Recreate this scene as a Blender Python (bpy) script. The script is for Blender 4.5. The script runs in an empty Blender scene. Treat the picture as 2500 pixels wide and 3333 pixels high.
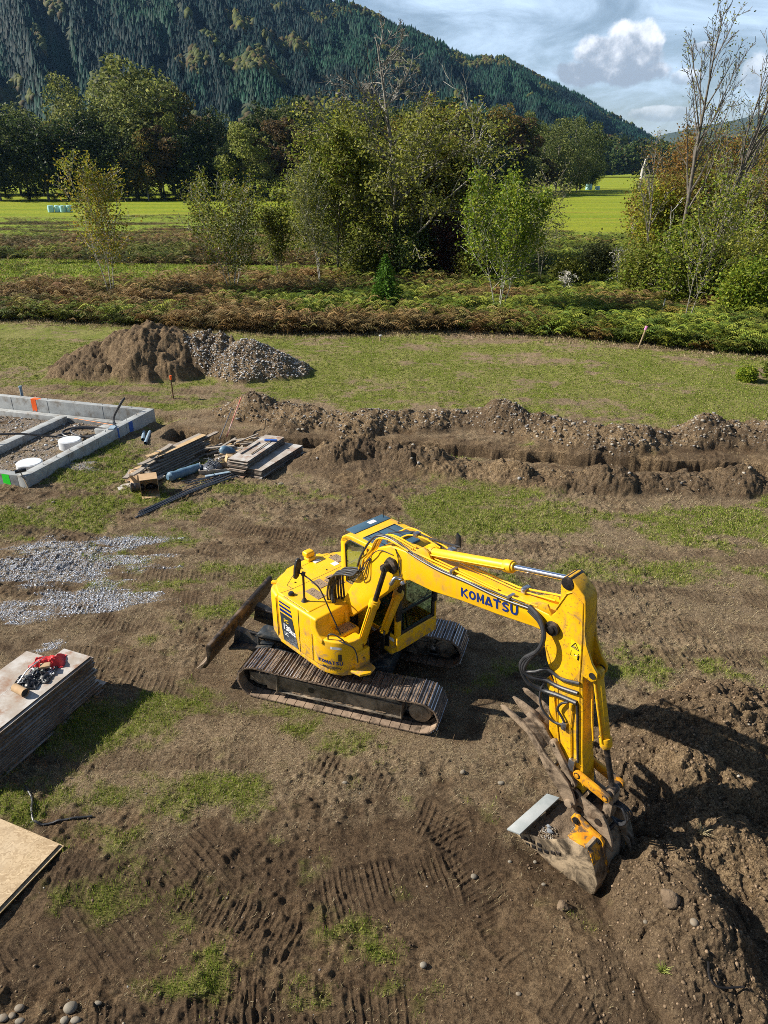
import bpy, bmesh, math, random
import numpy as np
from math import radians as R, sin, cos, pi
from mathutils import Vector, Matrix

sc = bpy.context.scene
C = sc.collection
# ---------------------------------------------------------------- camera, sky, sun, exposure
CAM_H = 8.6
cd = bpy.data.cameras.new('camera'); cam = bpy.data.objects.new('camera', cd); C.objects.link(cam)
cam.location = (0, 0, CAM_H)
cam.rotation_euler = (R(90 - 25.86), 0, 0)
cd.sensor_fit = 'VERTICAL'; cd.sensor_height = 24.0; cd.lens = 24.0 * 2314.0 / 3333.0
cd.clip_start = 0.1; cd.clip_end = 20000
sc.camera = cam

SUN_EL, SUN_AZ = 36.0, -86.0        # azimuth of the sun, degrees clockwise from +Y
sunv = Vector((cos(R(SUN_EL)) * sin(R(SUN_AZ)), cos(R(SUN_EL)) * cos(R(SUN_AZ)), sin(R(SUN_EL))))
sd = bpy.data.lights.new('sun', 'SUN'); sd.energy = 5.0; sd.angle = R(0.53); sd.color = (1.0, 0.93, 0.82)
so = bpy.data.objects.new('sun', sd); C.objects.link(so)
so.rotation_euler = sunv.to_track_quat('Z', 'Y').to_euler()

w = bpy.data.worlds.new('World'); sc.world = w; w.use_nodes = True
def build_world():
    nt = w.node_tree; N = nt.nodes; L = nt.links
    bg = N['Background']
    sky = N.new('ShaderNodeTexSky'); sky.sky_type = 'NISHITA'; sky.sun_disc = False
    sky.sun_elevation = R(SUN_EL); sky.sun_rotation = R(SUN_AZ)
    sky.altitude = 50; sky.air_density = 1.0; sky.dust_density = 0.6; sky.ozone_density = 1.6
    tc = N.new('ShaderNodeTexCoord')
    sep = N.new('ShaderNodeSeparateXYZ'); L.new(tc.outputs['Generated'], sep.inputs[0])
    def math_(op, a, b=None, c=None):
        n = N.new('ShaderNodeMath'); n.operation = op
        for i, v in enumerate((a, b, c)):
            if v is None: continue
            if isinstance(v, (int, float)): n.inputs[i].default_value = v
            else: L.new(v, n.inputs[i])
        return n.outputs[0]
    def noise(vec, scale, detail, rough=0.55, dist=0.0):
        n = N.new('ShaderNodeTexNoise'); n.inputs['Scale'].default_value = scale
        n.inputs['Detail'].default_value = detail; n.inputs['Roughness'].default_value = rough
        n.inputs['Distortion'].default_value = dist
        L.new(vec, n.inputs['Vector']); return n.outputs['Fac']
    def mapr(v, a, b, c=0.0, d=1.0):
        n = N.new('ShaderNodeMapRange'); n.interpolation_type = 'SMOOTHSTEP'
        L.new(v, n.inputs[0])
        for i, x in enumerate((a, b, c, d)): n.inputs[i + 1].default_value = x
        return n.outputs[0]
    # azimuth / elevation style coordinates of the view direction of the sky
    ax = math_('DIVIDE', sep.outputs[0], math_('MAXIMUM', sep.outputs[1], 0.05))
    az = math_('DIVIDE', sep.outputs[2], math_('MAXIMUM', sep.outputs[1], 0.05))
    comb = N.new('ShaderNodeCombineXYZ'); L.new(ax, comb.inputs[0]); L.new(az, comb.inputs[1])
    # thin high cloud: stretched noise
    mp = N.new('ShaderNodeMapping'); mp.inputs['Scale'].default_value = (3.0, 9.0, 1); mp.inputs['Rotation'].default_value = (0, 0, R(-14))
    L.new(comb.outputs[0], mp.inputs[0])
    cir = mapr(noise(mp.outputs[0], 2.1, 8, 0.6, 0.6), 0.34, 0.76, 0.16, 0.92)
    front = math_('MULTIPLY', mapr(sep.outputs[1], 0.05, 0.45), mapr(sep.outputs[2], 0.75, 0.30))
    cir = math_('MULTIPLY', cir, front)
    mix1 = N.new('ShaderNodeMix'); mix1.data_type = 'RGBA'
    L.new(cir, mix1.inputs[0]); L.new(sky.outputs[0], mix1.inputs[6])
    mix1.inputs[7].default_value = (11.0, 13.8, 17.2, 1)
    cur = mix1.outputs[2]
    wob = N.new('ShaderNodeTexNoise'); wob.inputs['Scale'].default_value = 30; wob.inputs['Detail'].default_value = 9; wob.inputs['Roughness'].default_value = 0.6
    L.new(comb.outputs[0], wob.inputs['Vector'])
    sh = noise(comb.outputs[0], 42, 6, 0.6)
    # cumulus puffs: (centre x, centre z, radius x, radius z, density)
    puffs = [[(0.256, 0.120, 0.036, 0.022, 1.0), (0.296, 0.134, 0.038, 0.025, 1.0), (0.278, 0.120, 0.056, 0.024, 1.0), (0.246, 0.103, 0.044, 0.016, 1.0), (0.290, 0.103, 0.056, 0.017, 1.0)],
             [(0.367, 0.098, 0.022, 0.010, 0.6)], [(0.382, 0.128, 0.022, 0.006, 0.6)], [(0.345, 0.060, 0.045, 0.009, 0.45)],
             [(0.46, 0.10, 0.035, 0.025, 0.6)]]
    for grp in puffs:
        best = None; zmin = min(p[1] - p[3] for p in grp); zmax = max(p[1] + p[3] for p in grp)
        for cx, cz, rx, rz, dn in grp:
            dx = math_('DIVIDE', math_('SUBTRACT', ax, cx), rx); dz = math_('DIVIDE', math_('SUBTRACT', az, cz), rz)
            f = math_('MULTIPLY', math_('SUBTRACT', 1.0, math_('ADD', math_('POWER', math_('ABSOLUTE', dx), 2.0), math_('POWER', math_('ABSOLUTE', dz), 2.0))), 1.0)
            best = f if best is None else math_('MAXIMUM', best, f)
        fac = math_('ADD', best, math_('MULTIPLY', math_('SUBTRACT', wob.outputs['Fac'], 0.5), 2.3))
        m = mapr(fac, -0.10, 0.45, 0.0, grp[0][4] * 0.97)
        # lit top, grey base: a cloud in the sky is its own shape, brighter on its upper edge
        up = math_('ADD', math_('MULTIPLY', math_('DIVIDE', math_('SUBTRACT', az, zmin), zmax - zmin), 0.9), math_('MULTIPLY', math_('SUBTRACT', sh, 0.5), 1.5))
        t = mapr(up, 0.18, 0.95)
        cc = N.new('ShaderNodeMix'); cc.data_type = 'RGBA'; L.new(t, cc.inputs[0])
        cc.inputs[6].default_value = (5.2, 6.1, 7.3, 1); cc.inputs[7].default_value = (15.5, 15.9, 16.8, 1)
        mm = N.new('ShaderNodeMix'); mm.data_type = 'RGBA'; L.new(m, mm.inputs[0]); L.new(cur, mm.inputs[6]); L.new(cc.outputs[2], mm.inputs[7])
        cur = mm.outputs[2]
    L.new(cur, bg.inputs['Color'])
    bg.inputs['Strength'].default_value = 0.05
build_world()
sc.view_settings.view_transform = 'Standard'; sc.view_settings.look = 'None'
sc.view_settings.exposure = 0.74; sc.view_settings.gamma = 1.0
sc.cycles.use_denoising = False; sc.cycles.pixel_filter_type = 'BLACKMAN_HARRIS'; sc.cycles.filter_width = 0.9
sc.cycles.max_bounces = 8; sc.cycles.transparent_max_bounces = 16
sc.cycles.diffuse_bounces = 3

# ---------------------------------------------------------------- helpers
def srgb(r, g, b):
    f = lambda c: (c / 255 / 12.92) if c <= 10 else ((c / 255 + 0.055) / 1.055) ** 2.4
    return (f(r), f(g), f(b))

class NT:
    """tiny node-graph helper"""
    def __init__(s, mat):
        s.m = mat; mat.use_nodes = True; s.t = mat.node_tree; s.N = s.t.nodes; s.L = s.t.links
        s.bsdf = s.N['Principled BSDF']; s.tc = s.N.new('ShaderNodeTexCoord')
    def put(s, sock, v):
        if isinstance(v, (int, float)): sock.default_value = v
        elif isinstance(v, tuple): sock.default_value = v if len(v) == 4 or sock.type == 'VECTOR' else (*v, 1)
        else: s.L.new(v, sock)
    def math(s, op, a, b=0.0, c=0.0, clamp=False):
        n = s.N.new('ShaderNodeMath'); n.operation = op; n.use_clamp = clamp
        for i, v in enumerate((a, b, c)): s.put(n.inputs[i], v)
        return n.outputs[0]
    def noise(s, scale, detail=4, rough=0.55, vec=None, dist=0.0, stretch=None):
        v = vec or s.tc.outputs['Object']
        if stretch:
            mp = s.N.new('ShaderNodeMapping'); mp.inputs['Scale'].default_value = stretch; s.L.new(v, mp.inputs[0]); v = mp.outputs[0]
        n = s.N.new('ShaderNodeTexNoise'); n.inputs['Scale'].default_value = scale; n.inputs['Detail'].default_value = detail
        n.inputs['Roughness'].default_value = rough; n.inputs['Distortion'].default_value = dist
        s.L.new(v, n.inputs['Vector']); return n.outputs['Fac']
    def voro(s, scale, feature='F1', out='Distance', vec=None):
        n = s.N.new('ShaderNodeTexVoronoi'); n.feature = feature; n.inputs['Scale'].default_value = scale
        s.L.new(vec or s.tc.outputs['Object'], n.inputs['Vector']); return n.outputs[out]
    def ramp(s, v, a, b, c=0.0, d=1.0, smooth=True):
        n = s.N.new('ShaderNodeMapRange'); n.interpolation_type = 'SMOOTHSTEP' if smooth else 'LINEAR'
        s.L.new(v, n.inputs[0])
        for i, x in enumerate((a, b, c, d)): n.inputs[i + 1].default_value = x
        return n.outputs[0]
    def mix(s, fac, a, b, blend='MIX'):
        n = s.N.new('ShaderNodeMix'); n.data_type = 'RGBA'; n.blend_type = blend
        s.put(n.inputs[0], fac); s.put(n.inputs[6], a); s.put(n.inputs[7], b); return n.outputs[2]
    def attr(s, name, out='Fac'):
        n = s.N.new('ShaderNodeAttribute'); n.attribute_name = name; return n.outputs[out]
    def bump(s, h, strength=0.3, dist=0.02, prev=None):
        n = s.N.new('ShaderNodeBump'); n.inputs['Strength'].default_value = strength; n.inputs['Distance'].default_value = dist
        s.L.new(h, n.inputs['Height'])
        if prev is not None: s.L.new(prev, n.inputs['Normal'])
        return n.outputs[0]
    def col(s, v): s.put(s.bsdf.inputs['Base Color'], v)
    def rough(s, v): s.put(s.bsdf.inputs['Roughness'], v)
    def normal(s, v): s.L.new(v, s.bsdf.inputs['Normal'])
    def set(s, **k):
        for a, v in k.items(): s.put(s.bsdf.inputs[a.replace('_', ' ')], v)

MATS = {}
def mat(name, c1, c2=None, rough=0.6, metal=0.0, scale=6.0, lo=0.35, hi=0.7, bump=0.15, bscale=40.0, bdist=0.01,
        dirt=None, dirt_lo=0.5, dirt_hi=0.7, dirt_scale=3.0, stretch=None, spec=0.5, splash=None):
    m = bpy.data.materials.new(name); n = NT(m)
    c = n.mix(n.ramp(n.noise(scale, 6, 0.6, stretch=stretch), lo, hi), c1, c2 or c1)
    r = rough
    if dirt:
        f = n.ramp(n.noise(dirt_scale, 9, 0.68), dirt_lo, dirt_hi)
        c = n.mix(f, c, dirt); r = n.math('ADD', rough, n.math('MULTIPLY', f, 0.85 - rough))
    if splash:      # dried mud thrown up the lower panels, thinning with height
        sp = n.N.new('ShaderNodeSeparateXYZ'); n.L.new(n.tc.outputs['Object'], sp.inputs[0])
        k = n.math('ADD', n.noise(7, 9, .78, dist=.8), n.ramp(sp.outputs[2], 2.0, .8, -.06, .13)); k = n.math('MULTIPLY', n.ramp(k, .60, .68), .75); c = n.mix(k, c, splash); r = n.math('MAXIMUM', r, k)
        k2 = n.math('MULTIPLY', n.ramp(n.noise(1.3, 6, .6, stretch=(5, 5, .5)), .52, .72), .30); c = n.mix(k2, c, (.42, .26, .08))
    n.col(c); n.rough(r); n.set(Metallic=metal); n.bsdf.inputs['Specular IOR Level'].default_value = spec
    if bump: n.normal(n.bump(n.noise(bscale, 5, 0.6, stretch=stretch), bump, bdist))
    MATS[name] = m; return m

DIRT = (0.17, 0.115, 0.07)
yellow = mat('yellow_paint', (0.88, 0.50, 0.003), (0.84, 0.45, 0.003), 0.44, scale=2, bump=0.05, dirt=(0.40, 0.22, 0.07), dirt_lo=0.49, dirt_hi=0.78, dirt_scale=3.4, splash=(0.30, 0.20, 0.11))
def worn_yellow():
    m = bpy.data.materials.new('worn_yellow_paint'); n = NT(m)
    c = n.mix(n.ramp(n.noise(3, 5), .35, .7), (0.84, 0.47, 0.005), (0.70, 0.36, 0.006))
    f = n.ramp(n.noise(26, 8, 0.75), 0.54, 0.64); c = n.mix(n.math('MULTIPLY', f, .8), c, (0.16, 0.09, 0.03))
    f2 = n.ramp(n.noise(3.4, 10, 0.75, dist=1.4), 0.47, 0.68); c = n.mix(n.math('MULTIPLY', f2, .75), c, (0.20, 0.125, 0.055))
    n.col(c); n.rough(n.math('ADD', 0.42, n.math('MULTIPLY', f2, 0.4))); n.normal(n.bump(n.noise(60, 4), 0.1, 0.004)); return m
yellow_worn = worn_yellow()
def rusty_yellow():
    m = bpy.data.materials.new('scraped_yellow_paint'); n = NT(m)
    c = n.mix(n.ramp(n.noise(7, 6), .35, .7), (0.72, 0.33, 0.006), (0.50, 0.20, 0.008))
    f = n.ramp(n.noise(5.5, 9, 0.72, dist=0.8), 0.47, 0.56); c = n.mix(f, c, (0.13, 0.085, 0.05))
    n.col(c); n.rough(0.55); n.normal(n.bump(n.noise(40, 6), 0.25, 0.008)); return m
yellow_rust = rusty_yellow()
def muddy_steel(name, base, mud, lo, hi, scale=4.0):
    m = bpy.data.materials.new(name); n = NT(m)
    f = n.ramp(n.noise(scale, 10, 0.7, dist=0.6), lo, hi)
    b = n.mix(n.ramp(n.noise(14, 6), .3, .7), base, tuple(x * 0.55 for x in base))
    md = n.mix(n.noise(9, 6), mud, tuple(x * 1.5 for x in mud))
    n.col(n.mix(f, b, md)); n.rough(n.math('ADD', 0.45, n.math('MULTIPLY', f, 0.45))); n.set(Metallic=n.math('MULTIPLY', n.math('SUBTRACT', 1.0, f), 0.5))
    n.normal(n.bump(n.noise(30, 8, .65), 0.5, 0.012)); return m
track_steel = muddy_steel('muddy_track_steel', (0.10, 0.082, 0.075), (0.20, 0.142, 0.098), 0.36, 0.58, 6)
shoe_inner = muddy_steel('dusty_shoe_plate', (0.20, 0.15, 0.11), (0.25, 0.18, 0.125), 0.3, 0.6, 3)
frame_steel = muddy_steel('dusty_frame_steel', (0.17, 0.15, 0.125), (0.26, 0.205, 0.145), 0.42, 0.66, 3)
dark_steel = muddy_steel('dark_grimy_steel', (0.035, 0.033, 0.034), (0.10, 0.07, 0.048), 0.5, 0.7, 5)
blue_steel = muddy_steel('blue_grey_frame_paint', (0.06, 0.075, 0.09), (0.12, 0.10, 0.075), 0.5, 0.7, 3)
blade_steel = muddy_steel('blade_steel', (0.045, 0.034, 0.028), (0.13, 0.09, 0.058), 0.45, 0.70, 2.8)
thumb_steel = muddy_steel('dusty_brown_steel', (0.135, 0.10, 0.072), (0.22, 0.162, 0.108), 0.35, 0.6, 4)
bucket_steel = muddy_steel('bucket_steel', (0.095, 0.076, 0.056), (0.29, 0.22, 0.14), 0.34, 0.60, 3.6)
polished = mat('polished_edge', (0.42, 0.44, 0.50), (0.22, 0.2, 0.2), 0.32, 0.9, scale=9, lo=.45, hi=.7)
chrome = mat('chrome_rod', (0.75, 0.76, 0.85), None, 0.12, 1.0, bump=0)
rubber = mat('black_rubber', (0.022, 0.024, 0.028), (0.05, 0.05, 0.055), 0.42, scale=8, bump=0.05)
blackp = mat('black_plastic', (0.018, 0.018, 0.02), (0.03, 0.03, 0.03), 0.35, bump=0)
navy = mat('navy_decal', (0.004, 0.025, 0.17), None, 0.4, bump=0)
decal_dark = mat('charcoal_decal', (0.03, 0.04, 0.055), None, 0.4, bump=0)
white = mat('white_decal', (0.75, 0.76, 0.78), None, 0.5, bump=0)
lime = mat('decal_yellow', (0.75, 0.5, 0.01), None, 0.5, bump=0)
sticker_y = mat('sticker_yellow', (0.88, 0.62, 0.01), (0.8, 0.52, 0.01), 0.45, bump=0, dirt=(.3, .18, .04), dirt_lo=.55, dirt_hi=.8, dirt_scale=8)
hatchm = mat('blue_grey_roof_panel', (0.045, 0.105, 0.16), (0.07, 0.13, 0.18), 0.4, scale=5, bump=0.05)
hoodgrille = None
def grille_mat():
    m = bpy.data.materials.new('perforated_step_plate'); n = NT(m)
    mp = n.N.new('ShaderNodeMapping'); mp.inputs['Rotation'].default_value = (0, 0, R(46)); n.L.new(n.tc.outputs['Object'], mp.inputs[0])
    v = n.voro(34, vec=mp.outputs[0]); f = n.ramp(v, 0.25, 0.34)
    n.col(n.mix(f, (0.02, 0.016, 0.012), (0.30, 0.21, 0.13))); n.rough(.7); n.normal(n.bump(f, .5, .01)); return m
hoodgrille = grille_mat()
seatm = mat('seat_fabric', (0.03, 0.035, 0.04), None, 0.8)
def glass_mat():
    m = bpy.data.materials.new('tinted_cab_glass'); n = NT(m); N, L = n.N, n.L
    N.remove(n.bsdf); tr = N.new('ShaderNodeBsdfTransparent'); tr.inputs[0].default_value = (0.50, 0.66, 0.60, 1)
    gl = N.new('ShaderNodeBsdfGlossy'); gl.inputs['Roughness'].default_value = 0.03
    fr = N.new('ShaderNodeFresnel'); fr.inputs[0].default_value = 1.5; mx = N.new('ShaderNodeMixShader')
    L.new(fr.outputs[0], mx.inputs[0]); L.new(tr.outputs[0], mx.inputs[1]); L.new(gl.outputs[0], mx.inputs[2]); L.new(mx.outputs[0], N['Material Output'].inputs[0]); return m
glassm = glass_mat()
concrete = mat('concrete', (0.40, 0.42, 0.42), (0.30, 0.315, 0.32), 0.85, scale=3, bump=0.25, bscale=30, bdist=.006, dirt=(0.20, 0.18, 0.155), dirt_lo=.46, dirt_hi=.70, dirt_scale=2.6)
soil = mat('loose_soil', (0.19, 0.135, 0.085), (0.11, 0.075, 0.045), 0.95, scale=7, bump=1.0, bscale=45, bdist=.02)

# ---------------------------------------------------------------- mesh builder
ROOTLOC = {}
def tag(o, label=None, cat=None, group=None, kind=None):
    if label: o['label'] = label
    if cat: o['category'] = cat
    if group: o['group'] = group
    if kind: o['kind'] = kind
    return o
def thing(name, label, cat, loc=(0, 0, 0), group=None):
    o = bpy.data.objects.new(name, None); C.objects.link(o); o.location = loc; o.empty_display_size = .2
    ROOTLOC[o] = Vector(loc); return tag(o, label, cat, group)

def frame(origin, deg):
    c, s = cos(R(deg)), sin(R(deg)); ox, oy, oz = origin
    return lambda p: (ox + p[0] * c - p[1] * s, oy + p[0] * s + p[1] * c, oz + p[2])
WORLD = lambda p: tuple(p)

class MB:
    def __init__(s, T=WORLD): s.v = []; s.f = []; s.mi = []; s.T = T; s.cur = 0
    def vv(s, pts): i = len(s.v); s.v += [s.T(p) for p in pts]; return i
    def face(s, *idx): s.f.append(idx); s.mi.append(s.cur)
    def hexa(s, p):     # 8 corners: bottom 4 then top 4 (same order)
        i = s.vv(p)
        for q in ((0, 3, 2, 1), (4, 5, 6, 7), (0, 1, 5, 4), (1, 2, 6, 5), (2, 3, 7, 6), (3, 0, 4, 7)): s.face(*[i + k for k in q])
        return s
    def box(s, c, d, rot=0.0, tilt=None):
        cx, cy, cz = c; hx, hy, hz = d[0] / 2, d[1] / 2, d[2] / 2
        P = []
        M = Matrix.Rotation(rot, 3, 'Z')
        if tilt is not None: M = M @ tilt
        for z in (-hz, hz):
            for x, y in ((-hx, -hy), (hx, -hy), (hx, hy), (-hx, hy)):
                q = M @ Vector((x, y, z)); P.append((cx + q.x, cy + q.y, cz + q.z))
        return s.hexa(P)
    def span(s, x0, x1, y0, y1, z0, z1): return s.box(((x0 + x1) / 2, (y0 + y1) / 2, (z0 + z1) / 2), (x1 - x0, y1 - y0, z1 - z0))
    def prism(s, pts, a, b, plane='xz'):
        """extrude a 2-D outline; plane 'xz' extrudes along y from a to b, 'xy' along z, 'yz' along x"""
        def P(u, w, t): return {'xz': (u, t, w), 'xy': (u, w, t), 'yz': (t, u, w)}[plane]
        n = len(pts); i = s.vv([P(u, w_, a) for u, w_ in pts] + [P(u, w_, b) for u, w_ in pts])
        s.face(*[i + k for k in range(n)][::-1]); s.face(*[i + n + k for k in range(n)])
        for k in range(n):
            k2 = (k + 1) % n; s.face(i + k, i + k2, i + n + k2, i + n + k)
        return s
    def ngon(s, pts): i = s.vv(pts); s.face(*range(i, i + len(pts))); return s
    def tube(s, path, r, n=8, cap=True):
        path = [Vector(p) for p in path]; m = len(path); rs = r if isinstance(r, (list, tuple)) else [r] * m
        prevN = None; base = len(s.v)
        for k, p in enumerate(path):
            t = (path[min(k + 1, m - 1)] - path[max(k - 1, 0)]).normalized()
            if prevN is None:
                a = Vector((0, 0, 1)) if abs(t.z) < .9 else Vector((1, 0, 0)); nn = t.cross(a).normalized()
            else:
                nn = (prevN - t * prevN.dot(t)); nn = nn.normalized() if nn.length > 1e-6 else t.orthogonal().normalized()
            prevN = nn; bb = t.cross(nn)
            s.vv([tuple(p + (nn * cos(2 * pi * j / n) + bb * sin(2 * pi * j / n)) * rs[k]) for j in range(n)])
        for k in range(m - 1):
            for j in range(n):
                j2 = (j + 1) % n; s.face(base + k * n + j, base + k * n + j2, base + (k + 1) * n + j2, base + (k + 1) * n + j)
        if cap:
            s.face(*[base + j for j in range(n)][::-1]); s.face(*[base + (m - 1) * n + j for j in range(n)])
        return s
    def cyl(s, p0, p1, r, n=16, r1=None): return s.tube([p0, p1], [r, r if r1 is None else r1], n)
    def blobby(s, c, r, seed=0, sub=2, squash=(1, 1, 1), amp=.25):
        bm = bmesh.new(); bmesh.ops.create_icosphere(bm, subdivisions=sub, radius=1.0); rr = random.Random(seed)
        dirs = [(Vector((rr.gauss(0, 1), rr.gauss(0, 1), rr.gauss(0, 1))).normalized(), rr.uniform(-amp, amp)) for _ in range(7)]
        i = len(s.v)
        s.vv([tuple(Vector(c) + Vector([v.co[k] * r * squash[k] for k in range(3)]) * (1 + sum(a * max(0, d.dot(v.co)) ** 2 for d, a in dirs))) for v in bm.verts])
        for f in bm.faces: s.face(*[i + v.index for v in f.verts])
        bm.free(); return s
    def build(s, name, mats, parent=None, bevel=0.0, seg=2, smooth=35, recalc=True):
        me = bpy.data.meshes.new(name); off = Vector((0, 0, 0))
        if parent is not None: off = ROOTLOC[parent]
        me.from_pydata([tuple(Vector(p) - off) for p in s.v], [], s.f)
        if not isinstance(mats, (list, tuple)): mats = [mats]
        for m in mats: me.materials.append(m)
        me.polygons.foreach_set('material_index', s.mi)
        bm = bmesh.new(); bm.from_mesh(me)
        if recalc: bmesh.ops.recalc_face_normals(bm, faces=bm.faces)
        if bevel > 0:
            es = [e for e in bm.edges if len(e.link_faces) == 2 and e.calc_face_angle(0) > R(28)]
            bmesh.ops.bevel(bm, geom=es, offset=bevel, segments=seg, affect='EDGES', profile=0.5, clamp_overlap=True)
        if smooth:
            for f in bm.faces: f.smooth = True
            for e in bm.edges:
                if len(e.link_faces) != 2 or e.calc_face_angle(0) > R(smooth): e.smooth = False
        bm.to_mesh(me); bm.free()
        o = bpy.data.objects.new(name, me); C.objects.link(o)
        if parent is not None: o.parent = parent; ROOTLOC[o] = off
        return o

def build_each(mb, name, mats, parent=None, **kw):
    """every connected piece becomes an object of its own"""
    par = list(range(len(mb.v)))
    def find(a):
        while par[a] != a: par[a] = par[par[a]]; a = par[a]
        return a
    for f in mb.f:
        for b in f[1:]: par[find(f[0])] = find(b)
    groups = {}
    for f, mi in zip(mb.f, mb.mi): groups.setdefault(find(f[0]), []).append((f, mi))
    out = []
    for g in groups.values():
        idx = sorted({i for f, _ in g for i in f}); mp = {a: k for k, a in enumerate(idx)}; n = MB(); n.v = [mb.v[i] for i in idx]; n.f = [tuple(mp[i] for i in f) for f, _ in g]; n.mi = [m for _, m in g]
        out.append(n.build(name, mats, parent, **kw))
    return out

def mesh_np(name, verts, faces, mat_, parent=None, attrs=None, smooth=False, k=None):
    """fast mesh from numpy arrays; faces (n,k) of equal size"""
    me = bpy.data.meshes.new(name); n = len(faces); k = faces.shape[1]
    me.vertices.add(len(verts)); me.vertices.foreach_set('co', np.ascontiguousarray(verts, dtype=np.float32).ravel())
    me.loops.add(n * k); me.loops.foreach_set('vertex_index', np.ascontiguousarray(faces, dtype=np.int32).ravel())
    me.polygons.add(n); me.polygons.foreach_set('loop_start', np.arange(0, n * k, k, dtype=np.int32))
    me.polygons.foreach_set('loop_total', np.full(n, k, dtype=np.int32))
    if smooth: me.polygons.foreach_set('use_smooth', np.ones(n, dtype=bool))
    me.update(calc_edges=True)
    for nm, arr in (attrs or {}).items():
        if arr.ndim == 1:
            a = me.attributes.new(nm, 'FLOAT', 'POINT'); a.data.foreach_set('value', arr.astype(np.float32))
        else:
            a = me.attributes.new(nm, 'FLOAT_COLOR', 'POINT')
            c = np.ones((len(arr), 4), np.float32); c[:, :3] = arr; a.data.foreach_set('color', c.ravel())
    me.materials.append(mat_)
    o = bpy.data.objects.new(name, me); C.objects.link(o)
    if parent is not None: o.parent = parent; ROOTLOC[o] = ROOTLOC[parent]
    return o

def text_obj(name, txt, height, T, org, ux, uy, m, parent, bold=0.0, width=None, shear=0.0):
    """lettering as a thin mesh laid on a face: org = lower-left corner, ux/uy = directions in the T frame"""
    cu = bpy.data.curves.new('t', 'FONT'); cu.body = txt; cu.size = 1.0; cu.offset = bold; cu.extrude = 0.0; cu.shear = shear
    to = bpy.data.objects.new('t', cu); C.objects.link(to)
    dg = bpy.context.evaluated_depsgraph_get(); me = bpy.data.meshes.new_from_object(to.evaluated_get(dg))
    bpy.data.objects.remove(to)
    co = np.array([v.co[:2] for v in me.vertices]); lo = co.min(0); hi = co.max(0)
    sy = height / (hi[1] - lo[1]); sx = sy if width is None else width / (hi[0] - lo[0])
    ux = Vector(ux).normalized(); uy = Vector(uy).normalized(); off = ROOTLOC[parent]
    for v in me.vertices:
        p = Vector(org) + ux * (v.co.x - lo[0]) * sx + uy * (v.co.y - lo[1]) * sy
        v.co = Vector(T(tuple(p))) - off
    me.materials.clear(); me.materials.append(m)
    o = bpy.data.objects.new(name, me); C.objects.link(o); o.parent = parent; ROOTLOC[o] = off
    return o

LETTERS = {'K': [[(.13, 0), (.13, 1)], [(.92, .98), (.30, .50), (.95, .02)]], 'O': [[(.5 + .37 * cos(2 * pi * k / 20), .5 + .38 * sin(2 * pi * k / 20)) for k in range(21)]],
    'M': [[(.12, 0), (.12, 1)], [(.12, .90), (.5, .26), (.88, .90)], [(.88, 0), (.88, 1)]], 'A': [[(.06, .0), (.5, .95)], [(.5, .95), (.94, .0)], [(.34, .16), (.66, .16)]], 'T': [[(.5, 0), (.5, .80)], [(.02, .88), (.98, .88)], [(.55, 1.08), (.72, 1.08)]],
    'S': [[(.88, .80), (.68, .89), (.34, .88), (.16, .74), (.30, .58), (.68, .44), (.84, .28), (.68, .12), (.34, .11), (.12, .20)]], 'U': [[(.13, 1), (.13, .38), (.26, .14), (.5, .10), (.74, .14), (.87, .38), (.87, 1)]]}
def block_text(name, txt, height, T, org, ux, uy, m, parent, width, nrm=(0, -1, 0), weight=.22):
    """heavy block lettering from flat strokes, each stroke a hair above the last"""
    mb = MB(T); ux = Vector(ux).normalized(); uy = Vector(uy).normalized(); nn = Vector(nrm); o = Vector(org); n = len(txt); adv = width / (n * 1.16 - .16); k = 0; hw = weight / 2
    for i, ch in enumerate(txt):
        for st in LETTERS[ch]:
            k += 1; pts = [Vector(p) for p in st]; Lf, Rt = [], []; closed = (pts[0] - pts[-1]).length < 1e-4
            for j, p in enumerate(pts):
                a = pts[j - 1] if j else (pts[-2] if closed else p); b = pts[j + 1] if j < len(pts) - 1 else (pts[1] if closed else p); t = Vector(((b - a).x * adv, (b - a).y * height)).normalized(); q = Vector((-t.y, t.x)); wx = hw * height; Lf.append((p.x * adv + q.x * wx, p.y * height + q.y * wx)); Rt.append((p.x * adv - q.x * wx, p.y * height - q.y * wx))
            for j in range(len(pts) - 1): mb.ngon([tuple(o + ux * (x + i * adv * 1.16) + uy * y + nn * (.0004 * k)) for x, y in (Lf[j], Lf[j + 1], Rt[j + 1], Rt[j])])
    return mb.build(name, m, parent, smooth=0, recalc=False)

def spline(pts, n=8):
    """Catmull-Rom through the points"""
    P = [Vector(p) for p in pts]; P = [P[0] * 2 - P[1]] + P + [P[-1] * 2 - P[-2]]; out = []
    for i in range(1, len(P) - 2):
        for k in range(n):
            t = k / n
            out.append(0.5 * ((2 * P[i]) + (-P[i - 1] + P[i + 1]) * t + (2 * P[i - 1] - 5 * P[i] + 4 * P[i + 1] - P[i + 2]) * t * t + (-P[i - 1] + 3 * P[i] - 3 * P[i + 1] + P[i + 2]) * t ** 3))
    out.append(P[-2]); return [tuple(p) for p in out]

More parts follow.
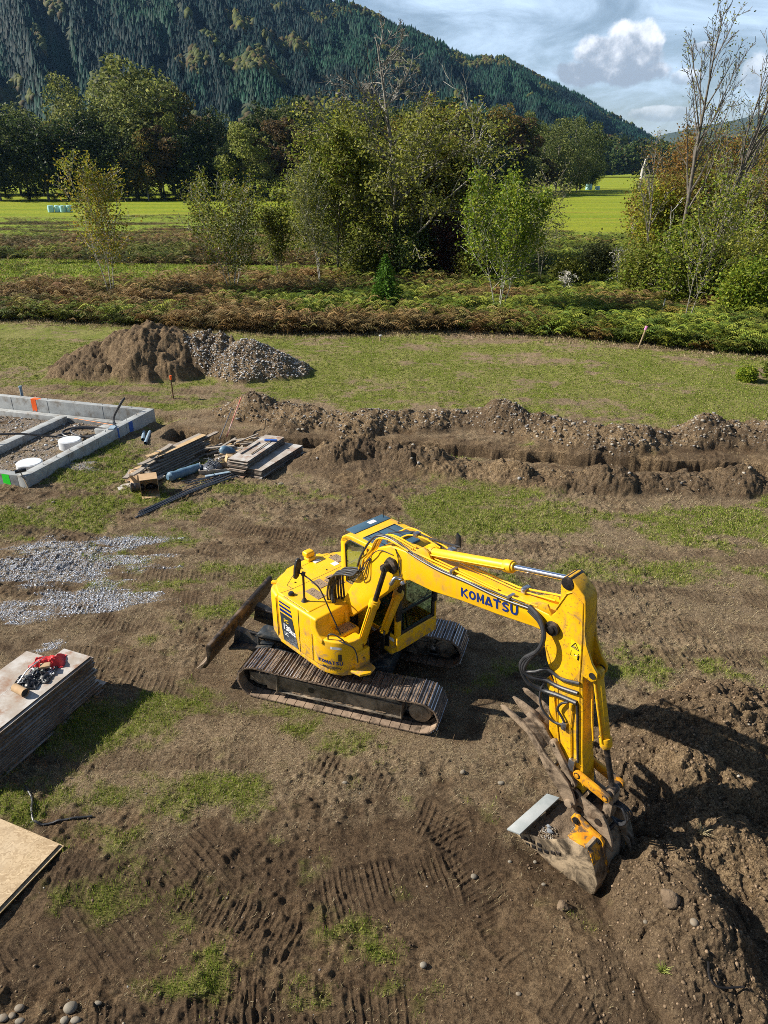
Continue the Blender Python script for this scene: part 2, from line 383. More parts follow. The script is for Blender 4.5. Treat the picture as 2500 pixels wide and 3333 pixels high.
# ---------------------------------------------------------------- numpy noise
_rs = np.random.RandomState(7); _T = _rs.rand(512, 512).astype(np.float32)
def vn(x, y, s=0):
    """smooth value noise 0..1"""
    x = x + s * 37.31; y = y + s * 11.77
    xi = np.floor(x).astype(np.int64); yi = np.floor(y).astype(np.int64); fx = x - xi; fy = y - yi
    fx = fx * fx * fx * (fx * (fx * 6 - 15) + 10); fy = fy * fy * fy * (fy * (fy * 6 - 15) + 10)
    a = _T[xi & 511, yi & 511]; b = _T[(xi + 1) & 511, yi & 511]; c = _T[xi & 511, (yi + 1) & 511]; d = _T[(xi + 1) & 511, (yi + 1) & 511]
    return (a * (1 - fx) + b * fx) * (1 - fy) + (c * (1 - fx) + d * fx) * fy
def fbm(x, y, oct=4, s=0, gain=0.5, rid=False):
    t = 0; a = 1; tot = 0
    for o in range(oct):
        n = vn(x * 2 ** o, y * 2 ** o, s + o * 3)
        if rid: n = 1 - np.abs(n * 2 - 1)
        t = t + a * n; tot += a; a *= gain
    return t / tot
def cell(x, y, s=0):
    """distance to the nearest jittered point, and that cell's random value"""
    xi = np.floor(x).astype(np.int64); yi = np.floor(y).astype(np.int64); best = np.full(x.shape, 9.0, np.float32); val = np.zeros(x.shape, np.float32)
    for dx in (-1, 0, 1):
        for dy in (-1, 0, 1):
            a = (xi + dx + s * 17) & 511; b = (yi + dy + s * 31) & 511
            px = xi + dx + _T[a, b]; py = yi + dy + _T[b, a]
            d = np.sqrt((x - px) ** 2 + (y - py) ** 2); r = _T[(a * 7 + 3) & 511, (b * 5 + 1) & 511]
            m = d < best; best = np.where(m, d, best); val = np.where(m, r, val)
    return best, val
def sstep(a, b, x):
    t = np.clip((x - a) / (b - a), 0, 1); return t * t * (3 - 2 * t)
# ---------------------------------------------------------------- terrain: one sheet from the camera's feet to the horizon
def seg(x, y, ax, ay, bx, by):
    """distance across and position along a segment"""
    dx, dy = bx - ax, by - ay; l = math.hypot(dx, dy); dx /= l; dy /= l
    t = (x - ax) * dx + (y - ay) * dy; s = -(x - ax) * dy + (y - ay) * dx
    return s, t, l
def heap(x, y, cx, cy, rx, ry, ang, h, p=1.25, warp=0.35, ws=1.2, seed=0):
    c, s = cos(R(ang)), sin(R(ang)); u = ((x - cx) * c + (y - cy) * s) / rx; v = (-(x - cx) * s + (y - cy) * c) / ry
    r = np.sqrt(u * u + v * v) * (1 + warp * (fbm(x / ws, y / ws, 3, seed) - 0.5) * 2)
    return h * np.clip(1 - np.clip(r, 0, 1) ** p, 0, 1)
TRENCH = (-7.9, 24.35, 26.0, 18.6)
PATHS = [  # tread prints: ax, ay, bx, by, width, pitch, depth
    (-12, 12.95, -2.9, 12.15, .62, .125, .045), (-12, 11.6, -2.6, 11.15, .62, .125, .035), (-12, 14.9, -3.0, 14.35, .62, .13, .045), (-12, 13.9, -2.5, 13.1, .6, .12, .035),
    (-5.8, 10.7, -2.3, 10.15, .66, .13, .05), (-10, 16.5, -3.0, 15.3, .6, .13, .03), (-4.8, 17.2, 0.4, 15.6, .62, .14, .055), (-3.0, 15.6, 0.8, 19.8, .6, .14, .05), (0.5, 16.6, -0.5, 21.6, .5, .12, .05),
    (-3.2, 18.6, 3.8, 14.4, .6, .13, .035), (2.2, 12.7, 9.6, 11.9, .66, .13, .035), (1.4, 15.9, 9.5, 14.9, .6, .13, .03), (3.0, 14.0, 9.5, 13.0, .6, .13, .035), (4.2, 11.5, 9.4, 10.9, .6, .13, .04),
    (0.72, 8.0, 1.75, 5.3, .60, .115, .055), (1.75, 5.3, 3.0, 3.5, .60, .115, .04), (-0.9, 6.15, 1.1, 6.25, .85, .095, .05), (-1.9, 5.0, 1.0, 4.7, .8, .12, .045), (-1.3, 4.3, 1.6, 4.2, .8, .11, .04),
    (-5.6, 5.0, -2.4, 7.1, .75, .13, .04), (-2.6, 6.5, -0.9, 5.6, .6, .10, .04), (-4.9, 6.7, -2.6, 6.0, .6, .13, .03), (-3.4, 4.45, -1.0, 4.6, .7, .12, .045), (-3.6, 5.2, -1.4, 6.9, .6, .12, .03),
    (-1.2, 8.5, 1.7, 6.8, .55, .12, .035), (-7, 9.0, -2.0, 8.55, .6, .12, .02), (-15, 30.3, -6, 29.0, .8, .24, .06), (-15, 28.9, -5, 27.7, .8, .24, .05), (-12, 27.0, -6.3, 26.2, .6, .2, .04), (2.2, 9.6, 4.4, 12.4, .6, .13, .03)]
def print_mask(x, y):
    hgt = np.zeros_like(x); bare = np.zeros_like(x)
    wob = (fbm(x / 1.3, y / 1.3, 3, 9) - .5)
    for i, (ax, ay, bx, by, wd, pt, dp) in enumerate(PATHS):
        s, t, l = seg(x, y, ax, ay, bx, by)
        s = s + wob * 0.35 + 0.12 * np.sin(t * .8 + i)
        inside = sstep(wd / 2 + .05, wd / 2 - .04, np.abs(s)) * sstep(-.1, .2, t) * sstep(l + .1, l - .2, t)
        wear = sstep(0.40, 0.60, fbm(x / .6, y / .6, 4, 40 + i)); jit = vn(np.floor(t / pt + .5) * 3.7, np.full_like(t, i * 7.7), 60)
        bars = np.cos(2 * pi * (t + s * 0.18 + wob * .12) / (pt * .86)) * (.55 + .7 * jit)
        bars = np.clip(bars, 0, 2) ** 1.4 * 1.5 - .45
        rim = np.exp(-((np.abs(s) - wd / 2 - .03) / .05) ** 2) * sstep(-.1, .2, t) * sstep(l + .1, l - .2, t)
        hgt += inside * (-dp * .15 + dp * 0.29 * bars * (0.15 + 0.85 * wear)) + rim * dp * .35 * wear
        bare = np.maximum(bare, inside * (0.25 + 0.75 * wear))
    return hgt, bare
def edge_line(x):      # where mown grass meets the bracken
    return 41.2 - 0.20 * x + 1.3 * np.sin(x * .23) + np.where(x < -8, (x + 8) * 0.12, 0)

def terrain(x, y):
    x = np.asarray(x, np.float64); y = np.asarray(y, np.float64); sh = x.shape; x = x.ravel(); y = y.ravel()
    d = np.hypot(x, y); near = sstep(60, 35, y); vnear = sstep(34, 18, y)
    # soft rolling of the site
    h = 0.16 * (fbm(x / 7, y / 7, 3, 1) - .5) * near * sstep(3.5, 6.5, y)
    # broken, trampled surface
    rough_m = sstep(0.38, 0.62, fbm(x / 2.3, y / 2.3, 3, 5))
    lump = fbm(x / .30, y / .30, 4, 11) - .5
    ridg = fbm(x / .55, y / .42, 4, 21, rid=True) - .5
    h += near * (0.065 * lump + 0.085 * rough_m * ridg * 1.2) + vnear * .045 * rough_m * (fbm(x / .17, y / .13, 3, 23, rid=True) - .5)
    c1, v1 = cell(x / .16, y / .16, 1); cl = np.clip(1 - c1 / (.25 + .3 * v1), 0, 1) * (v1 > .55)
    h += vnear * cl * 0.035 * (0.3 + rough_m)
    ph, bare = print_mask(x, y); h += ph * near
    fresh = np.zeros_like(x); stony = np.zeros_like(x)
    def heaped(hh, k=1.0, cs=.45, amp=.16, stone=0.0, rg=.15):
        nonlocal h, fresh, stony
        m = sstep(0.0, 0.18, hh)
        c, v = cell(x / cs + .3 * fbm(x / .3, y / .3, 2, 3), y / cs, 4); c2, v2 = cell(x / (cs * .4), y / (cs * .4), 8)
        b = np.clip(1 - c * 1.25, 0, 1) ** .7 * v; b2 = np.clip(1 - c2 * 1.3, 0, 1) ** .7 * v2
        h += hh + m * (amp * k * (b - .25) + amp * .42 * k * (b2 - .25) + .085 * k * (fbm(x / .10, y / .10, 3, 33, rid=True) - .5) + rg * k * (fbm(x / .45, y / .45, 5, 34, rid=True, gain=.62) - .5))
        fresh = np.maximum(fresh, m); stony = np.maximum(stony, m * stone)
    # far earth mound and the stony heap beside it
    gully = 1.06 - .2 * fbm(x / 1.1, y / 3, 4, 61, rid=True)
    m1 = np.maximum(heap(x, y, -10.9, 33.4, 3.9, 2.6, 0, 2.1, 1.9, .22, 1.6, 71), heap(x, y, -13.0, 33.2, 3.1, 2.4, 0, 1.35, 1.5, .22, 1.6, 72)) * gully
    heaped(m1, 1.1, .5, .22); moundwet = sstep(.1, .4, m1)
    heaped(heap(x, y, -6.2, 32.6, 3.0, 1.9, -6, 1.5, 1.4, .2, 1.4, 73), .8, .4, .12, 1.0)
    # trench with a ridge of spoil on either side
    s, t, l = seg(x, y, *TRENCH); s = s + (fbm(x / .9, y / .9, 4, 15) - .5) * .42 + (fbm(x / .2, y / .2, 3, 16) - .5) * .07 + .2 * np.sin(t * .5); on = sstep(0.0, .5, t)
    cut = sstep(.52, .40, np.abs(s)) * on
    h += -0.95 * cut - .10 * sstep(.9, .5, np.abs(s)) * on; fresh = np.maximum(fresh, sstep(1.0, .55, np.abs(s)) * on)
    far = np.clip(1 - (np.abs(s - 2.25 - .5 * np.sin(t * .7)) / (.85 + .75 * vn(t * .75, t * 0, 3))) ** 1.5, 0, 1) * (.18 + .85 * vn(t * .85, t * 0, 6)) * sstep(.3, 2.6, t)
    heaped(far, 1, .42, .15, 1.0, .07)
    nr = np.clip(1 - (np.abs(s + 1.95 + .35 * np.sin(t * .5 + 1)) / (.75 + .4 * vn(t * .7, t * 0, 8))) ** 1.6, 0, 1) * (.28 + .50 * sstep(.25, .8, vn(t * .75, t * 0, 12))) * sstep(5.0, 8.0, t)
    heaped(nr, 1.0, .5, .20, .35, .07)
    sm = heap(x, y, -.6, 20.8, 3.2, 1.4, -10, .28, 1.3, .4, 1.0, 74); heaped(sm, .5, .35, .10, .1)
    # dug-out heap beside the bucket
    p = np.maximum.reduce([heap(x, y, 5.4, 8.6, 2.6, 1.7, 10, .62, 1.3, .4, 1.0, 81), heap(x, y, 4.6, 6.9, 1.5, 1.7, 25, .34, 1.4, .4, .9, 82),
                           heap(x, y, 3.75, 5.6, 1.0, 1.6, 12, .50, 1.5, .35, .8, 83), heap(x, y, 6.8, 7.0, 1.8, 2.4, 0, .75, 1.4, .4, 1.0, 84), heap(x, y, 5.3, 4.8, 1.3, 1.7, 0, .30, 1.3, .4, .8, 85)])
    p = 1.65 * p * (1 - .5 * heap(x, y, 4.55, 5.7, .55, 1.1, 5, 1, 2.0, .3, .6, 86)); heaped(p, .9, .46, .17, .08, .10)
    near_b = heap(x, y, 2.7, 5.2, 1.6, 1.2, 0, .12, 1.4, .5, .6, 87); heaped(near_b, .5, .22, .10, .05)
    h -= .16 * heap(x, y, 3.0, 6.5, 1.3, 1.1, -46, 1, 2.0, .15, 1.0, 88)
    h += heap(x, y, -9.6, 20.9, 1.1, .6, 30, .12, 1.2, .3, .5, 89)
    # level under the machine and the stacks
    s2, t2, l2 = seg(x, y, -2.7, 11.46, 1.6, 10.1)
    pad = sstep(1.9, 1.3, np.abs(s2)) * sstep(-.8, -.2, t2) * sstep(l2 + .8, l2 + .2, t2); h = h * (1 - pad * .93)
    # foundation interior
    fx, fy = -.277, -.961; u = (x + 8.66) * fx + (y - 25.8) * fy; v = (x + 8.66) * (-fy) + (y - 25.8) * fx
    ins = sstep(.05, .2, u) * sstep(6.75, 6.6, u) * sstep(-.15, -.3, v)
    h = h * (1 - ins * .6) + ins * -.26; trough = np.exp(-((u + .25) / .22) ** 2) * sstep(.3, 0, v) * .25 + np.exp(-((v - .35) / .3) ** 2) * .28 * sstep(2.2, .5, u) * (u > -.5); h -= trough
    # rough meadow & far land
    h += sstep(36, 45, y) * sstep(140, 90, y) * .35 * (fbm(x / 9, y / 9, 3, 51) - .5)
    # ---- colour masks
    n1 = fbm(x / 2.6, y / 1.7, 5, 101); n2 = fbm(x / .55, y / .4, 4, 102); n3 = fbm(x / 9, y / 5, 3, 103)
    gb = np.zeros_like(x)
    for cx, cy, rx, ry, a in ((-2.9, 5.9, 1.1, .9, 1.2), (-2.2, 5.4, .6, .5, .8), (-2.4, 7.95, .9, .4, .9), (-5.5, 7.6, .9, .5, 1), (-3.6, 10.0, 1.3, .6, 1.1), (-5.0, 11.6, .7, .5, .8), (-3.2, 12.9, .7, .4, .8), (-4.6, 9.3, 1.2, 1.2, .9),
                              (-7.5, 18.2, 2.6, 1.6, 1.0), (-9.0, 21.5, 1.6, 3.0, 1.1), (-4.5, 19.3, 1.2, .5, .9), (-9.5, 16.8, 2, .8, 1.0), (3, 16.9, 2.6, 1.1, .95), (6.2, 14.5, 2.6, 1.0, .7), (5.2, 11.4, 1.6, .8, .8), (7.8, 11.0, 1.2, .6, .6), (9, 16.5, 3, 1.0, .6),
                              (-14, 37, 9, 3.2, 1.0), (-22, 41.5, 10, 3.5, 1.0), (-9, 40, 8, 1.6, .8), (-2, 32.5, 4, 3, .75), (-9, 27.4, 3, .7, .6), (-4.5, 26.9, 2.5, .7, .5), (9, 33, 12, 4.5, .8), (4, 27.5, 10, 2.2, .75), (12, 27, 8, 3, .8), (18, 30, 9, 7, .75), (1, 12.9, 1.5, .6, .4), (-.5, 8.9, 1.0, .4, .25), (-6.4, 5.8, .8, .8, .5), (4.6, 21.3, 9, .4, .25), (9.6, 17.8, 1, .4, .8)):
        gb = np.maximum(gb, a * np.exp(-(((x - cx) / rx) ** 2 + ((y - cy) / ry) ** 2) * 1.1))
    lawn = sstep(24, 30, y + .19 * x)
    thin = .17 * sstep(9.5, 13, y) * sstep(24, 20, y)
    green = sstep(.40, .88, gb * .55 + (n1 - .5) * 1.5 + (n2 - .5) * .8 + .18 + lawn * .38 + thin + .5 * (fbm(x / .22, y / .18, 3, 91) - .5))
    straw = sstep(.40, .66, n3 * .45 + n1 * .25 + n2 * .3 + .30 * lawn + .03 + .05 * sstep(9, 13, y)
                  + .42 * np.exp(-(((x + 3.4) / 1.8) ** 2 + ((y - 8.5) / .7) ** 2)) + .36 * np.exp(-(((x - 6) / 4.5) ** 2 + ((y - 14) / 3.2) ** 2)) + .22 * np.exp(-(((x + .5) / 2) ** 2 + ((y - 8.6) / .6) ** 2)) - .16 * sstep(9.5, 5.5, y) + .28 * (fbm(x / .35, y / .25, 3, 88) - .5))
    grav = np.maximum.reduce([1.15 * np.exp(-(((x + 7.8) / 2.3) ** 2 + ((y - 14.7) / 1.3) ** 2)), np.exp(-(((x + 6.4) / 1.3) ** 2 + ((y - 15.9) / .35) ** 2)), 1.1 * np.exp(-(((x + 6.4) / 1.4) ** 2 + ((y - 13.2) / .6) ** 2)), .9 * np.exp(-(((x + 8.3) / 1.6) ** 2 + ((y - 12.7) / .45) ** 2)),
                              .8 * np.exp(-(((x + 5.3) / .6) ** 2 + ((y - 14.7) / .15) ** 2)), .8 * np.exp(-(((x + 6.7) / .35) ** 2 + ((y - 11.7) / .3) ** 2)), 1.0 * np.exp(-(((x + 9.6) / .7) ** 2 + ((y - 20.9) / .35) ** 2))])
    gravel = sstep(.50, .92, grav * 1.0 + (n2 - .5) * .9 + (fbm((x + .5 * y) / 1.3, (y - .12 * x) / .22, 4, 78) - .5) * 1.4 + .14) * sstep(.10, .35, grav) * (.65 + .35 * sstep(.3, .6, fbm(x / .2, y / .2, 3, 77)))
    kill = np.clip(fresh * 1.3, 0, 1); green *= (1 - kill) * (1 - .92 * bare) * (1 - .85 * gravel); straw *= (1 - kill) * (1 - .6 * bare)
    wet = np.clip(bare * .55 + .75 * sstep(.47, .62, fbm(x / 1.9, y / 1.1, 5, 104)), 0, 1)
    wet = np.maximum(wet, sstep(.25, .0, np.abs(s) - .3) * on * .7)
    gravel = np.maximum(gravel, ins * .45 * sstep(.4, .6, n2 + .1)) ; stony = np.maximum(stony, ins * .5)
    green *= 1 - ins; wet = np.maximum(wet, moundwet * .35)
    # zones beyond the site: 0 site, bracken soil, meadow strips, field
    br = sstep(-.4, .8, y - edge_line(x)); mead = sstep(.42, .52, fbm(x / 9, y / 3, 4, 105) * .30 + .85 * np.exp(-((y - 67.5 + .05 * x) / 5.2) ** 2) * sstep(6, -6, x) + .75 * np.exp(-((y - 60.5) / 2.4) ** 2) * sstep(-13, -22, x) + .36 * np.exp(-((y - 78) / 2.5) ** 2) * sstep(-16, -30, x) + .34 * sstep(88, 104, y) + .45 * np.exp(-((y - 63) / 4) ** 2 - ((x - 15) / 3.5) ** 2)) * br
    nearf = 112 + 0 * x + np.where(x < 0, 16 + 22 * sstep(0, -40, x), 0) + 4 * np.sin(x * .11); field = sstep(-2, 3, y - nearf)
    return dict(h=h.reshape(sh), green=green.reshape(sh), straw=straw.reshape(sh), gravel=gravel.reshape(sh), fresh=fresh.reshape(sh), stony=stony.reshape(sh),
                wet=wet.reshape(sh), brack=(br * (1 - field)).reshape(sh), mead=(mead * (1 - field)).reshape(sh), field=field.reshape(sh))
def gh(x, y): return float(terrain(np.array([x]), np.array([y]))['h'][0])
def ghs(x, y): return terrain(np.asarray(x), np.asarray(y))['h']

def ground_material():
    m = bpy.data.materials.new('ground_soil_and_grass'); n = NT(m); P = n.tc.outputs['Object']
    A = {k: n.attr(k) for k in ('green', 'straw', 'gravel', 'fresh', 'stony', 'wet', 'brack', 'mead', 'field')}
    fine = n.noise(28, 8, .7, P); mid = n.noise(5, 8, .65, P); tiny = n.noise(110, 4, .7, P)
    mud = n.mix(n.ramp(n.noise(1.1, 8, .7, P), .38, .66), (0.130, 0.082, 0.045), (0.325, 0.225, 0.130)); mud = n.mix(.5, mud, n.mix(n.ramp(mid, .35, .68), (0.165, 0.104, 0.056), (0.345, 0.240, 0.140)))
    mud = n.mix(n.ramp(n.noise(15, 9, .78, P), .41, .54), n.mix(.72, mud, (0.046, 0.029, 0.017)), mud); mud = n.mix(n.math('MULTIPLY', n.ramp(n.noise(60, 6, .8, P), .56, .66), .6), mud, (0.30, 0.235, 0.16))
    mud = n.mix(n.math('MULTIPLY', A['wet'], .5), mud, (0.078, 0.052, 0.034))
    st = n.mix(n.ramp(tiny, .35, .65), (0.30, 0.215, 0.13), (0.55, 0.43, 0.28))
    fs = n.math('MULTIPLY', A['straw'], n.ramp(n.noise(42, 6, .75, P), .32, .56), clamp=True)
    c = n.mix(n.math('MULTIPLY', fs, n.ramp(n.noise(18, 8, .8, P), .38, .55, .25, 1.0)), mud, st)
    fr = n.mix(n.ramp(mid, .3, .7), (0.27, 0.185, 0.10), (0.50, 0.36, 0.21)); fr = n.mix(n.ramp(n.noise(1.6, 8, .7, P), .54, .68), fr, n.mix(fine, (0.085, 0.057, 0.036), (0.20, 0.14, 0.088))); fr = n.mix(n.ramp(fine, .36, .58), (0.10, 0.066, 0.04), fr)
    c = n.mix(A['fresh'], c, n.mix(n.math('MULTIPLY', A['wet'], .75), fr, n.mix(fine, (0.07, 0.048, 0.031), (0.165, 0.117, 0.078))))
    gr = n.mix(n.ramp(tiny, .35, .65), (0.08, 0.12, 0.010), (0.24, 0.29, 0.035))
    lw = n.mix(n.ramp(n.noise(.5, 5, .6, P), .35, .65), (0.20, 0.26, 0.018), (0.46, 0.42, 0.15))
    gr = n.mix(.45, gr, lw)
    fg = n.math('MULTIPLY', A['green'], n.ramp(n.noise(20, 8, .8, P), .36, .52), clamp=True); c = n.mix(fg, c, gr)
    # pebbles: cells with their own grey
    vo = n.N.new('ShaderNodeTexVoronoi'); vo.inputs['Scale'].default_value = 30; n.L.new(P, vo.inputs['Vector'])
    pc = n.mix(n.ramp(vo.outputs['Color'], .0, 1.0), (0.29, 0.31, 0.35), (0.66, 0.69, 0.76)); pe = n.ramp(vo.outputs['Distance'], .75, .35)
    fgv = n.math('MULTIPLY', A['gravel'], n.ramp(n.noise(9, 6, .7, P), .28, .48), clamp=True)
    c = n.mix(n.math('MULTIPLY', fgv, n.math('MULTIPLY', pe, .92)), c, pc)
    v2 = n.N.new('ShaderNodeTexVoronoi'); v2.inputs['Scale'].default_value = 11; n.L.new(P, v2.inputs['Vector'])
    sp = n.math('MULTIPLY', n.ramp(v2.outputs['Distance'], .36, .28), n.math('GREATER_THAN', v2.outputs['Color'], .5))
    c = n.mix(n.math('MULTIPLY', sp, n.math('MULTIPLY', A['stony'], .45)), c, (0.42, 0.385, 0.32))
    # bracken litter, rough meadow, hay field
    bk = n.mix(n.ramp(n.noise(.7, 7, .7, P), .35, .65), (0.045, 0.035, 0.014), (0.11, 0.075, 0.032)); c = n.mix(A['brack'], c, bk)
    me_ = n.mix(n.ramp(n.noise(.35, 7, .65, P, stretch=(1, 2.2, 1)), .36, .62), (0.16, 0.27, 0.012), (0.30, 0.36, 0.03)); me_ = n.mix(n.ramp(n.noise(3, 7, .7, P), .42, .7), me_, (.10, .095, .03)); c = n.mix(A['mead'], c, me_)
    fl = n.mix(n.ramp(n.noise(.045, 6, .6, P, stretch=(.5, 2.6, 1)), .36, .62), (0.20, 0.27, 0.012), (0.30, 0.33, 0.022)); fl = n.mix(n.ramp(n.noise(.03, 6, .7, P, stretch=(.35, 3.2, 1)), .56, .72), fl, (0.30, 0.22, 0.035))
    fl = n.mix(n.ramp(n.noise(.9, 6, .7, P), .35, .9), fl, (.10, .13, .01)); c = n.mix(A['field'], c, fl)
    n.col(c); n.rough(.95); n.bsdf.inputs['Specular IOR Level'].default_value = .15
    hb = n.math('ADD', n.math('MULTIPLY', fine, 1.0), n.math('MULTIPLY', tiny, .5)); b0 = n.bump(n.noise(11, 8, .8, P), .9, .11); b1 = n.bump(hb, 1.0, .06, b0)
    b2 = n.bump(n.math('MULTIPLY', fgv, pe), .8, .03, b1); n.normal(b2); return m
GROUND = ground_material()
def build_ground():
    ratio = .0023
    ys = [2.6]
    while ys[-1] < 44: ys.append(ys[-1] * (1 + (ratio if ys[-1] > 3.9 else .02)))
    while ys[-1] < 130: ys.append(ys[-1] * 1.006)
    while ys[-1] < 9000: ys.append(ys[-1] * 1.05)
    ys = np.array(ys); nd = 720
    u = np.concatenate([-(1 + np.geomspace(.02, 3, 34)[::-1]), np.linspace(-1, 1, nd), 1 + np.geomspace(.02, 3, 34)])
    X = u[None, :] * (.575 * ys + 1.9)[:, None]; Y = np.repeat(ys[:, None], len(u), 1)
    D = terrain(X, Y); nr, ncol = X.shape
    V = np.stack([X, Y, D['h']], -1).reshape(-1, 3)
    I = np.arange(nr * ncol).reshape(nr, ncol); F = np.stack([I[:-1, :-1], I[:-1, 1:], I[1:, 1:], I[1:, :-1]], -1).reshape(-1, 4)
    o = mesh_np('ground', V, F, GROUND, attrs={k: D[k].ravel() for k in D if k != 'h'}, smooth=True)
    tag(o, kind='structure'); print('ground verts', len(V)); return o
build_ground()
# ---------------------------------------------------------------- excavator
EX = (-0.55, 10.78, 0.0)
TU = frame(EX, -46.0)      # upper structure frame: x forward, y left, z up
TL = frame(EX, -17.5)      # undercarriage frame
ex = thing('excavator', 'yellow tracked excavator with dozer blade, boom folded over an earth-filled bucket', 'excavator', EX)

# --- crawlers
def belt_path():
    r0, r1, z0, z1, u0, u1 = .315, .315, .355, .355, -1.47, 1.58
    P = []
    n = 40
    for k in range(n + 1): t = k / n; P.append((u0 + (u1 - u0) * t, z0 + r0 - .035 * sin(pi * t) - .0 * t, 0.0))
    for k in range(1, 18): a = pi / 2 - pi * k / 18; P.append((u1 + r1 * cos(a), z1 + r1 * sin(a), 0))
    for k in range(n + 1): t = k / n; P.append((u1 + (u0 - u1) * t, z0 - r0, 0))
    for k in range(1, 18): a = -pi / 2 - pi * k / 18; P.append((u0 + r0 * cos(a), z0 + r0 * sin(a), 0))
    return [(p[0], p[1]) for p in P]
def track(side):
    vc = .92 * side; hw = .31
    P = belt_path(); P.append(P[0]); cum = [0]
    for a, b in zip(P, P[1:]): cum.append(cum[-1] + math.hypot(b[0] - a[0], b[1] - a[1]))
    Ltot = cum[-1]; N = 46; pitch = Ltot / N
    def at(s):
        s %= Ltot
        for k in range(len(cum) - 1):
            if cum[k + 1] >= s: break
        t = (s - cum[k]) / max(1e-9, cum[k + 1] - cum[k]); a, b = P[k], P[k + 1]
        return Vector((a[0] + (b[0] - a[0]) * t, a[1] + (b[1] - a[1]) * t))
    mb = MB(TL); rr = random.Random(3 + side); lk = MB(TL)
    for k in range(N):
        a = at(k * pitch + .006); b = at((k + 1) * pitch - .006); t = (b - a).normalized(); nrm = Vector((-t.y, t.x))   # outward (path runs clockwise)
        def q(along, out, v): p = a + t * along + nrm * out; return (p.x, v, p.y)
        ln = (b - a).length; j = rr.uniform(-.004, .004)
        def slab(a0, a1, o0, o1, v0, v1):
            mb.hexa([q(a0, o0, v0), q(a1, o0, v0), q(a1, o0, v1), q(a0, o0, v1), q(a0, o1, v0), q(a1, o1, v0), q(a1, o1, v1), q(a0, o1, v1)])
        mb.cur = 1; slab(0, ln, -.012, -.002, vc - hw, vc + hw); mb.cur = 0
        slab(0, ln, .0, .014 + j, vc - hw, vc + hw)
        for g0, hgt in ((.008, .036), (.070, .022), (.128, .022)):
            mb.cur = 0; slab(g0, g0 + .017, .014, hgt - .004, vc - hw + .004, vc + hw - .004)
            mb.cur = 2; slab(g0 + .002, g0 + .015, hgt - .0035, hgt + .003, vc - hw + .004, vc + hw - .004)
        for v0 in (-.085, .045):
            lk.hexa([q(.01, -.075, vc + v0), q(ln + .02, -.075, vc + v0), q(ln + .02, -.075, vc + v0 + .04), q(.01, -.075, vc + v0 + .04),
                     q(.01, -.014, vc + v0), q(ln + .02, -.014, vc + v0), q(ln + .02, -.014, vc + v0 + .04), q(.01, -.014, vc + v0 + .04)])
    o = mb.build('crawler_track', [track_steel, shoe_inner, polished], ex, smooth=0)
    lk.build('track_chain', dark_steel, o, smooth=0)
    # track frame, wheels
    s = side; f = MB(TL)
    f.prism([(-1.28, .17), (1.24, .13), (1.24, .47), (1.10, .52), (-1.18, .52), (-1.30, .42)], vc - .17, vc + .17)
    f.prism([(-1.02, .49), (1.24, .43), (1.24, .46), (-1.02, .52)], vc - .205, vc + .205)
    f.span(-1.05, 1.25, vc - .215, vc + .215, .165, .19); f.span(1.22, 1.25, vc - .215, vc + .215, .16, .47); f.span(-1.075, -1.045, vc - .23, vc + .23, .14, .54)
    f.span(-.35, .45, vc - .12, vc + .12, .5, .58)
    fo = f.build('track_frame', frame_steel, ex, bevel=.012)
    h = MB(TL)
    for yy in (vc - .176, vc + .176): h.cyl((-.42, yy - .004, .34), (-.42, yy + .004, .34), .06, 20)
    build_each(h, 'frame_hole', blackp, fo)
    idl = MB(TL); idl.cyl((-1.45, vc - .05, .35), (-1.45, vc + .05, .35), .245, 32); idl.cyl((-1.45, vc - .09, .35), (-1.45, vc + .09, .35), .12, 20)
    idl.prism([(-1.62, .28), (-1.10, .24), (-1.10, .47), (-1.6, .46)], vc - .16, vc - .10); idl.prism([(-1.62, .28), (-1.10, .24), (-1.10, .47), (-1.6, .46)], vc + .10, vc + .16)
    idl.build('idler_wheel', frame_steel, ex, bevel=.008)
    sp = MB(TL); sp.cyl((1.55, vc - .04, .35), (1.55, vc + .04, .35), .22, 32)
    for k in range(18):
        a = 2 * pi * k / 18; sp.box((1.55 + .24 * cos(a), vc, .35 + .24 * sin(a)), (.05, .06, .04), 0, Matrix.Rotation(-a, 3, 'Y'))
    sp.cyl((1.55, vc - .16, .35), (1.55, vc + .16, .35), .195, 32); sp.cyl((1.55, vc - .175, .35), (1.55, vc + .175, .35), .15, 32)
    sp.build('drive_sprocket', frame_steel, ex, bevel=.01)
    for k in range(7):
        u = -1.0 + k * .33; r_ = MB(TL); r_.cyl((u, vc - .13, .115), (u, vc + .13, .115), .075, 18); r_.cyl((u, vc - .15, .115), (u, vc + .15, .115), .04, 12)
        r_.build('track_roller', frame_steel, fo)
    r_ = MB(TL); r_.cyl((.2, vc - .09, .575), (.2, vc + .09, .575), .06, 16); r_.build('top_roller', frame_steel, fo)
    # dried mud resting on the frame
    md = MB(TL)
    for k in range(16): md.blobby((random.Random(k * 3 + side).uniform(-.9, 1.0), vc + (-1 if side < 0 else 1) * .17, .20), .035, k, 1, (1.6, .8, .6))
    for k in range(6): md.blobby((.62 + .06 * k, vc - .12 + .02 * (k % 3), .50 + .01 * k), .055, k + 50, 1, (1.2, .9, .7))
    md.build('caked_mud', soil, fo)['kind'] = 'stuff'
for sd_ in (-1, 1): track(sd_)
cf = MB(TL)
cf.prism([(-.75, -.42), (-.38, -.62), (.38, -.62), (.80, -.42), (.80, .42), (.38, .62), (-.38, .62), (-.75, .42)], .33, .66, 'xy')
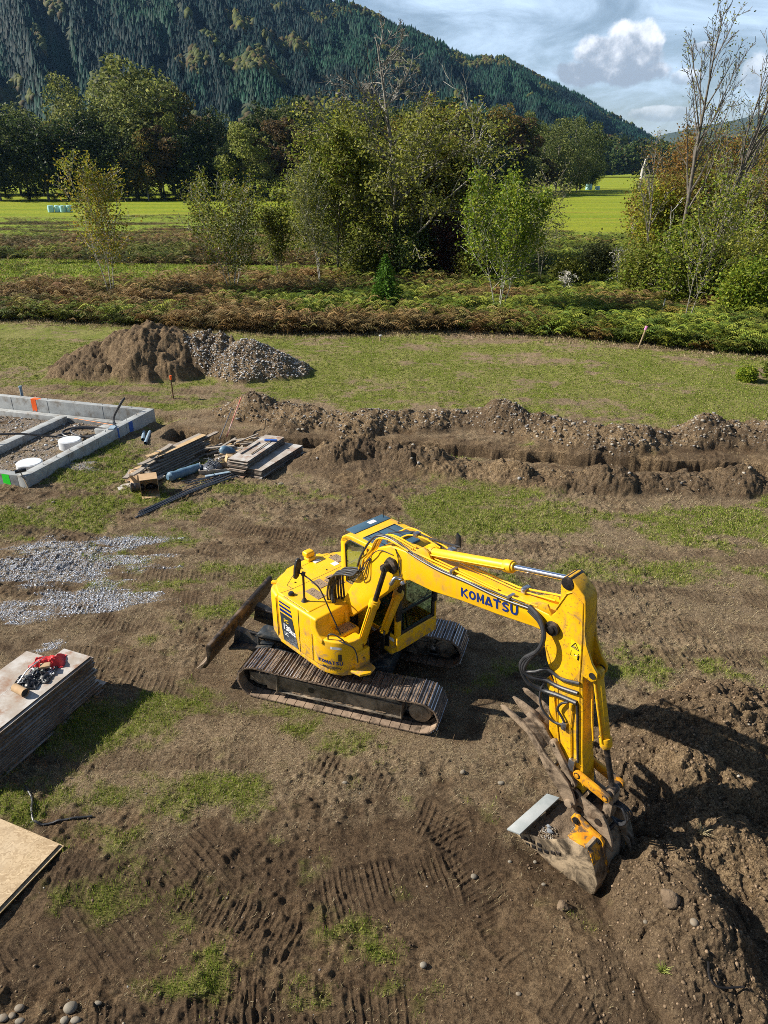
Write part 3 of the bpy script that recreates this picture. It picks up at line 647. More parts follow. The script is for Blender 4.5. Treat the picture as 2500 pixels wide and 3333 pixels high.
for s in (-1, 1):
    for e in (-1, 1):
        cf.hexa([(e * .30, s * .35, .34), (e * .95, s * .78, .24), (e * .55, s * .80, .24), (e * .05, s * .45, .34), (e * .30, s * .35, .62), (e * .95, s * .78, .50), (e * .55, s * .80, .50), (e * .05, s * .45, .62)])
cf.build('undercarriage_frame', blue_steel, ex, bevel=.015)
m = MB(TL); m.cyl((0, 0, .64), (0, 0, .75), .56, 48); m.cyl((0, 0, .74), (0, 0, .80), .50, 48); m.build('slewing_ring', dark_steel, ex)

# --- dozer blade
bl = MB(TL)
front = [(-2.54, .45), (-2.47, .50), (-2.40, .58), (-2.365, .68), (-2.355, .80), (-2.36, .90), (-2.33, .99), (-2.27, 1.005)]
back = [(-2.24, .99), (-2.225, .93), (-2.26, .80), (-2.30, .64), (-2.37, .52), (-2.42, .45)]
bl.prism(front + back, -1.24, 1.24)
blade = bl.build('dozer_blade', blade_steel, ex, bevel=.012)
m = MB(TL); m.prism([(-2.60, .42), (-2.57, .445), (-2.44, .56), (-2.42, .55), (-2.50, .42)], -1.25, 1.25); m.build('cutting_edge', thumb_steel, blade)
for s in (-1, 1):
    a = MB(TL); y0, y1 = s * .42 - .07, s * .42 + .07
    a.prism([(-2.26, .50), (-2.18, .86), (-1.98, .80), (-1.70, .60), (-.72, .48), (-.72, .28), (-1.7, .38)], y0, y1)
    a.prism([(-2.20, s * .75), (-2.20, s * .30), (-1.45, s * .34), (-1.45, s * .50)], .56, .61, 'xy')
    a.build('push_arm', blue_steel, ex, bevel=.012)
    c = MB(TL); ys = s * .36; c.cyl((-2.2, ys, .78), (-1.70, ys, .74), .033, 14); c.cyl((-1.70, ys, .74), (-.95, ys, .70), .062, 18); c.cyl((-1.72, ys, .745), (-1.65, ys, .735), .075, 18)
    cy = c.build('blade_cylinder', dark_steel, ex)
    g_ = MB(TL); g_.prism([(-1.74, .84), (-1.66, .89), (-1.05, .84), (-1.05, .79), (-1.7, .80)], ys - .15, ys + .15); g_.span(-1.74, -1.70, ys + .10, ys + .14, .45, .84); g_.span(-1.74, -1.70, ys - .14, ys - .10, .45, .84)
    g_.build('cylinder_guard', blue_steel, ex, bevel=.01)

# --- house
hp = [(-1.0, -1.07), (.28, -1.07), (.42, -1.045), (.56, -.99), (.68, -.90), (.775, -.78), (.82, -.62), (.84, -.36)]
tail = [(-1.52 * cos(a), 1.50 * sin(a)) for a in [R(x) for x in range(42, -43, -6)]]
def outline(inset=0.0, tail_only=False):
    out = []
    for a in range(43, -44, -5): out.append((-(1.52 - inset) * cos(R(a)) - .02, (1.47 - inset) * sin(R(a)) * 1.0))
    return out
hb = MB(TU)
base = outline(.03) + [(-.9, -1.04), (.28, -1.04), (.42, -1.015), (.56, -.96), (.68, -.87), (.76, -.76), (.79, -.62), (.80, -.40), (.42, -.40), (.42, .10), (.85, .14), (.85, 1.08), (-.9, 1.04)]
hb.prism(base, .80, .93, 'xy'); hb.build('revolving_frame', yellow, ex, bevel=.015)
# counterweight, rounded tail
cw = MB(TU); cw.prism(outline() + [(-.86, -1.06), (-.86, 1.06)], .86, 1.78, 'xy'); cwo = cw.build('counterweight', yellow, ex, bevel=.07, seg=4)
# right-hand engine side with tall doors
sd1 = MB(TU); sd1.prism([(-.83, -1.075), (.27, -1.07), (.27, -.30), (-.83, -.30)], .90, 1.83, 'xy'); side = sd1.build('engine_side_door', yellow, ex, bevel=.05, seg=3)
# curved front-right compartment
fr = MB(TU)
prof = [(.10, .93), (.10, 1.83), (.17, 1.80), (.24, 1.70), (.29, 1.59), (.34, 1.55)]
P0 = [(.18, -1.078), (.30, -1.072), (.42, -1.045), (.56, -.99), (.68, -.90), (.775, -.78), (.815, -.68), (.825, -.50), (.60, -.50), (.60, -.74), (.18, -.74)]
fr.prism(P0, .93, 1.50, 'xy')
fr.prism([(.10, 1.4), (.10, 1.825), (.16, 1.81), (.22, 1.74), (.28, 1.62), (.34, 1.53), (.42, 1.49), (.42, 1.4)], -1.074, -.76)
comp = fr.build('battery_compartment', yellow, ex, bevel=.03, seg=3)
st = MB(TU); st.span(.27, .56, -.78, -.36, .93, 1.50); st.span(-.06, .25, -.95, -.40, 1.2, 1.70)
steps = st.build('step_box', yellow, ex, bevel=.02)
m = MB(TU); m.span(.31, .52, -.70, -.40, 1.500, 1.512); m.span(-.02, .20, -.90, -.56, 1.70, 1.712); build_each(m, 'step_tread', hoodgrille, steps)
m = MB(TU); m.span(.56, .86, -.70, -.40, .93, 1.27); lb = m.build('front_locker', yellow, ex, bevel=.018)
m = MB(TU); m.span(.858, .864, -.665, -.435, .97, 1.22); m.build('locker_door', yellow, lb, bevel=.002)
m = MB(TU); m.cyl((.862, -.55, 1.12), (.872, -.55, 1.12), .014, 10); m.build('locker_lock', blackp, lb)
m = MB(TU); m.prism([(.80, -.80), (1.0, -.76), (1.08, -.60), (1.02, -.42), (.80, -.40)], .90, .945, 'xy'); m.build('foot_step', yellow, ex, bevel=.01)
# engine hood top and its hatch lines
hd = MB(TU)
hd.prism([(-1.24, -.70), (-1.10, -.90), (-.86, -1.02), (.02, -1.02), (.02, -.30), (.10, -.30), (.10, .08), (-.40, .10), (-.40, 1.06), (-.95, 1.06), (-1.20, .80), (-1.42, .40), (-1.46, 0), (-1.42, -.40)], 1.70, 1.845, 'xy')
hood = hd.build('engine_hood', yellow, ex, bevel=.03, seg=3)
ln = MB(TU)
def groove(pts, w_=.010, z=1.846):
    for a, b in zip(pts, pts[1:]):
        a = Vector((*a, 0)); b = Vector((*b, 0)); t = (b - a).normalized() * .004; nn = Vector((-t.y, t.x, 0)).normalized() * w_ / 2
        ln.hexa([(*(a - t - nn).xy, z - .004), (*(b + t - nn).xy, z - .004), (*(b + t + nn).xy, z - .004), (*(a - t + nn).xy, z - .004), (*(a - t - nn).xy, z), (*(b + t - nn).xy, z), (*(b + t + nn).xy, z), (*(a - t + nn).xy, z)])
groove([(-.93, -.76), (-1.28, -.25), (-1.30, .62)]); groove([(-.93, -.76), (-.76, -.76), (-.76, .95)]); groove([(-.80, -1.0), (-.76, -.76)]); groove([(-.70, -1.02), (-.08, -1.02)], .008)
ln.build('panel_gap', blackp, hood, smooth=0)
m = MB(TU)
for (a, b, c_, d) in ((-.54, -.17, -.66, -.48), (-.70, -.42, -.40, -.20), (-.66, -.28, .02 - .12, .06), (-1.18, -.90, .42, .62), (-.60, -.44, -.30 + .12, .0)): m.span(a, b, c_, d, 1.845, 1.853)
build_each(m, 'hood_grille', hoodgrille, hood, smooth=0)
m = MB(TU); m.cyl((-.62, -.90, 1.84), (-.62, -.90, 1.885), .055, 20); m.cyl((-.62, -.90, 1.885), (-.62, -.90, 1.90), .045, 20); m.build('fuel_cap', blackp, hood, bevel=.006)
m = MB(TU); m.span(-.98, -.86, .30, .42, 1.845, 1.849); m.build('hood_sticker', white, hood, smooth=0)
m = MB(TU)
for x_, y_ in ((-.9, -.6), (-1.2, .5), (-.85, .1), (-.82, .6), (-1.22, -.2)): m.cyl((x_, y_, 1.845), (x_, y_, 1.858), .014, 8)
build_each(m, 'hood_latch', dark_steel, hood)
# seams on the side
sm = MB(TU)
sm.span(-.215, -.207, -1.079, -1.074, .93, 1.80); sm.span(-.85, -.842, -1.08, -1.07, .93, 1.76); sm.span(.145, .153, -1.082, -1.076, .95, 1.5)
build_each(sm, 'door_seam', blackp, side, smooth=0)
# decal with stripes and the type number
zf = -1.0795
dm = MB(TU); dm.ngon([(-.745, zf, 1.52), (-.400, zf, 1.52), (-.262, zf, .955), (-.68, zf, .955), (-.72, zf, 1.2)])
dcl = dm.build('model_decal', decal_dark, side, smooth=0, recalc=False)
st_ = MB(TU)
for k in range(3):
    z1 = 1.755 - k * .075; h_ = (.036, .046, .058)[k]; st_.ngon([(-.755 + .002 * k, zf, z1), (-.445 + .018 * k, zf, z1), (-.435 + .018 * k, zf, z1 - h_), (-.753 + .002 * k, zf, z1 - h_)])
st_.build('stripe_decal', navy, side, smooth=0, recalc=False)
text_obj('type_lettering', 'PC', .075, TU, (-.64, zf - .002, 1.36), (1, 0, 0), (0, 0, 1), lime, dcl, .03, .13)
text_obj('type_lettering', '138us', .125, TU, (-.655, zf - .002, 1.205), (1, 0, -.10), (0, 0, 1), white, dcl, .03, .34)
text_obj('type_lettering', 'LC', .075, TU, (-.64, zf - .002, 1.085), (1, 0, 0), (0, 0, 1), white, dcl, .03, .11)
# lettering on the curved compartment (facet between two corners of the outline)
def facet(a, b, s, off=.004):
    a = Vector(a); b = Vector(b); t = (b - a).normalized(); nn = Vector((t.y, -t.x)); p = a + t * s + nn * off; return (p.x, p.y), t
(px_, py_), t_ = facet((.30, -1.072), (.775, -.78), 0.0, .085)
def curved(ob, org, zshift=0):
    """wrap lettering, modelled flat along x in the TU frame, round the compartment's plan curve"""
    pts = [Vector(p) for p in ((.18, -1.078), (.30, -1.072), (.42, -1.045), (.56, -.99), (.68, -.90), (.775, -.78), (.815, -.68))]
    off = ROOTLOC[ob]; c, s = cos(R(-46)), sin(R(-46))
    for v in ob.data.vertices:
        wv = v.co + off - Vector(EX); lx = wv.x * c + wv.y * s; lz = wv.z; d = lx - org
        for a, b in zip(pts, pts[1:]):
            L_ = (b - a).length
            if d <= L_ or b is pts[-1]: break
            d -= L_
        t = (b - a).normalized(); q = a + t * d + Vector((t.y, -t.x)) * .006
        v.co = Vector(TU((q.x, q.y, lz))) - off
kt = block_text('maker_lettering', 'KOMATSU', .072, TU, (.30, 0, 1.035), (1, 0, 0), (0, 0, 1), navy, comp, .46, (0, 0, 0)); curved(kt, .18)
kt = text_obj('dealer_lettering', 'MODERN', .048, TU, (.38, 0, .945), (1, 0, 0), (0, 0, 1), decal_dark, comp, .02, .36, .4); curved(kt, .18)
def patch(name, x0, x1, z0, z1, m_, par=None):
    mb = MB(TU); n = 6
    for k in range(n):
        a = x0 + (x1 - x0) * k / n; b = x0 + (x1 - x0) * (k + 1) / n; mb.ngon([(a, 0, z0), (b, 0, z0), (b, 0, z1), (a, 0, z1)])
    o = mb.build(name, m_, par or comp, smooth=0, recalc=False); curved(o, .18); return o
patch('white_label', .55, .74, 1.355, 1.405, white); patch('door_vent', .68, .74, 1.12, 1.26, blackp)
kt = text_obj('label_lettering', 'LB6 0000', .026, TU, (.56, 0, 1.368), (1, 0, 0), (0, 0, 1), decal_dark, comp, .02, .16); curved(kt, .18); bpy.data.objects.remove(kt)
# radiator / tank bodies in the middle, behind the boom foot
m = MB(TU); m.span(-.40, .08, -.30, .08, .93, 1.60); m.span(.05, .14, -.72, .06, .93, 1.40); m.build('valve_cover', dark_steel, ex, bevel=.02)
# beacon / work lamp box on the tail
m = MB(TU); m.box((-1.38, .12, 1.88), (.18, .18, .08)); m.box((-1.41, .12, 1.965), (.16, .20, .12)); wl = m.build('rear_camera_housing', yellow, ex, bevel=.035, seg=3)
m = MB(TU); m.span(-1.27, -1.18, .10, .24, 1.845, 1.86); m.build('camera_label', white, wl)
m = MB(TU)
for a in (-34, 16, 40): m.box((-1.49 * cos(R(a)), 1.44 * sin(R(a)), 1.79), (.13, .09, .05), R(-a))
build_each(m, 'lifting_lug', yellow, cwo, bevel=.012)
# mirrors and rails
mr = MB(TU); mr.tube([(-.30, -.86, 1.84), (-.30, -.86, 1.90)], [.06, .03], 14); mr.tube([(-.30, -.86, 1.86), (-.30, -.855, 2.36)], .02, 10); mr.cyl((-.30, -.86, 2.36), (-.30, -.84, 2.42), .035)
mr.tube([(-.30, -.85, 2.38), (-.36, -.90, 2.40)], .012); mir = mr.build('mirror_post', rubber, ex)
m = MB(TU); m.prism([(-1.0, 2.33), (-.965, 2.30), (-.90, 2.34), (-.84, 2.50), (-.84, 2.64), (-.87, 2.68), (-.93, 2.66), (-.98, 2.52)], -.40, -.35, 'yz'); m.build('mirror_head', blackp, mir, bevel=.012)
rl = MB(TU); rl.tube(spline([(-.28, -.85, 2.37), (-.12, -.83, 2.33), (.05, -.80, 2.24), (.16, -.79, 2.10), (.30, -.77, 1.85), (.50, -.74, 1.50)], 5), .013, 8)
rl.tube(spline([(.46, -.98, 1.50), (.48, -.98, 1.60), (.56, -.93, 1.62), (.68, -.86, 1.55), (.72, -.84, 1.50)], 5), .013, 8)
rl.tube(spline([(.62, -.88, 1.50), (.72, -.86, 1.50), (.86, -.78, 1.44), (.90, -.74, 1.30), (.90, -.72, 1.14), (.86, -.68, 1.10)], 5), .012, 8)
rl.build('grab_rail', rubber, ex)

# --- cab
CL0, CL1 = .115, 1.125
cabp = [(-.43, .95), (-.43, 2.60), (-.36, 2.76), (-.22, 2.80), (.52, 2.80), (.74, 2.74), (.87, 2.60), (.99, 1.90), (.99, .95)]
cb = MB(TU)
cb.prism([(-.45, 2.60), (-.40, 2.72), (-.30, 2.79), (-.15, 2.815), (.50, 2.815), (.70, 2.77), (.83, 2.70), (.90, 2.60), (.80, 2.585), (.70, 2.66), (.50, 2.72), (-.2, 2.72), (-.35, 2.62)], CL0, CL1)     # roof
cb.span(-.44, .99, CL0, CL1, .95, 1.03)                                                 # floor
for y0, y1 in ((CL0, CL0 + .045), (CL1 - .045, CL1)):
    cb.prism([(-.45, 1.0), (-.30, 1.0), (-.30, 1.90), (-.33, 2.58), (-.26, 2.68), (-.12, 2.74), (-.12, 2.79), (-.30, 2.78), (-.40, 2.71), (-.45, 2.60)], y0, y1)      # rear post
    cb.prism([(.16, 1.0), (.25, 1.0), (.25, 2.74), (.16, 2.74)], y0, y1)                # door post
    cb.prism([(.92, 1.0), (1.0, 1.0), (1.0, 1.90), (.90, 2.62), (.78, 2.75), (.60, 2.78), (.55, 2.72), (.72, 2.68), (.82, 2.55), (.92, 1.90)], y0, y1)   # front post
    cb.prism([(-.44, .95), (.99, .95), (.99, 1.26), (.20, 1.26), (.20, 1.85), (-.44, 1.85)], y0 + .002, y1 - .002)
cb.span(-.45, -.40, CL0, CL1, 1.0, 1.95)                                                # rear wall
cb.span(.945, 1.012, CL0, CL1, .95, 1.27)                                               # front lower panel
cabf = cb.build('cab', yellow, ex, bevel=.018, seg=3)
m = MB(TU)
m.span(.975, 1.005, CL0 + .002, CL0 + .10, 1.27, 1.60); m.build('front_post_cover', yellow, cabf, bevel=.01)
m = MB(TU)                                                                              # dark windscreen frame
for y0, y1 in ((CL0, CL0 + .10), (CL1 - .10, CL1)): m.prism([(.955, 1.58), (1.008, 1.58), (1.008, 1.91), (.915, 2.56), (.865, 2.54), (.955, 1.90)], y0 - .004, y1 + .004)
for y0, y1 in ((CL0 + .06, CL0 + .12), (CL1 - .12, CL1 - .06)): m.prism([(.965, 1.27), (1.004, 1.27), (1.004, 1.62), (.965, 1.62)], y0, y1)
m.span(.965, 1.004, CL0 + .06, CL1 - .06, 1.27, 1.33); m.build('windscreen_frame', navy_rubber if 'navy_rubber' in globals() else blackp, cabf, bevel=.006)
m = MB(TU); m.prism([(.985, 1.72), (1.012, 1.72), (1.012, 1.76), (.985, 1.76)], CL0 + .10, CL1 - .10); m.tube([(1.02, .78, 1.80), (1.02, .84, 1.90), (1.0, .93, 1.92)], .008, 6); m.tube([(1.02, .35, 1.80), (1.02, .95, 1.84)], .007, 6); m.build('wiper', blackp, cabf)
def pane(pts, par=cabf, nm='window_pane'): m = MB(TU); m.ngon(pts); return m.build(nm, glassm, par, smooth=0, recalc=False)
pane([(.990, CL0 + .10, 1.30), (.990, CL1 - .10, 1.30), (.990, CL1 - .10, 1.73), (.990, CL0 + .10, 1.73)], nm='windscreen'); pane([(.985, CL0 + .08, 1.76), (.985, CL1 - .08, 1.76), (.985, CL1 - .08, 1.90), (.89, CL1 - .08, 2.58), (.89, CL0 + .08, 2.58), (.985, CL0 + .08, 1.90)][:0] + [(.985, CL0 + .10, 1.76), (.985, CL1 - .10, 1.76), (.89, CL1 - .10, 2.57), (.89, CL0 + .10, 2.57)], nm='windscreen')
for y0 in (CL0 + .02, CL1 - .02):
    pane([(-.30, y0, 1.85), (.16, y0, 1.85), (.16, y0, 2.72), (-.20, y0, 2.72), (-.33, y0, 2.60)]); pane([(.25, y0, 1.26), (.92, y0, 1.26), (.92, y0, 1.90), (.80, y0, 2.62), (.60, y0, 2.74), (.25, y0, 2.74)])
pane([(-.425, CL0 + .05, 1.95), (-.425, CL1 - .05, 1.95), (-.425, CL1 - .05, 2.62), (-.425, CL0 + .05, 2.62)])
m = MB(TU)                                                                              # black rubber surround of the side window
for a, b in (((-.31, 1.84), (-.31, 2.60)), ((-.31, 2.60), (-.18, 2.725)), ((-.18, 2.725), (.17, 2.725)), ((.17, 2.725), (.17, 1.84)), ((.17, 1.84), (-.31, 1.84))): m.tube([(a[0], CL0 + .004, a[1]), (b[0], CL0 + .004, b[1])], .014, 6)
m.build('window_seal', blackp, cabf)
m = MB(TU); m.span(-.40, -.17, CL0 + .10, CL1 - .03, 2.80, 2.826); rp = m.build('rear_roof_panel', hatchm, cabf, bevel=.008)
m = MB(TU); m.span(-.34, -.24, .66, .82, 2.826, 2.829); m.build('roof_sticker', white, rp, smooth=0)
m = MB(TU); m.span(.05, .55, CL0 + .08, CL1 - .15, 2.815, 2.835); rh = m.build('roof_hatch', hatchm, cabf, bevel=.008)
m = MB(TU)
for y_ in (CL0 + .16, CL0 + .40, CL0 + .64): m.span(.10, .50, y_, y_ + .025, 2.834, 2.843)
m.tube([(.075, CL0 + .10, 2.838), (.53, CL0 + .10, 2.838), (.53, CL1 - .17, 2.838), (.075, CL1 - .17, 2.838), (.075, CL0 + .10, 2.838)], .008, 6); m.build('hatch_rib', decal_dark, rh)
m = MB(TU); m.span(.55, .74, CL0 + .12, CL1 - .2, 2.755, 2.80); m.build('front_roof_window', hatchm, cabf, bevel=.01)
m = MB(TU); m.cyl((-.28, 1.02, 2.80), (-.28, 1.02, 2.98), .006, 6); m.build('antenna', blackp, cabf); m = MB(TU); m.tube([(.08, 1.05, 2.80), (.08, 1.05, 2.86), (.08, 1.05, 2.87), (.08, 1.05, 2.96)], [.02, .02, .012, .012], 8); m.build('rust_bolt', thumb_steel, cabf)
m = MB(TU); m.span(-.18, .30, .38, .86, 1.35, 1.50); m.prism([(-.20, 1.45), (-.08, 1.45), (-.16, 2.12), (-.26, 2.12)], .40, .84); m.span(-.27, -.17, .50, .74, 2.12, 2.32)
m.span(-.15, .35, .25, .36, 1.4, 1.66); m.span(-.15, .35, .88, .99, 1.4, 1.66); m.span(.62, .80, .30, .50, 1.1, 1.62); m.build('operator_seat', seatm, cabf, bevel=.03)
m = MB(TU)
for y_ in (.32, .92): m.tube([(.28, y_, 1.62), (.33, y_, 1.80)], .018, 8); m.blobby((.335, y_, 1.84), .035, 1, 1)
for y_ in (.55, .68): m.tube([(.70, y_, 1.03), (.62, y_, 1.45)], .015, 8)
build_each(m, 'control_lever', blackp, cabf)
m = MB(TU); m.prism([(-.30, 1.98), (.10, 1.90), (.14, 2.30), (-.20, 2.42)], .92, .95); m.build('safety_vest', mat('hi_vis_vest', (.45, .62, .02), (.55, .70, .03), .8), cabf)
m = MB(TU); m.tube([(.86, 1.22, 1.2), (.90, 1.24, 2.3), (.88, 1.12, 2.55)], .012, 6); m.tube([(.90, 1.24, 1.7), (.96, 1.10, 1.5)], .012, 6); m.build('door_rail', rubber, cabf)
m = MB(TU); m.ngon([(.996, .0, 0)] * 0 or [(.35, CL0 - .003, 1.12), (.52, CL0 - .003, 1.12), (.52, CL0 - .003, 1.18), (.35, CL0 - .003, 1.18)]); m.ngon([(.62, CL0 - .003, 1.0), (.80, CL0 - .003, 1.0), (.80, CL0 - .003, 1.10), (.62, CL0 - .003, 1.10)]); m.ngon([(.80, CL0 - .003, 1.13), (.93, CL0 - .003, 1.13), (.93, CL0 - .003, 1.2), (.80, CL0 - .003, 1.2)]); build_each(m, 'warning_label', white, cabf, smooth=0, recalc=False)
m = MB(TU); m.tube([(.80, 1.30, 2.42), (.78, 1.16, 2.55)], .012, 6); m.prism([(.74, 2.25), (.80, 2.25), (.84, 2.55), (.79, 2.57)], 1.24, 1.40); m.build('cab_mirror', blackp, cabf, bevel=.008)

# --- boom
B0, B1 = -.35, -.05; BC = -.20
bm_ = MB(TU)
bpts = [(.06, 1.66), (.10, 1.80), (.40, 2.30), (.68, 2.70), (.87, 3.06), (1.05, 3.24), (1.30, 3.365), (1.60, 3.395), (2.0, 3.395), (2.70, 3.425), (3.37, 3.43), (3.95, 3.50), (4.16, 3.50), (4.30, 3.42), (4.31, 3.30), (4.20, 3.22),
        (3.93, 3.20), (3.39, 3.115), (2.74, 3.035), (2.17, 2.94), (1.72, 2.925), (1.52, 2.83), (1.22, 2.49), (.82, 2.08), (.36, 1.60), (.22, 1.53), (.10, 1.56)]
bm_.prism(bpts, B0, B1); boom = bm_.build('boom', yellow, ex, bevel=.022, seg=3)
m = MB(TU); m.prism([(1.28, 2.93), (1.20, 3.05), (1.28, 3.17), (1.42, 3.17), (1.48, 3.05), (1.42, 2.93)], B0 - .06, B1 + .06); m.cyl((1.31, B0 - .20, 3.03), (1.31, B1 + .20, 3.03), .045, 18); m.build('cylinder_boss', dark_steel, boom, bevel=.01)
m = MB(TU); m.cyl((.18, B0 - .10, 1.66), (.18, B1 + .10, 1.66), .11, 24); m.prism([(-.05, .93), (.42, .93), (.30, 1.66), (.22, 1.80), (.12, 1.80), (.04, 1.62)], B0 - .10, B0 - .04); m.prism([(-.05, .93), (.42, .93), (.30, 1.66), (.22, 1.80), (.12, 1.80), (.04, 1.62)], B1 + .04, B1 + .10)
m.build('boom_bracket', yellow, ex, bevel=.012)
m = MB(TU)
for y_ in (-.535, -.41, -.02, .105): m.prism([(.42, .82), (.80, .98), (.83, 1.36), (.74, 1.45), (.62, 1.30), (.42, 1.10)], y_, y_ + .025)
m.span(.38, .80, -.40, .10, .80, .86); build_each(m, 'cylinder_bracket', dark_steel, ex, bevel=.006)
block_text('maker_lettering', 'KOMATSU', .145, TU, (2.735, B0 - .003, 3.118), (1, 0, .145), (-.10, 0, 1), navy, boom, .985)
m = MB(TU)
for s_, e_ in (((2.02, 3.44), (1.94, 3.56)),): 
    for y_ in (BC - .12, BC + .08): m.prism([(1.70, 3.38), (2.15, 3.40), (2.05, 3.54), (1.95, 3.58), (1.86, 3.52)], y_, y_ + .04)
build_each(m, 'arm_cylinder_bracket', yellow, boom, bevel=.008)
for y_ in (B0 + .02, ): pass
m = MB(TU); m.prism([(3.72, 3.42), (3.80, 3.50), (4.0, 3.60), (4.12, 3.62), (4.2, 3.5)], B0 + .01, B0 + .04); m.prism([(3.72, 3.42), (3.80, 3.50), (4.0, 3.60), (4.12, 3.62), (4.2, 3.5)], B1 - .04, B1 - .01); build_each(m, 'boom_end_plate', yellow_worn, boom, bevel=.004)
def hydraulic(nm, base, gland, rodend, r, rr_, mt, rodm=chrome, eye=.07, par=ex):
    m = MB(TU); b, g_, e = Vector(base), Vector(gland), Vector(rodend); m.cyl(b, g_, r, 24); t = (g_ - b).normalized(); m.cyl(g_ - t * .13, g_, r * 1.22, 24); m.cyl(g_ - t * .02, g_ + t * .03, r * .95, 24)
    m.cyl(b - t * .02 - Vector((0, 0, 0)), b + t * .06, r * 1.12, 20)
    lat = Vector((0, 1, 0)); m.cyl(b - lat * .06, b + lat * .06, eye, 20)
    o = m.build(nm, mt, par, bevel=.006)
    m = MB(TU); m.cyl(g_, e, rr_, 20); m.build('piston_rod', rodm, o)
    m = MB(TU); m.cyl(e - lat * .055, e + lat * .055, eye, 20); m.cyl(e - lat * .075, e + lat * .075, eye * .45, 14); m.build('rod_eye', dark_steel, o, bevel=.004)
    # hydraulic line clipped along the barrel
    m = MB(TU); sidev = Vector((0, -1, 0)) * (r + .02); m.tube([b + sidev + t * .05, g_ + sidev - t * .08, g_ - t * .08 + Vector((0, -r, 0))], .012, 6); m.build('cylinder_pipe', mt, o)
    return o
hydraulic('arm_cylinder', (2.0, BC, 3.48), (3.46, BC, 3.84), (4.34, BC, 4.035), .072, .040, yellow)
hydraulic('boom_cylinder', (.74, -.47, 1.36), (1.07, -.47, 2.31), (1.31, -.47, 3.03), .075, .042, yellow, dark_steel)
hydraulic('boom_cylinder', (.74, .05, 1.32), (1.10, .05, 2.26), (1.31, .05, 3.03), .075, .042, yellow, dark_steel)

# --- arm
A0, A1 = -.335, -.065
am = MB(TU)
apts = [(4.27, 4.02), (4.29, 4.10), (4.36, 4.13), (4.43, 4.10), (4.60, 3.965), (4.63, 3.90), (4.66, 3.70), (4.69, 3.40), (4.72, 3.05), (4.755, 2.70), (4.82, 2.30), (4.90, 1.66), (4.985, 1.15), (5.0, 1.03), (4.95, .94), (4.87, .94), (4.82, 1.05), (4.64, 1.38),
        (4.50, 1.66), (4.44, 2.20), (4.34, 2.55), (4.20, 2.80), (4.15, 2.98), (4.13, 3.15), (4.10, 3.30), (4.13, 3.42), (4.24, 3.56), (4.285, 3.74), (4.275, 3.90)]
am.prism(apts, A0, A1); arm = am.build('arm', yellow_worn, ex, bevel=.016, seg=3)
m = MB(TU); m.cyl((4.24, B0 - .035, 3.33), (4.24, B1 + .035, 3.33), .10, 24); m.cyl((4.24, B0 - .06, 3.33), (4.24, B1 + .06, 3.33), .05, 18)
m.cyl((4.36, A0 - .012, 4.04), (4.36, A1 + .012, 4.04), .085, 24); build_each(m, 'pivot_pin', dark_steel, arm, bevel=.006)
m = MB(TU)
for a, b in (((4.24, 3.60), (4.37, 3.90)), ((4.37, 3.90), (4.44, 3.95)), ((4.44, 3.95), (4.60, 3.86)), ((4.60, 3.86), (4.66, 3.3)), ((4.66, 3.3), (4.70, 2.75)), ((4.70, 2.75), (4.86, 1.62))): m.tube([(a[0], A0 - .001, a[1]), (b[0], A0 - .001, b[1])], .011, 6)
m.tube([(4.16, A0 - .001, 3.0), (4.30, A0 - .001, 2.72), (4.42, A0 - .001, 2.45), (4.50, A0 - .001, 1.75)], .010, 6); m.build('weld_bead', yellow_worn, arm)
m = MB(TU)
for y0, y1 in ((A0 - .0, A0 + .04), (A1 - .04, A1)): m.prism([(4.64, 3.62), (4.72, 3.30), (4.83, 3.08), (4.92, 2.98), (4.92, 2.88), (4.86, 2.82), (4.74, 2.84), (4.69, 2.9)], y0, y1)
build_each(m, 'bucket_cylinder_bracket', yellow_worn, arm, bevel=.008)
m = MB(TU); m.cyl((4.86, A0 - .01, 2.92), (4.86, A1 + .01, 2.92), .045, 18); m.build('bracket_pin', blackp, arm)
m = MB(TU); m.prism([(4.22, 2.50), (4.26, 2.56), (4.40, 2.40), (4.50, 1.66), (4.44, 1.60), (4.38, 1.62), (4.30, 2.30)], A0 + .0, A0 + .05); m.prism([(4.22, 2.50), (4.26, 2.56), (4.40, 2.40), (4.50, 1.66), (4.44, 1.60), (4.38, 1.62), (4.30, 2.30)], A1 - .05, A1); build_each(m, 'thumb_mount', yellow_worn, arm, bevel=.006)
# safety sticker with a triangle and pictogram
yf = A0 - .0035
m = MB(TU); m.ngon([(4.505, yf, 3.30), (4.650, yf, 3.27), (4.672, yf, 3.03), (4.520, yf, 3.05)]); stk = m.build('safety_sticker', sticker_y, arm, smooth=0, recalc=False)
m = MB(TU); y2 = yf - .003
for a, b in (((4.575, 3.275), (4.525, 3.195)), ((4.525, 3.195), (4.635, 3.180)), ((4.635, 3.180), (4.575, 3.275))): m.tube([(a[0], y2, a[1]), (b[0], y2, b[1])], .0045, 4)
m.tube([(4.55, y2, 3.205), (4.575, y2, 3.215), (4.60, y2, 3.195)], .006, 4)
m.tube([(4.64, y2, 3.115), (4.64, y2, 3.075)], .012, 5); m.tube([(4.635, y2, 3.075), (4.633, y2, 3.045)], .005, 4); m.tube([(4.648, y2, 3.075), (4.648, y2, 3.045)], .005, 4); m.cyl((4.64, y2 - .002, 3.13), (4.64, y2 + .002, 3.13), .008, 8)
m.tube([(4.575, y2, 3.11), (4.59, y2, 3.095), (4.615, y2, 3.10)], .005, 4); m.tube([(4.53, y2, 3.14), (4.53, y2, 3.07), (4.56, y2, 3.065)], .003, 4); m.build('pictogram', blackp, stk)
hydraulic('bucket_cylinder', (4.86, BC, 2.90), (5.13, BC, 1.88), (5.32, BC, 1.25), .068, .038, yellow_worn, dark_steel)
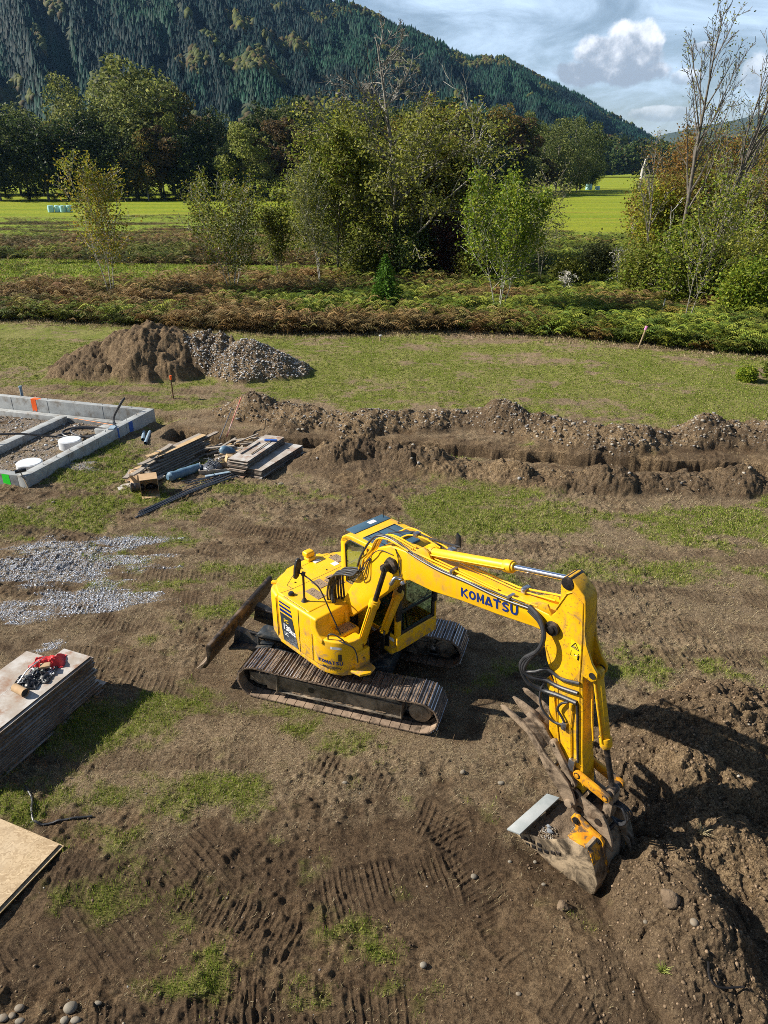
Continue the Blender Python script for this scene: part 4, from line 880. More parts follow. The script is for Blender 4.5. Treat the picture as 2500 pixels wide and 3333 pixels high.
# linkage
def link(nm, a, b, y, w_, thick, mt, r=.06):
    a = Vector(a); b = Vector(b); t = (b - a).normalized(); n_ = Vector((-t.y, t.x)); P = []
    for k in range(9): an = pi / 2 + pi * k / 8; P.append(tuple(a + t * cos(an) * r + n_ * sin(an) * r))
    for k in range(9): an = -pi / 2 + pi * k / 8; P.append(tuple(b + t * cos(an) * r + n_ * sin(an) * r))
    mid = (a + b) / 2; m = MB(TU); m.prism(P, y - thick / 2, y + thick / 2); m.cyl((a.x, y - thick * .8, a.y), (a.x, y + thick * .8, a.y), r * .5, 14); m.cyl((b.x, y - thick * .8, b.y), (b.x, y + thick * .8, b.y), r * .5, 14)
    return m.build(nm, mt, ex, bevel=.006)
for y_ in (A0 - .04, A1 + .04): link('tipping_link', (4.90, 1.32), (5.33, 1.24), y_, .1, .05, yellow_rust, .065)
link('bucket_link', (5.33, 1.24), (5.33, .86), BC, .1, .16, thumb_steel, .06)
m = MB(TU); m.cyl((5.33, A0 - .07, 1.24), (5.33, A1 + .07, 1.24), .045, 16); m.cyl((4.90, A0 - .07, 1.32), (4.90, A1 + .07, 1.32), .045, 16); m.cyl((4.92, A0 - .09, 1.0), (4.92, A1 + .09, 1.0), .06, 18); build_each(m, 'link_pin', dark_steel, ex)
cq = MB(TU)
for y0 in (A0 - .075, A1 + .03): cq.prism([(4.86, 1.04), (4.92, 1.08), (5.0, 1.02), (5.20, .98), (5.34, .93), (5.42, .84), (5.52, .62), (5.56, .44), (5.48, .47), (5.38, .52), (5.10, .58), (4.98, .60), (4.93, .70), (4.86, .90)], y0, y0 + .045)
cq.span(5.02, 5.36, A0 - .03, A1 + .03, .62, .80); cqo = cq.build('quick_coupler', thumb_steel, ex, bevel=.008)
m = MB(TU)
for p in ((5.30, .80), (5.02, .80)): m.cyl((p[0], A0 - .09, p[1]), (p[0], A1 + .09, p[1]), .05, 18)
build_each(m, 'coupler_pin', dark_steel, cqo)
m = MB(TU)
for k in range(4): m.tube(spline([(5.36, -.26 + .04 * k, 1.06), (5.52, -.28 + .05 * k, 1.12 - .03 * k), (5.60, -.25 + .05 * k, .92), (5.50, -.22 + .03 * k, .76), (5.36, -.2, .80)], 5), .013, 7)
build_each(m, 'coupler_hose', rubber, cqo)
# --- thumb
tp_up = [(3.655, 1.80), (3.72, 1.815), (3.875, 1.79), (4.05, 1.745), (4.23, 1.655), (4.37, 1.53), (4.47, 1.42), (4.60, 1.35), (4.70, 1.30), (4.84, 1.20), (4.93, 1.08), (4.985, .94), (4.95, .83), (4.87, .80)]
tp_lo = [(4.80, .88), (4.70, 1.0), (4.55, 1.12), (4.43, 1.26), (4.30, 1.44), (4.12, 1.61), (3.90, 1.69), (3.70, 1.745)]
th = MB(TU)
for y_ in (-.50, .02): th.prism(tp_up + tp_lo, y_, y_ + .04)
th.prism([(3.68, 1.82), (3.85, 1.82), (4.02, 1.79), (4.20, 1.70), (4.12, 1.58), (3.96, 1.64), (3.80, 1.72)], -.26, -.21)
th.prism([(4.02, 1.75), (4.20, 1.68), (4.40, 1.50), (4.36, 1.42), (4.16, 1.62), (4.02, 1.68)], -.47, .03); th.prism([(4.02, 1.80), (4.06, 1.88), (4.30, 1.80), (4.48, 1.62), (4.42, 1.52), (4.2, 1.72)], -.40, -.36); th.prism([(4.02, 1.80), (4.06, 1.88), (4.30, 1.80), (4.48, 1.62), (4.42, 1.52), (4.2, 1.72)], -.10, -.06)
th.cyl((4.90, -.54, .90), (4.90, .10, .90), .06, 18); th.cyl((4.55, -.50, 1.22), (4.55, .02, 1.22), .025, 12)
tho = th.build('thumb', thumb_steel, ex, bevel=.008)
link('thumb_link', (4.50, 1.62), (4.86, 1.16), -.40, .1, .06, thumb_steel, .055)
link('thumb_link', (4.50, 1.62), (4.86, 1.16), -.02, .1, .06, thumb_steel, .055)
# --- bucket
K0, K1 = -.74, .25
bk = MB(TU); T_ = .03
side_p = [(4.36, .02), (4.44, -.05), (4.64, -.15), (4.90, -.19), (5.20, -.20), (5.44, -.17), (5.56, -.07), (5.575, .15), (5.50, .36), (5.36, .60), (5.10, .58), (4.92, .40), (4.72, .23), (4.50, .13)]
for y0 in (K0, K1 - T_): bk.prism(side_p, y0, y0 + T_)
def shell(pts, t, y0, y1):
    for a, b in zip(pts, pts[1:]):
        a = Vector(a); b = Vector(b); n_ = Vector((-(b - a).y, (b - a).x)).normalized() * t
        bk.hexa([(a.x, y0, a.y), (b.x, y0, b.y), (b.x, y1, b.y), (a.x, y1, a.y), (a.x + n_.x, y0, a.y + n_.y), (b.x + n_.x, y0, b.y + n_.y), (b.x + n_.x, y1, b.y + n_.y), (a.x + n_.x, y1, a.y + n_.y)])
shell([(4.34, .0), (4.44, -.055), (4.64, -.155), (4.90, -.195), (5.20, -.205), (5.44, -.175), (5.565, -.07), (5.58, .15), (5.505, .36), (5.365, .605)], .03, K0 + .004, K1 - .004)
bk.prism([(5.12, .57), (5.36, .63), (5.40, .55), (5.14, .50)], K0 + .01, K1 - .01)
bko = bk.build('bucket', bucket_steel, ex, bevel=.006)
m = MB(TU); m.prism([(4.28, .01), (4.30, .04), (4.50, -.04), (4.56, -.13), (4.44, -.08)], K0 - .01, K1 + .01); m.build('cutting_lip', bucket_steel, bko, bevel=.004)
m = MB(TU)
for i, (x_, z_) in enumerate(((4.46, .03), (4.57, .07), (4.68, .10), (4.50, -.05), (4.60, -.01), (4.70, .02), (4.80, .07), (4.90, .14), (4.98, .20), (4.72, -.12), (4.86, -.14), (5.0, -.155))):
    m.box((x_, K0 - .006, z_), (.07, .012, .055), 0, Matrix.Rotation(R(-20), 3, 'Y'))
build_each(m, 'wear_pad', dark_steel, bko, bevel=.006)
m = MB(TU)
for y0 in (-.50, .06 - .045): m.prism([(4.95, .66), (4.98, .74), (5.04, .77), (5.12, .74), (5.28, .68), (5.40, .66), (5.46, .60), (5.47, .50), (5.60, .12), (5.52, .26), (5.40, .50), (5.12, .50), (5.0, .56)], y0, y0 + .05)
ear = m.build('bucket_ear', yellow_rust, bko, bevel=.006)
m = MB(TU)
for p in ((5.04, .68), (5.38, .58)): m.cyl((p[0], -.53, p[1]), (p[0], .09, p[1]), .035, 18); m.cyl((p[0], -.515, p[1]), (p[0], -.50, p[1]), .055, 18)
m.build('bucket_pin', dark_steel, ear)
m = MB(TU); m.prism([(5.06, .60), (5.34, .62), (5.42, .56), (5.56, .20), (5.52, .20), (5.36, .56), (5.10, .56)], -.73, -.50); m.build('top_plate', yellow_rust, bko, bevel=.004)
m = MB(TU); m.prism([(5.46, .46), (5.60, .40), (5.66, .25), (5.62, .22), (5.56, .34)], -.03, .0); m.prism([(5.46, .46), (5.60, .40), (5.66, .25), (5.62, .22), (5.56, .34)], .05, .08); build_each(m, 'lifting_hook', thumb_steel, bko, bevel=.006)

# --- hydraulic lines
hs = MB(TU)
for k in range(7):
    y_ = -.44 + .045 * k; z_ = .02 * (k % 3)
    hs.tube(spline([(.02 + .015 * k, y_ - .08, 1.48), (-.06 + .02 * k, y_ - .10, 1.95), (.02, y_ - .06, 2.30 + z_), (.22, y_ - .02, 2.44 + z_), (.48, y_, 2.52 + z_), (.60 + .01 * k, y_ + .02, 2.64 + z_)], 7), .019, 9)
hs.tube(spline([(.10, -.48, 1.4), (.10, -.50, 1.7), (-.02, -.46, 2.0), (-.02, -.36, 2.2)], 6), .04, 12)
build_each(hs, 'hose_bundle', rubber, ex)
pp = MB(TU)
for k in range(4):
    y_ = B0 - .015 + .055 * k if k else B0 - .02; d = .03 * k
    pp.tube(spline([(.58 + d * .3, y_, 2.66), (.60 + d, y_, 2.84), (.74 + d * .4, y_, 2.98), (.88, y_, 3.14 + .01 * k), (.98, y_, 3.34), (1.12, y_, 3.44), (1.36, y_, 3.47), (1.7, y_, 3.44)], 6), .015, 8)
pp.tube([(1.7, B0 + .02, 3.44), (2.7, B0 + .02, 3.465), (3.4, B0 + .02, 3.46), (3.98, B0 + .02, 3.53)], .015, 8); pp.tube([(1.7, B0 + .10, 3.44), (2.7, B0 + .09, 3.45), (3.3, B0 + .08, 3.45)], .013, 8)
pp.tube(spline([(1.2, B1 - .02, 3.47), (1.45, B1 + .0, 3.62), (1.9, B1, 3.60), (2.2, B1, 3.56), (2.5, B1 - .03, 3.47)], 6), .015, 8); pp.tube([(2.5, B1 - .03, 3.47), (3.5, B1 - .03, 3.49), (4.16, B1 - .03, 3.66)], .015, 8); pp.tube([(2.5, B1 - .08, 3.46), (3.5, B1 - .08, 3.48), (4.1, B1 - .08, 3.58)], .012, 8)
pp.tube(spline([(1.3, BC, 3.42), (1.5, BC + .05, 3.56), (1.8, BC + .08, 3.60), (2.1, BC + .09, 3.56)], 6), .013, 8)
build_each(pp, 'steel_pipe', yellow, boom)
bh = MB(TU)
bh.tube(spline([(.56, B0 - .03, 2.72), (.70, B0 - .06, 3.0), (.92, B0 - .03, 3.36), (1.12, B0 - .01, 3.47), (1.4, B0, 3.475), (1.8, B0 - .015, 3.40), (2.3, B0 - .018, 3.37), (2.8, B0 - .018, 3.40), (3.4, B0 - .02, 3.41), (3.9, B0 - .02, 3.47)], 6), .017, 8)
bh.tube(spline([(.60, B0 - .05, 2.80), (.80, B0 - .05, 3.2), (1.0, B0 - .01, 3.44), (1.3, B0 + .03, 3.50), (1.8, B0 + .0, 3.43), (2.4, B0 - .015, 3.40), (3.0, B0 - .016, 3.43), (3.9, B0 - .01, 3.50)], 6), .011, 8)
bh.tube(spline([(1.1, BC, 3.46), (1.5, BC + .1, 3.60), (1.9, BC + .12, 3.62), (2.2, BC + .12, 3.66), (2.5, BC + .06, 3.74)], 6), .013, 8)
bh.tube(spline([(1.42, B0 - .01, 3.36), (1.48, B0 - .012, 3.2), (1.50, B0 - .012, 3.02), (1.52, B0 - .012, 2.92)], 5), .007, 6); bh.tube(spline([(1.40, B0 - .01, 3.36), (1.52, B0 - .012, 3.24), (1.53, B0 - .012, 3.05), (1.56, B0 - .012, 2.93)], 5), .006, 6)
bh.tube(spline([(.85, B0 - .012, 2.9), (.95, B0 - .05, 3.1), (1.1, B0 - .02, 3.22), (1.36, B0 - .012, 3.24)], 5), .007, 6)
for k in range(3): bh.tube(spline([(.50 + .1 * k, B0 - .012, 2.45), (.62 + .08 * k, B0 - .05, 2.62), (.74 + .04 * k, B0 - .03, 2.85), (.85, B0 - .012, 2.98)], 5), .008, 6)
build_each(bh, 'boom_hose', rubber, boom)
m = MB(TU)
for x_, z_ in ((1.25, 3.43), (2.55, 3.44), (3.55, 3.46)): m.box((x_, B0 + .03, z_ + .015), (.05, .14, .05))
for x_, z_ in ((1.62, 3.60), (3.62, 3.52)): m.box((x_, B1 - .04, z_), (.07, .14, .07))
m.box((2.35, BC + .06, 3.62), (.10, .10, .08)); build_each(m, 'hose_clamp', polished, boom, bevel=.006)
m = MB(TU); m.prism([(2.36, 3.70), (2.40, 3.66), (2.46, 3.70), (2.44, 3.86), (2.38, 3.90)], BC + .10, BC + .14); m.build('work_light', blackp, boom, bevel=.006)
m = MB(TU); m.tube(spline([(1.56, B0 - .02, 2.90), (1.50, B0 - .10, 2.92), (1.46, B0 - .14, 2.82), (1.40, B0 - .10, 2.78)], 5), .03, 10); m.cyl((1.62, B0 - .06, 2.90), (1.66, B0 - .06, 2.86), .05, 16); wl2 = m.build('work_light', polished, boom, bevel=.004)
ah = MB(TU)
for k in range(3):
    o_ = .03 * k
    ah.tube(spline([(3.88, B0 - .02 - o_ * .2, 3.50 - o_), (4.08, B0 - .06, 3.42 - o_), (4.20, B0 - .12, 3.24 - o_ * .5), (4.16, B0 - .16, 3.02), (3.98 + o_, B0 - .17, 2.80), (3.94 + o_, B0 - .16, 2.62), (4.05 + o_, B0 - .12, 2.42 + o_ * 3.5), (4.22 + o_ * .5, A0 - .04, 2.34 + o_ * 6.0), (4.45, A0 - .025, 2.38 + o_ * 4.6), (4.72, A0 - .025, 2.42 + o_ * 5.2)], 8), .031 - .004 * k, 10)
ah.tube(spline([(4.24, A0 - .03, 2.52), (4.20, A0 - .06, 2.30), (4.26, A0 - .07, 2.08), (4.42, A0 - .05, 1.95), (4.58, A0 - .03, 1.96)], 7), .017, 9)
ah.tube(spline([(4.60, A0 - .025, 2.36), (4.52, A0 - .05, 2.30), (4.48, A0 - .05, 2.18), (4.56, A0 - .04, 2.08), (4.60, A0 - .03, 2.0)], 7), .017, 9)
ah.tube(spline([(4.72, A0 - .02, 2.42), (4.76, A0 - .02, 2.2), (4.80, A0 - .02, 1.9), (4.86, A0 - .02, 1.5)], 6), .017, 9)
build_each(ah, 'arm_hose', rubber, arm)
m = MB(TU); m.tube([(4.67, A0 - .02, 2.36), (4.68, A0 - .02, 2.0), (4.76, A0 - .02, 1.45)], .011, 8); m.cyl((4.655, A0 - .025, 2.38), (4.66, A0 - .025, 2.28), .03, 12); m.tube([(4.78, A1 - .1, 2.7), (4.93, A0 + .02, 2.3), (5.0, A0 + .02, 1.95)], .011, 8)
m.tube([(4.36, A0 - .01, 2.40), (4.55, A0 - .01, 1.60)], .010, 8); build_each(m, 'arm_pipe', yellow_worn, arm)
m = MB(TU); m.box((4.60, A0 - .03, 1.96), (.07, .05, .12)); m.box((4.79, A0 - .035, 1.42), (.09, .06, .18)); m.box((4.70, A0 - .035, 1.34), (.10, .05, .04)); build_each(m, 'valve_block', polished, arm, bevel=.006)

# load in the bucket
def bucket_fill():
    n = 46; xs = np.linspace(4.46, 5.44, n); ys = np.linspace(K0 + .025, K1 - .035, n); X, Y = np.meshgrid(xs, ys)
    Z = .07 + .24 * (X - 4.46) + .10 * (fbm(X * 4, Y * 4, 4, 5) - .5) + .02 * (fbm(X * 25, Y * 25, 3, 6) - .5) - .05 * np.exp(-((X - 4.8) / .2) ** 2) + .0
    Z = np.minimum(Z, np.interp(X, [4.4, 4.5, 4.72, 4.92, 5.1, 5.36, 5.5], [.06, .14, .24, .40, .5, .45, .4]) - .01)
    V = np.array([TU((a, b, c)) for a, b, c in zip(X.ravel(), Y.ravel(), Z.ravel())]); I = np.arange(n * n).reshape(n, n)
    F = np.stack([I[:-1, :-1], I[:-1, 1:], I[1:, 1:], I[1:, :-1]], -1).reshape(-1, 4)
    o = mesh_np('bucket_load_soil', V, F, soil, smooth=True); tag(o, 'brown soil filling the tilted excavator bucket', 'soil', kind='stuff'); return X, Y, Z
_bx, _by, _bz = bucket_fill()
# ---------------------------------------------------------------- materials of the site
ply_face = mat('weathered_plywood_face', (0.36, 0.31, 0.26), (0.50, 0.48, 0.45), 0.75, scale=2.2, lo=.4, hi=.62, bump=.1, dirt=(0.27, 0.15, 0.09), dirt_lo=.46, dirt_hi=.68, dirt_scale=2.4)
ply_edge = mat('plywood_edge', (0.085, 0.068, 0.054), (0.17, 0.145, 0.115), 0.9, scale=8, bump=.5, bscale=60, stretch=(1, 1, 9), dirt=(0.06, 0.05, 0.045), dirt_lo=.45, dirt_hi=.6, dirt_scale=6)  # edge colour darkened to carry the shade on the stack sides
board_m = mat('weathered_board', (0.27, 0.225, 0.18), (0.44, 0.39, 0.33), 0.85, scale=5, bump=.4, bscale=30, dirt=(0.13, 0.10, 0.08), dirt_lo=.5, dirt_hi=.7, dirt_scale=5)
board_new = mat('fresh_board', (0.48, 0.32, 0.16), (0.58, 0.42, 0.24), 0.8, scale=5, bump=.3)
card = mat('cardboard', (0.42, 0.28, 0.15), (0.50, 0.34, 0.20), 0.85, bump=.05)
pvc_blue = mat('blue_grey_pipe', (0.26, 0.36, 0.45), (0.33, 0.42, 0.50), 0.4, bump=0)
hdpe = mat('white_plastic', (0.62, 0.66, 0.70), (0.72, 0.75, 0.78), 0.45, scale=3, bump=.03)
blk_bag = mat('black_sheeting', (0.012, 0.013, 0.018), (0.03, 0.03, 0.035), 0.35, bump=.4, bscale=14, bdist=.03)
blue_bag = mat('blue_sheeting', (0.09, 0.17, 0.25), (0.15, 0.25, 0.34), 0.45, bump=.3, bscale=16, bdist=.02)
steelbar = mat('rebar_steel', (0.07, 0.085, 0.11), (0.12, 0.12, 0.13), 0.5, .5, scale=20, bump=.3)
galv = mat('galvanised_metal', (0.45, 0.47, 0.50), (0.3, 0.31, 0.33), .4, .8, scale=9, bump=0)
red_cloth = mat('red_sheeting', (0.72, 0.03, 0.035), (0.60, 0.02, 0.025), 0.55, bump=.3, bscale=10, bdist=.03)
paint_o = mat('orange_marking_paint', (0.95, 0.13, 0.01), None, .6, bump=0); paint_g = mat('green_marking_paint', (0.02, 0.80, 0.03), None, .6, bump=0); paint_b = mat('blue_marking_paint', (0.02, 0.10, 0.40), None, .6, bump=0)
stone_m = mat('river_stone', (0.17, 0.145, 0.11), (0.25, 0.225, 0.18), .8, scale=6, bump=.3, dirt=(.2, .15, .1), dirt_lo=.5, dirt_hi=.7)
stone_g = mat('grey_stone', (0.12, 0.135, 0.155), (0.22, 0.24, 0.265), .8, scale=6, bump=.3)
wood_pole = mat('pole_wood', (0.30, 0.22, 0.13), (0.38, 0.29, 0.18), .8, bump=.1)
pink = mat('pink_ribbon', (0.7, 0.25, 0.5), None, .6, bump=0)
osb_m = None
def osb():
    m = bpy.data.materials.new('strand_board'); n = NT(m)
    v = n.N.new('ShaderNodeTexVoronoi'); v.inputs['Scale'].default_value = 15; v.distance = 'MANHATTAN'; mp = n.N.new('ShaderNodeMapping'); mp.inputs['Scale'].default_value = (1, 2.2, 1)
    nz = n.N.new('ShaderNodeTexNoise'); nz.inputs['Scale'].default_value = 7; n.L.new(n.tc.outputs['Object'], nz.inputs[0]); add = n.N.new('ShaderNodeVectorMath'); add.operation = 'MULTIPLY_ADD'; n.L.new(nz.outputs['Color'], add.inputs[0]); add.inputs[1].default_value = (.5, .5, .5); n.L.new(n.tc.outputs['Object'], add.inputs[2])
    n.L.new(add.outputs[0], mp.inputs[0]); n.L.new(mp.outputs[0], v.inputs['Vector'])
    c = n.mix(n.ramp(v.outputs['Color'], 0, 1, smooth=False), (0.29, 0.195, 0.10), (0.60, 0.46, 0.285)); c = n.mix(n.ramp(n.noise(1.2, 5), .4, .7), c, n.mix(.35, c, (.50, .41, .29)))
    n.col(c); n.rough(.8); return m
osb_m = osb()

def stackframe(a, b, w_):
    """origin a, long direction towards b; returns frame, length"""
    d = Vector(b) - Vector(a); ang = math.degrees(math.atan2(d.y, d.x)); return frame((a[0], a[1], 0), ang), d.length
def sheet(name, T, x0, x1, y0, y1, z0, z1, top, edge, rot=0.0, warp=0.0, label=None, cat=None, group=None, nudge=(0, 0)):
    cx, cy = (x0 + x1) / 2 + nudge[0], (y0 + y1) / 2 + nudge[1]; c, s = cos(rot), sin(rot); hx, hy = (x1 - x0) / 2, (y1 - y0) / 2
    def P(x, y, z): return T((cx + x * c - y * s, cy + x * s + y * c, z))
    mb = MB(); n = 8
    for k in range(n + 1):
        x = -hx + 2 * hx * k / n; dz = warp * ((k / n - .5) ** 2) * 4
        for y in (-hy, hy):
            for z in (z0 + dz, z1 + dz): mb.v.append(P(x, y, z))
    for k in range(n):
        i = 4 * k; j = i + 4; mb.cur = 0; mb.face(i + 1, i + 3, j + 3, j + 1); mb.cur = 1; mb.face(i, j, j + 2, i + 2); mb.face(i, i + 1, j + 1, j); mb.face(i + 2, j + 2, j + 3, i + 3)
    mb.face(0, 2, 3, 1); i = 4 * n; mb.face(i, i + 1, i + 3, i + 2)
    o = mb.build(name, [top, edge], None, smooth=0)
    return tag(o, label, cat, group)

# ---------------------------------------------------------------- tall stack of form panels, left edge
rr = random.Random(11)
T1, L1 = stackframe((-5.22, 10.22), (-5.99, 8.30), 1)       # long axis runs towards the camera-left
zz = .0; N1 = 27; hgt = .80
for k in range(N1):
    t = hgt / N1; lean = .07 * sin(k / N1 * pi)
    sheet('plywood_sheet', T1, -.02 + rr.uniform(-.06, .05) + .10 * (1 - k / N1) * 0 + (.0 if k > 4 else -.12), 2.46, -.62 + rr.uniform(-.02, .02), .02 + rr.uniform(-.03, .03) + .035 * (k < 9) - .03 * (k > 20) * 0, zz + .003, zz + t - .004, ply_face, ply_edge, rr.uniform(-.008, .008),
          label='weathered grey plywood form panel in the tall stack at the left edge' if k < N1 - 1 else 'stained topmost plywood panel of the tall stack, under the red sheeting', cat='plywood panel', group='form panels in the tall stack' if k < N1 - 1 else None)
    zz += t
TOPZ = zz
# a second row of panels beside it
for k in range(N1 - 1):
    t = hgt / N1; z0 = k * t
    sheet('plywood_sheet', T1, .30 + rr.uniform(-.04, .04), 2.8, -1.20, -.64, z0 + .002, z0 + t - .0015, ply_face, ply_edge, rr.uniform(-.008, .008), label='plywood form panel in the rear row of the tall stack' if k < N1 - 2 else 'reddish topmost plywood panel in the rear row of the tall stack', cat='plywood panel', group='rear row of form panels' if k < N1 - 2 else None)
def on_stack(x, y): return T1((x, y, 0))[:2]
# red sheeting
def cloth_patch(name, pts, m, seed, thick=.05, res=26, zbase=0, hgt=.12, label=None, cat=None):
    """crumpled sheet spanning the 4 corner points (world xy)"""
    a, b, c_, d = [np.array(p, float) for p in pts]; us = np.linspace(0, 1, res); U_, V_ = np.meshgrid(us, us)
    XY = (a[None, None] * ((1 - U_) * (1 - V_))[..., None] + b * (U_ * (1 - V_))[..., None] + c_ * (U_ * V_)[..., None] + d * ((1 - U_) * V_)[..., None])
    edge = np.minimum(np.minimum(U_, 1 - U_), np.minimum(V_, 1 - V_)); wx = fbm(U_ * 3 + seed, V_ * 3, 3, seed) - .5
    XY[..., 0] += wx * .12; XY[..., 1] += (fbm(U_ * 3, V_ * 3 + seed, 3, seed + 5) - .5) * .12
    Z = zbase + .012 + hgt * sstep(0, .3, edge) * (.35 + .9 * fbm(U_ * 2.2 + seed, V_ * 5, 4, seed + 9, rid=True)) 
    V = np.concatenate([np.stack([XY[..., 0], XY[..., 1], Z], -1).reshape(-1, 3), np.stack([XY[..., 0], XY[..., 1], Z * 0 + zbase + .004], -1).reshape(-1, 3)])
    I = np.arange(res * res).reshape(res, res); F = np.stack([I[:-1, :-1], I[:-1, 1:], I[1:, 1:], I[1:, :-1]], -1).reshape(-1, 4)
    ring = np.concatenate([I[0, :], I[1:, -1], I[-1, -2::-1], I[-2:0:-1, 0]]); nx = np.roll(ring, -1); S = np.stack([ring, nx, nx + res * res, ring + res * res], -1)
    o = mesh_np(name, V, np.concatenate([F, S]), m, smooth=True); return tag(o, label, cat)
cloth_patch('red_sheeting', [(-6.22, 9.96), (-5.92, 9.80), (-5.56, 9.90), (-5.66, 10.26)], red_cloth, 3, zbase=TOPZ, hgt=.17, label='crumpled red plastic sheeting on top of the tall panel stack', cat='plastic sheet')
def strap_pile(cx, cy, rx, ry, z, seed, label, cols, n=26, hh=.14):
    t = thing('strap_pile', label, 'straps', (cx, cy, z)); r_ = random.Random(seed)
    for ci, m_ in enumerate(cols):
        mb = MB()
        for k in range(n // (1 + ci)):
            a = r_.uniform(0, 2 * pi); P = []
            x = cx + r_.gauss(0, rx * .4); y = cy + r_.gauss(0, ry * .4)
            for j in range(6):
                a += r_.uniform(-1.3, 1.3); x += cos(a) * .07; y += sin(a) * .07; x = min(max(x, cx - rx), cx + rx); y = min(max(y, cy - ry), cy + ry)
                P.append((x, y, z + .015 + r_.uniform(0, hh) * max(.1, 1 - math.hypot((x - cx) / rx, (y - cy) / ry))))
            mb.tube(spline(P, 3), r_.choice((.007, .010, .014, .02)), 5)
        mb.build('strap', m_, t)
    mb = MB()
    for k in range(7): mb.blobby((cx + r_.uniform(-.6, .6) * rx, cy + r_.uniform(-.6, .6) * ry, z + .04), r_.uniform(.04, .075), seed + k, 2, (1, 1.3, .55), .4)
    mb.build('folded_strap', cols[0], t); return t
strap_pile(-5.86, 9.70, .20, .20, TOPZ, 5, 'tangle of dark straps and bags beside the red sheeting on the stack', [blk_bag, mat('faded_webbing', (.16, .18, .17), (.3, .3, .27), .8), galv])
strap_pile(-5.98, 9.50, .20, .16, TOPZ, 9, 'heap of black ratchet straps beside the cardboard tube on the stack', [blk_bag, mat('grey_webbing', (.10, .12, .14), None, .7)])
tb = thing('cardboard_tube', 'short brown cardboard tube lying on the tall panel stack', 'tube', (-5.97, 9.22, TOPZ))
m = MB(); p0, p1 = Vector((-6.10, 9.30, TOPZ + .075)), Vector((-5.86, 9.16, TOPZ + .075)); m.tube([p0, p1], .07, 24, cap=False); m.tube([p1, p0], .062, 24, cap=False); m.build('tube_wall', card, tb)
m = MB(); m.cyl(p1 - (p1 - p0).normalized() * .03, p1 - (p1 - p0).normalized() * .02, .062, 24); m.build('tube_end', blk_bag, tb)
m = MB(); m.tube([(-6.13, 9.44, TOPZ + .03), (-6.02, 9.62, TOPZ + .17), (-5.93, 9.82, TOPZ + .2)], .010, 6); m.tube([(-5.95, 9.72, TOPZ + .2), (-5.86, 9.98, TOPZ + .19)], .008, 6); tag(m.build('steel_rod', galv), 'thin pale rod poking out of the dark straps on the tall stack', 'rod')
m = MB(); m.box((-5.72, 9.72, TOPZ + .03), (.16, .12, .02), .5); tag(m.build('paper_scrap', white), 'white scrap of packaging at the edge of the strap tangle', 'packaging')
m = MB(); m.box((-5.80, 9.80, TOPZ + .13), (.16, .12, .04), .3); tag(m.build('cardboard_box', card, bevel=.004), 'small flattened cardboard box on the straps under the red sheeting', 'box')

# ---------------------------------------------------------------- OSB sheets, bottom left
To, Lo = stackframe((-4.46, 6.86), (-4.98, 5.60), 1)
for k in range(2):
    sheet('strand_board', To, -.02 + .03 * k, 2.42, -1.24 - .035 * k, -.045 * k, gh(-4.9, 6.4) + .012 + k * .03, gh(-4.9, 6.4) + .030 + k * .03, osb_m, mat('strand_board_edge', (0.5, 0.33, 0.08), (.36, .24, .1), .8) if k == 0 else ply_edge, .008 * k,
          label=('lower oriented strand board sheet with a yellow edge, bottom left', 'upper pale oriented strand board sheet lying on bare ground, bottom left')[k], cat='board')
def drape(pts, r, m, name, label, cat, n=8, lift=0.0, sub=8):
    P = spline([(x, y, 0) for x, y in pts], sub); H = ghs([p[0] for p in P], [p[1] for p in P]); mb = MB(); mb.tube([(p[0], p[1], h + r + lift) for p, h in zip(P, H)], r, n); return tag(mb.build(name, m), label, cat)
drape([(-5.50, 7.98), (-5.30, 7.75), (-5.15, 7.42), (-4.98, 7.27), (-4.7, 7.32), (-4.27, 7.42)], .017, rubber, 'hose_offcut', 'bent black hose offcut lying near the strand board', 'hose')

# ---------------------------------------------------------------- concrete foundation
FO = (-8.66, 25.8); fa = math.degrees(math.atan2(-.961, -.277)); TF = frame((FO[0], FO[1], 0), fa)   # x along the right wall towards the camera, y to the right of it (world east side)
fd = thing('concrete_foundation', 'grey poured concrete foundation walls at left with spray-painted marks', 'foundation', (FO[0], FO[1], 0))
# in TF: +x runs from far corner to near corner; -y runs to the left (west)
WZ = .42; m = MB(TF); m.span(0, 6.80, -.30, 0, -.8, WZ); m.build('right_wall', concrete, fd, bevel=.008)
m = MB(TF); m.span(0, .26, -9.5, -.302, -.8, WZ + .003); m.build('back_wall', concrete, fd, bevel=.008)
m = MB(TF); m.span(6.54, 6.80, -9.5, -.302, -.8, WZ - .003); m.build('front_wall', concrete, fd, bevel=.008)
m = MB(TF); m.span(.28, .58, -9.5, -.42, -.6, -.08); m.build('footing_ledge', concrete, fd, bevel=.01)
m = MB(TF); m.span(.60, 6.52, -3.84, -3.50, -.6, .0); m.build('interior_wall', concrete, fd, bevel=.012)
m = MB(TF); m.span(.60, 6.52, -7.4, -7.06, -.6, .0); m.build('interior_wall', concrete, fd, bevel=.012)
m = MB(TF); m.span(1.0, 1.6, -1.55, -1.0, -.6, .0); m.build('pad_footing', concrete, fd, bevel=.01)
m = MB(TF)
for y in (-2.1, -4.6, -6.3): m.span(.257, .264, y, y + .012, -.08, WZ - .01)
for x in (1.8, 3.4, 4.9): m.span(x, x + .012, -.004, .003, -.3, WZ - .01)
m.build('cold_joint', decal_dark, fd, smooth=0)
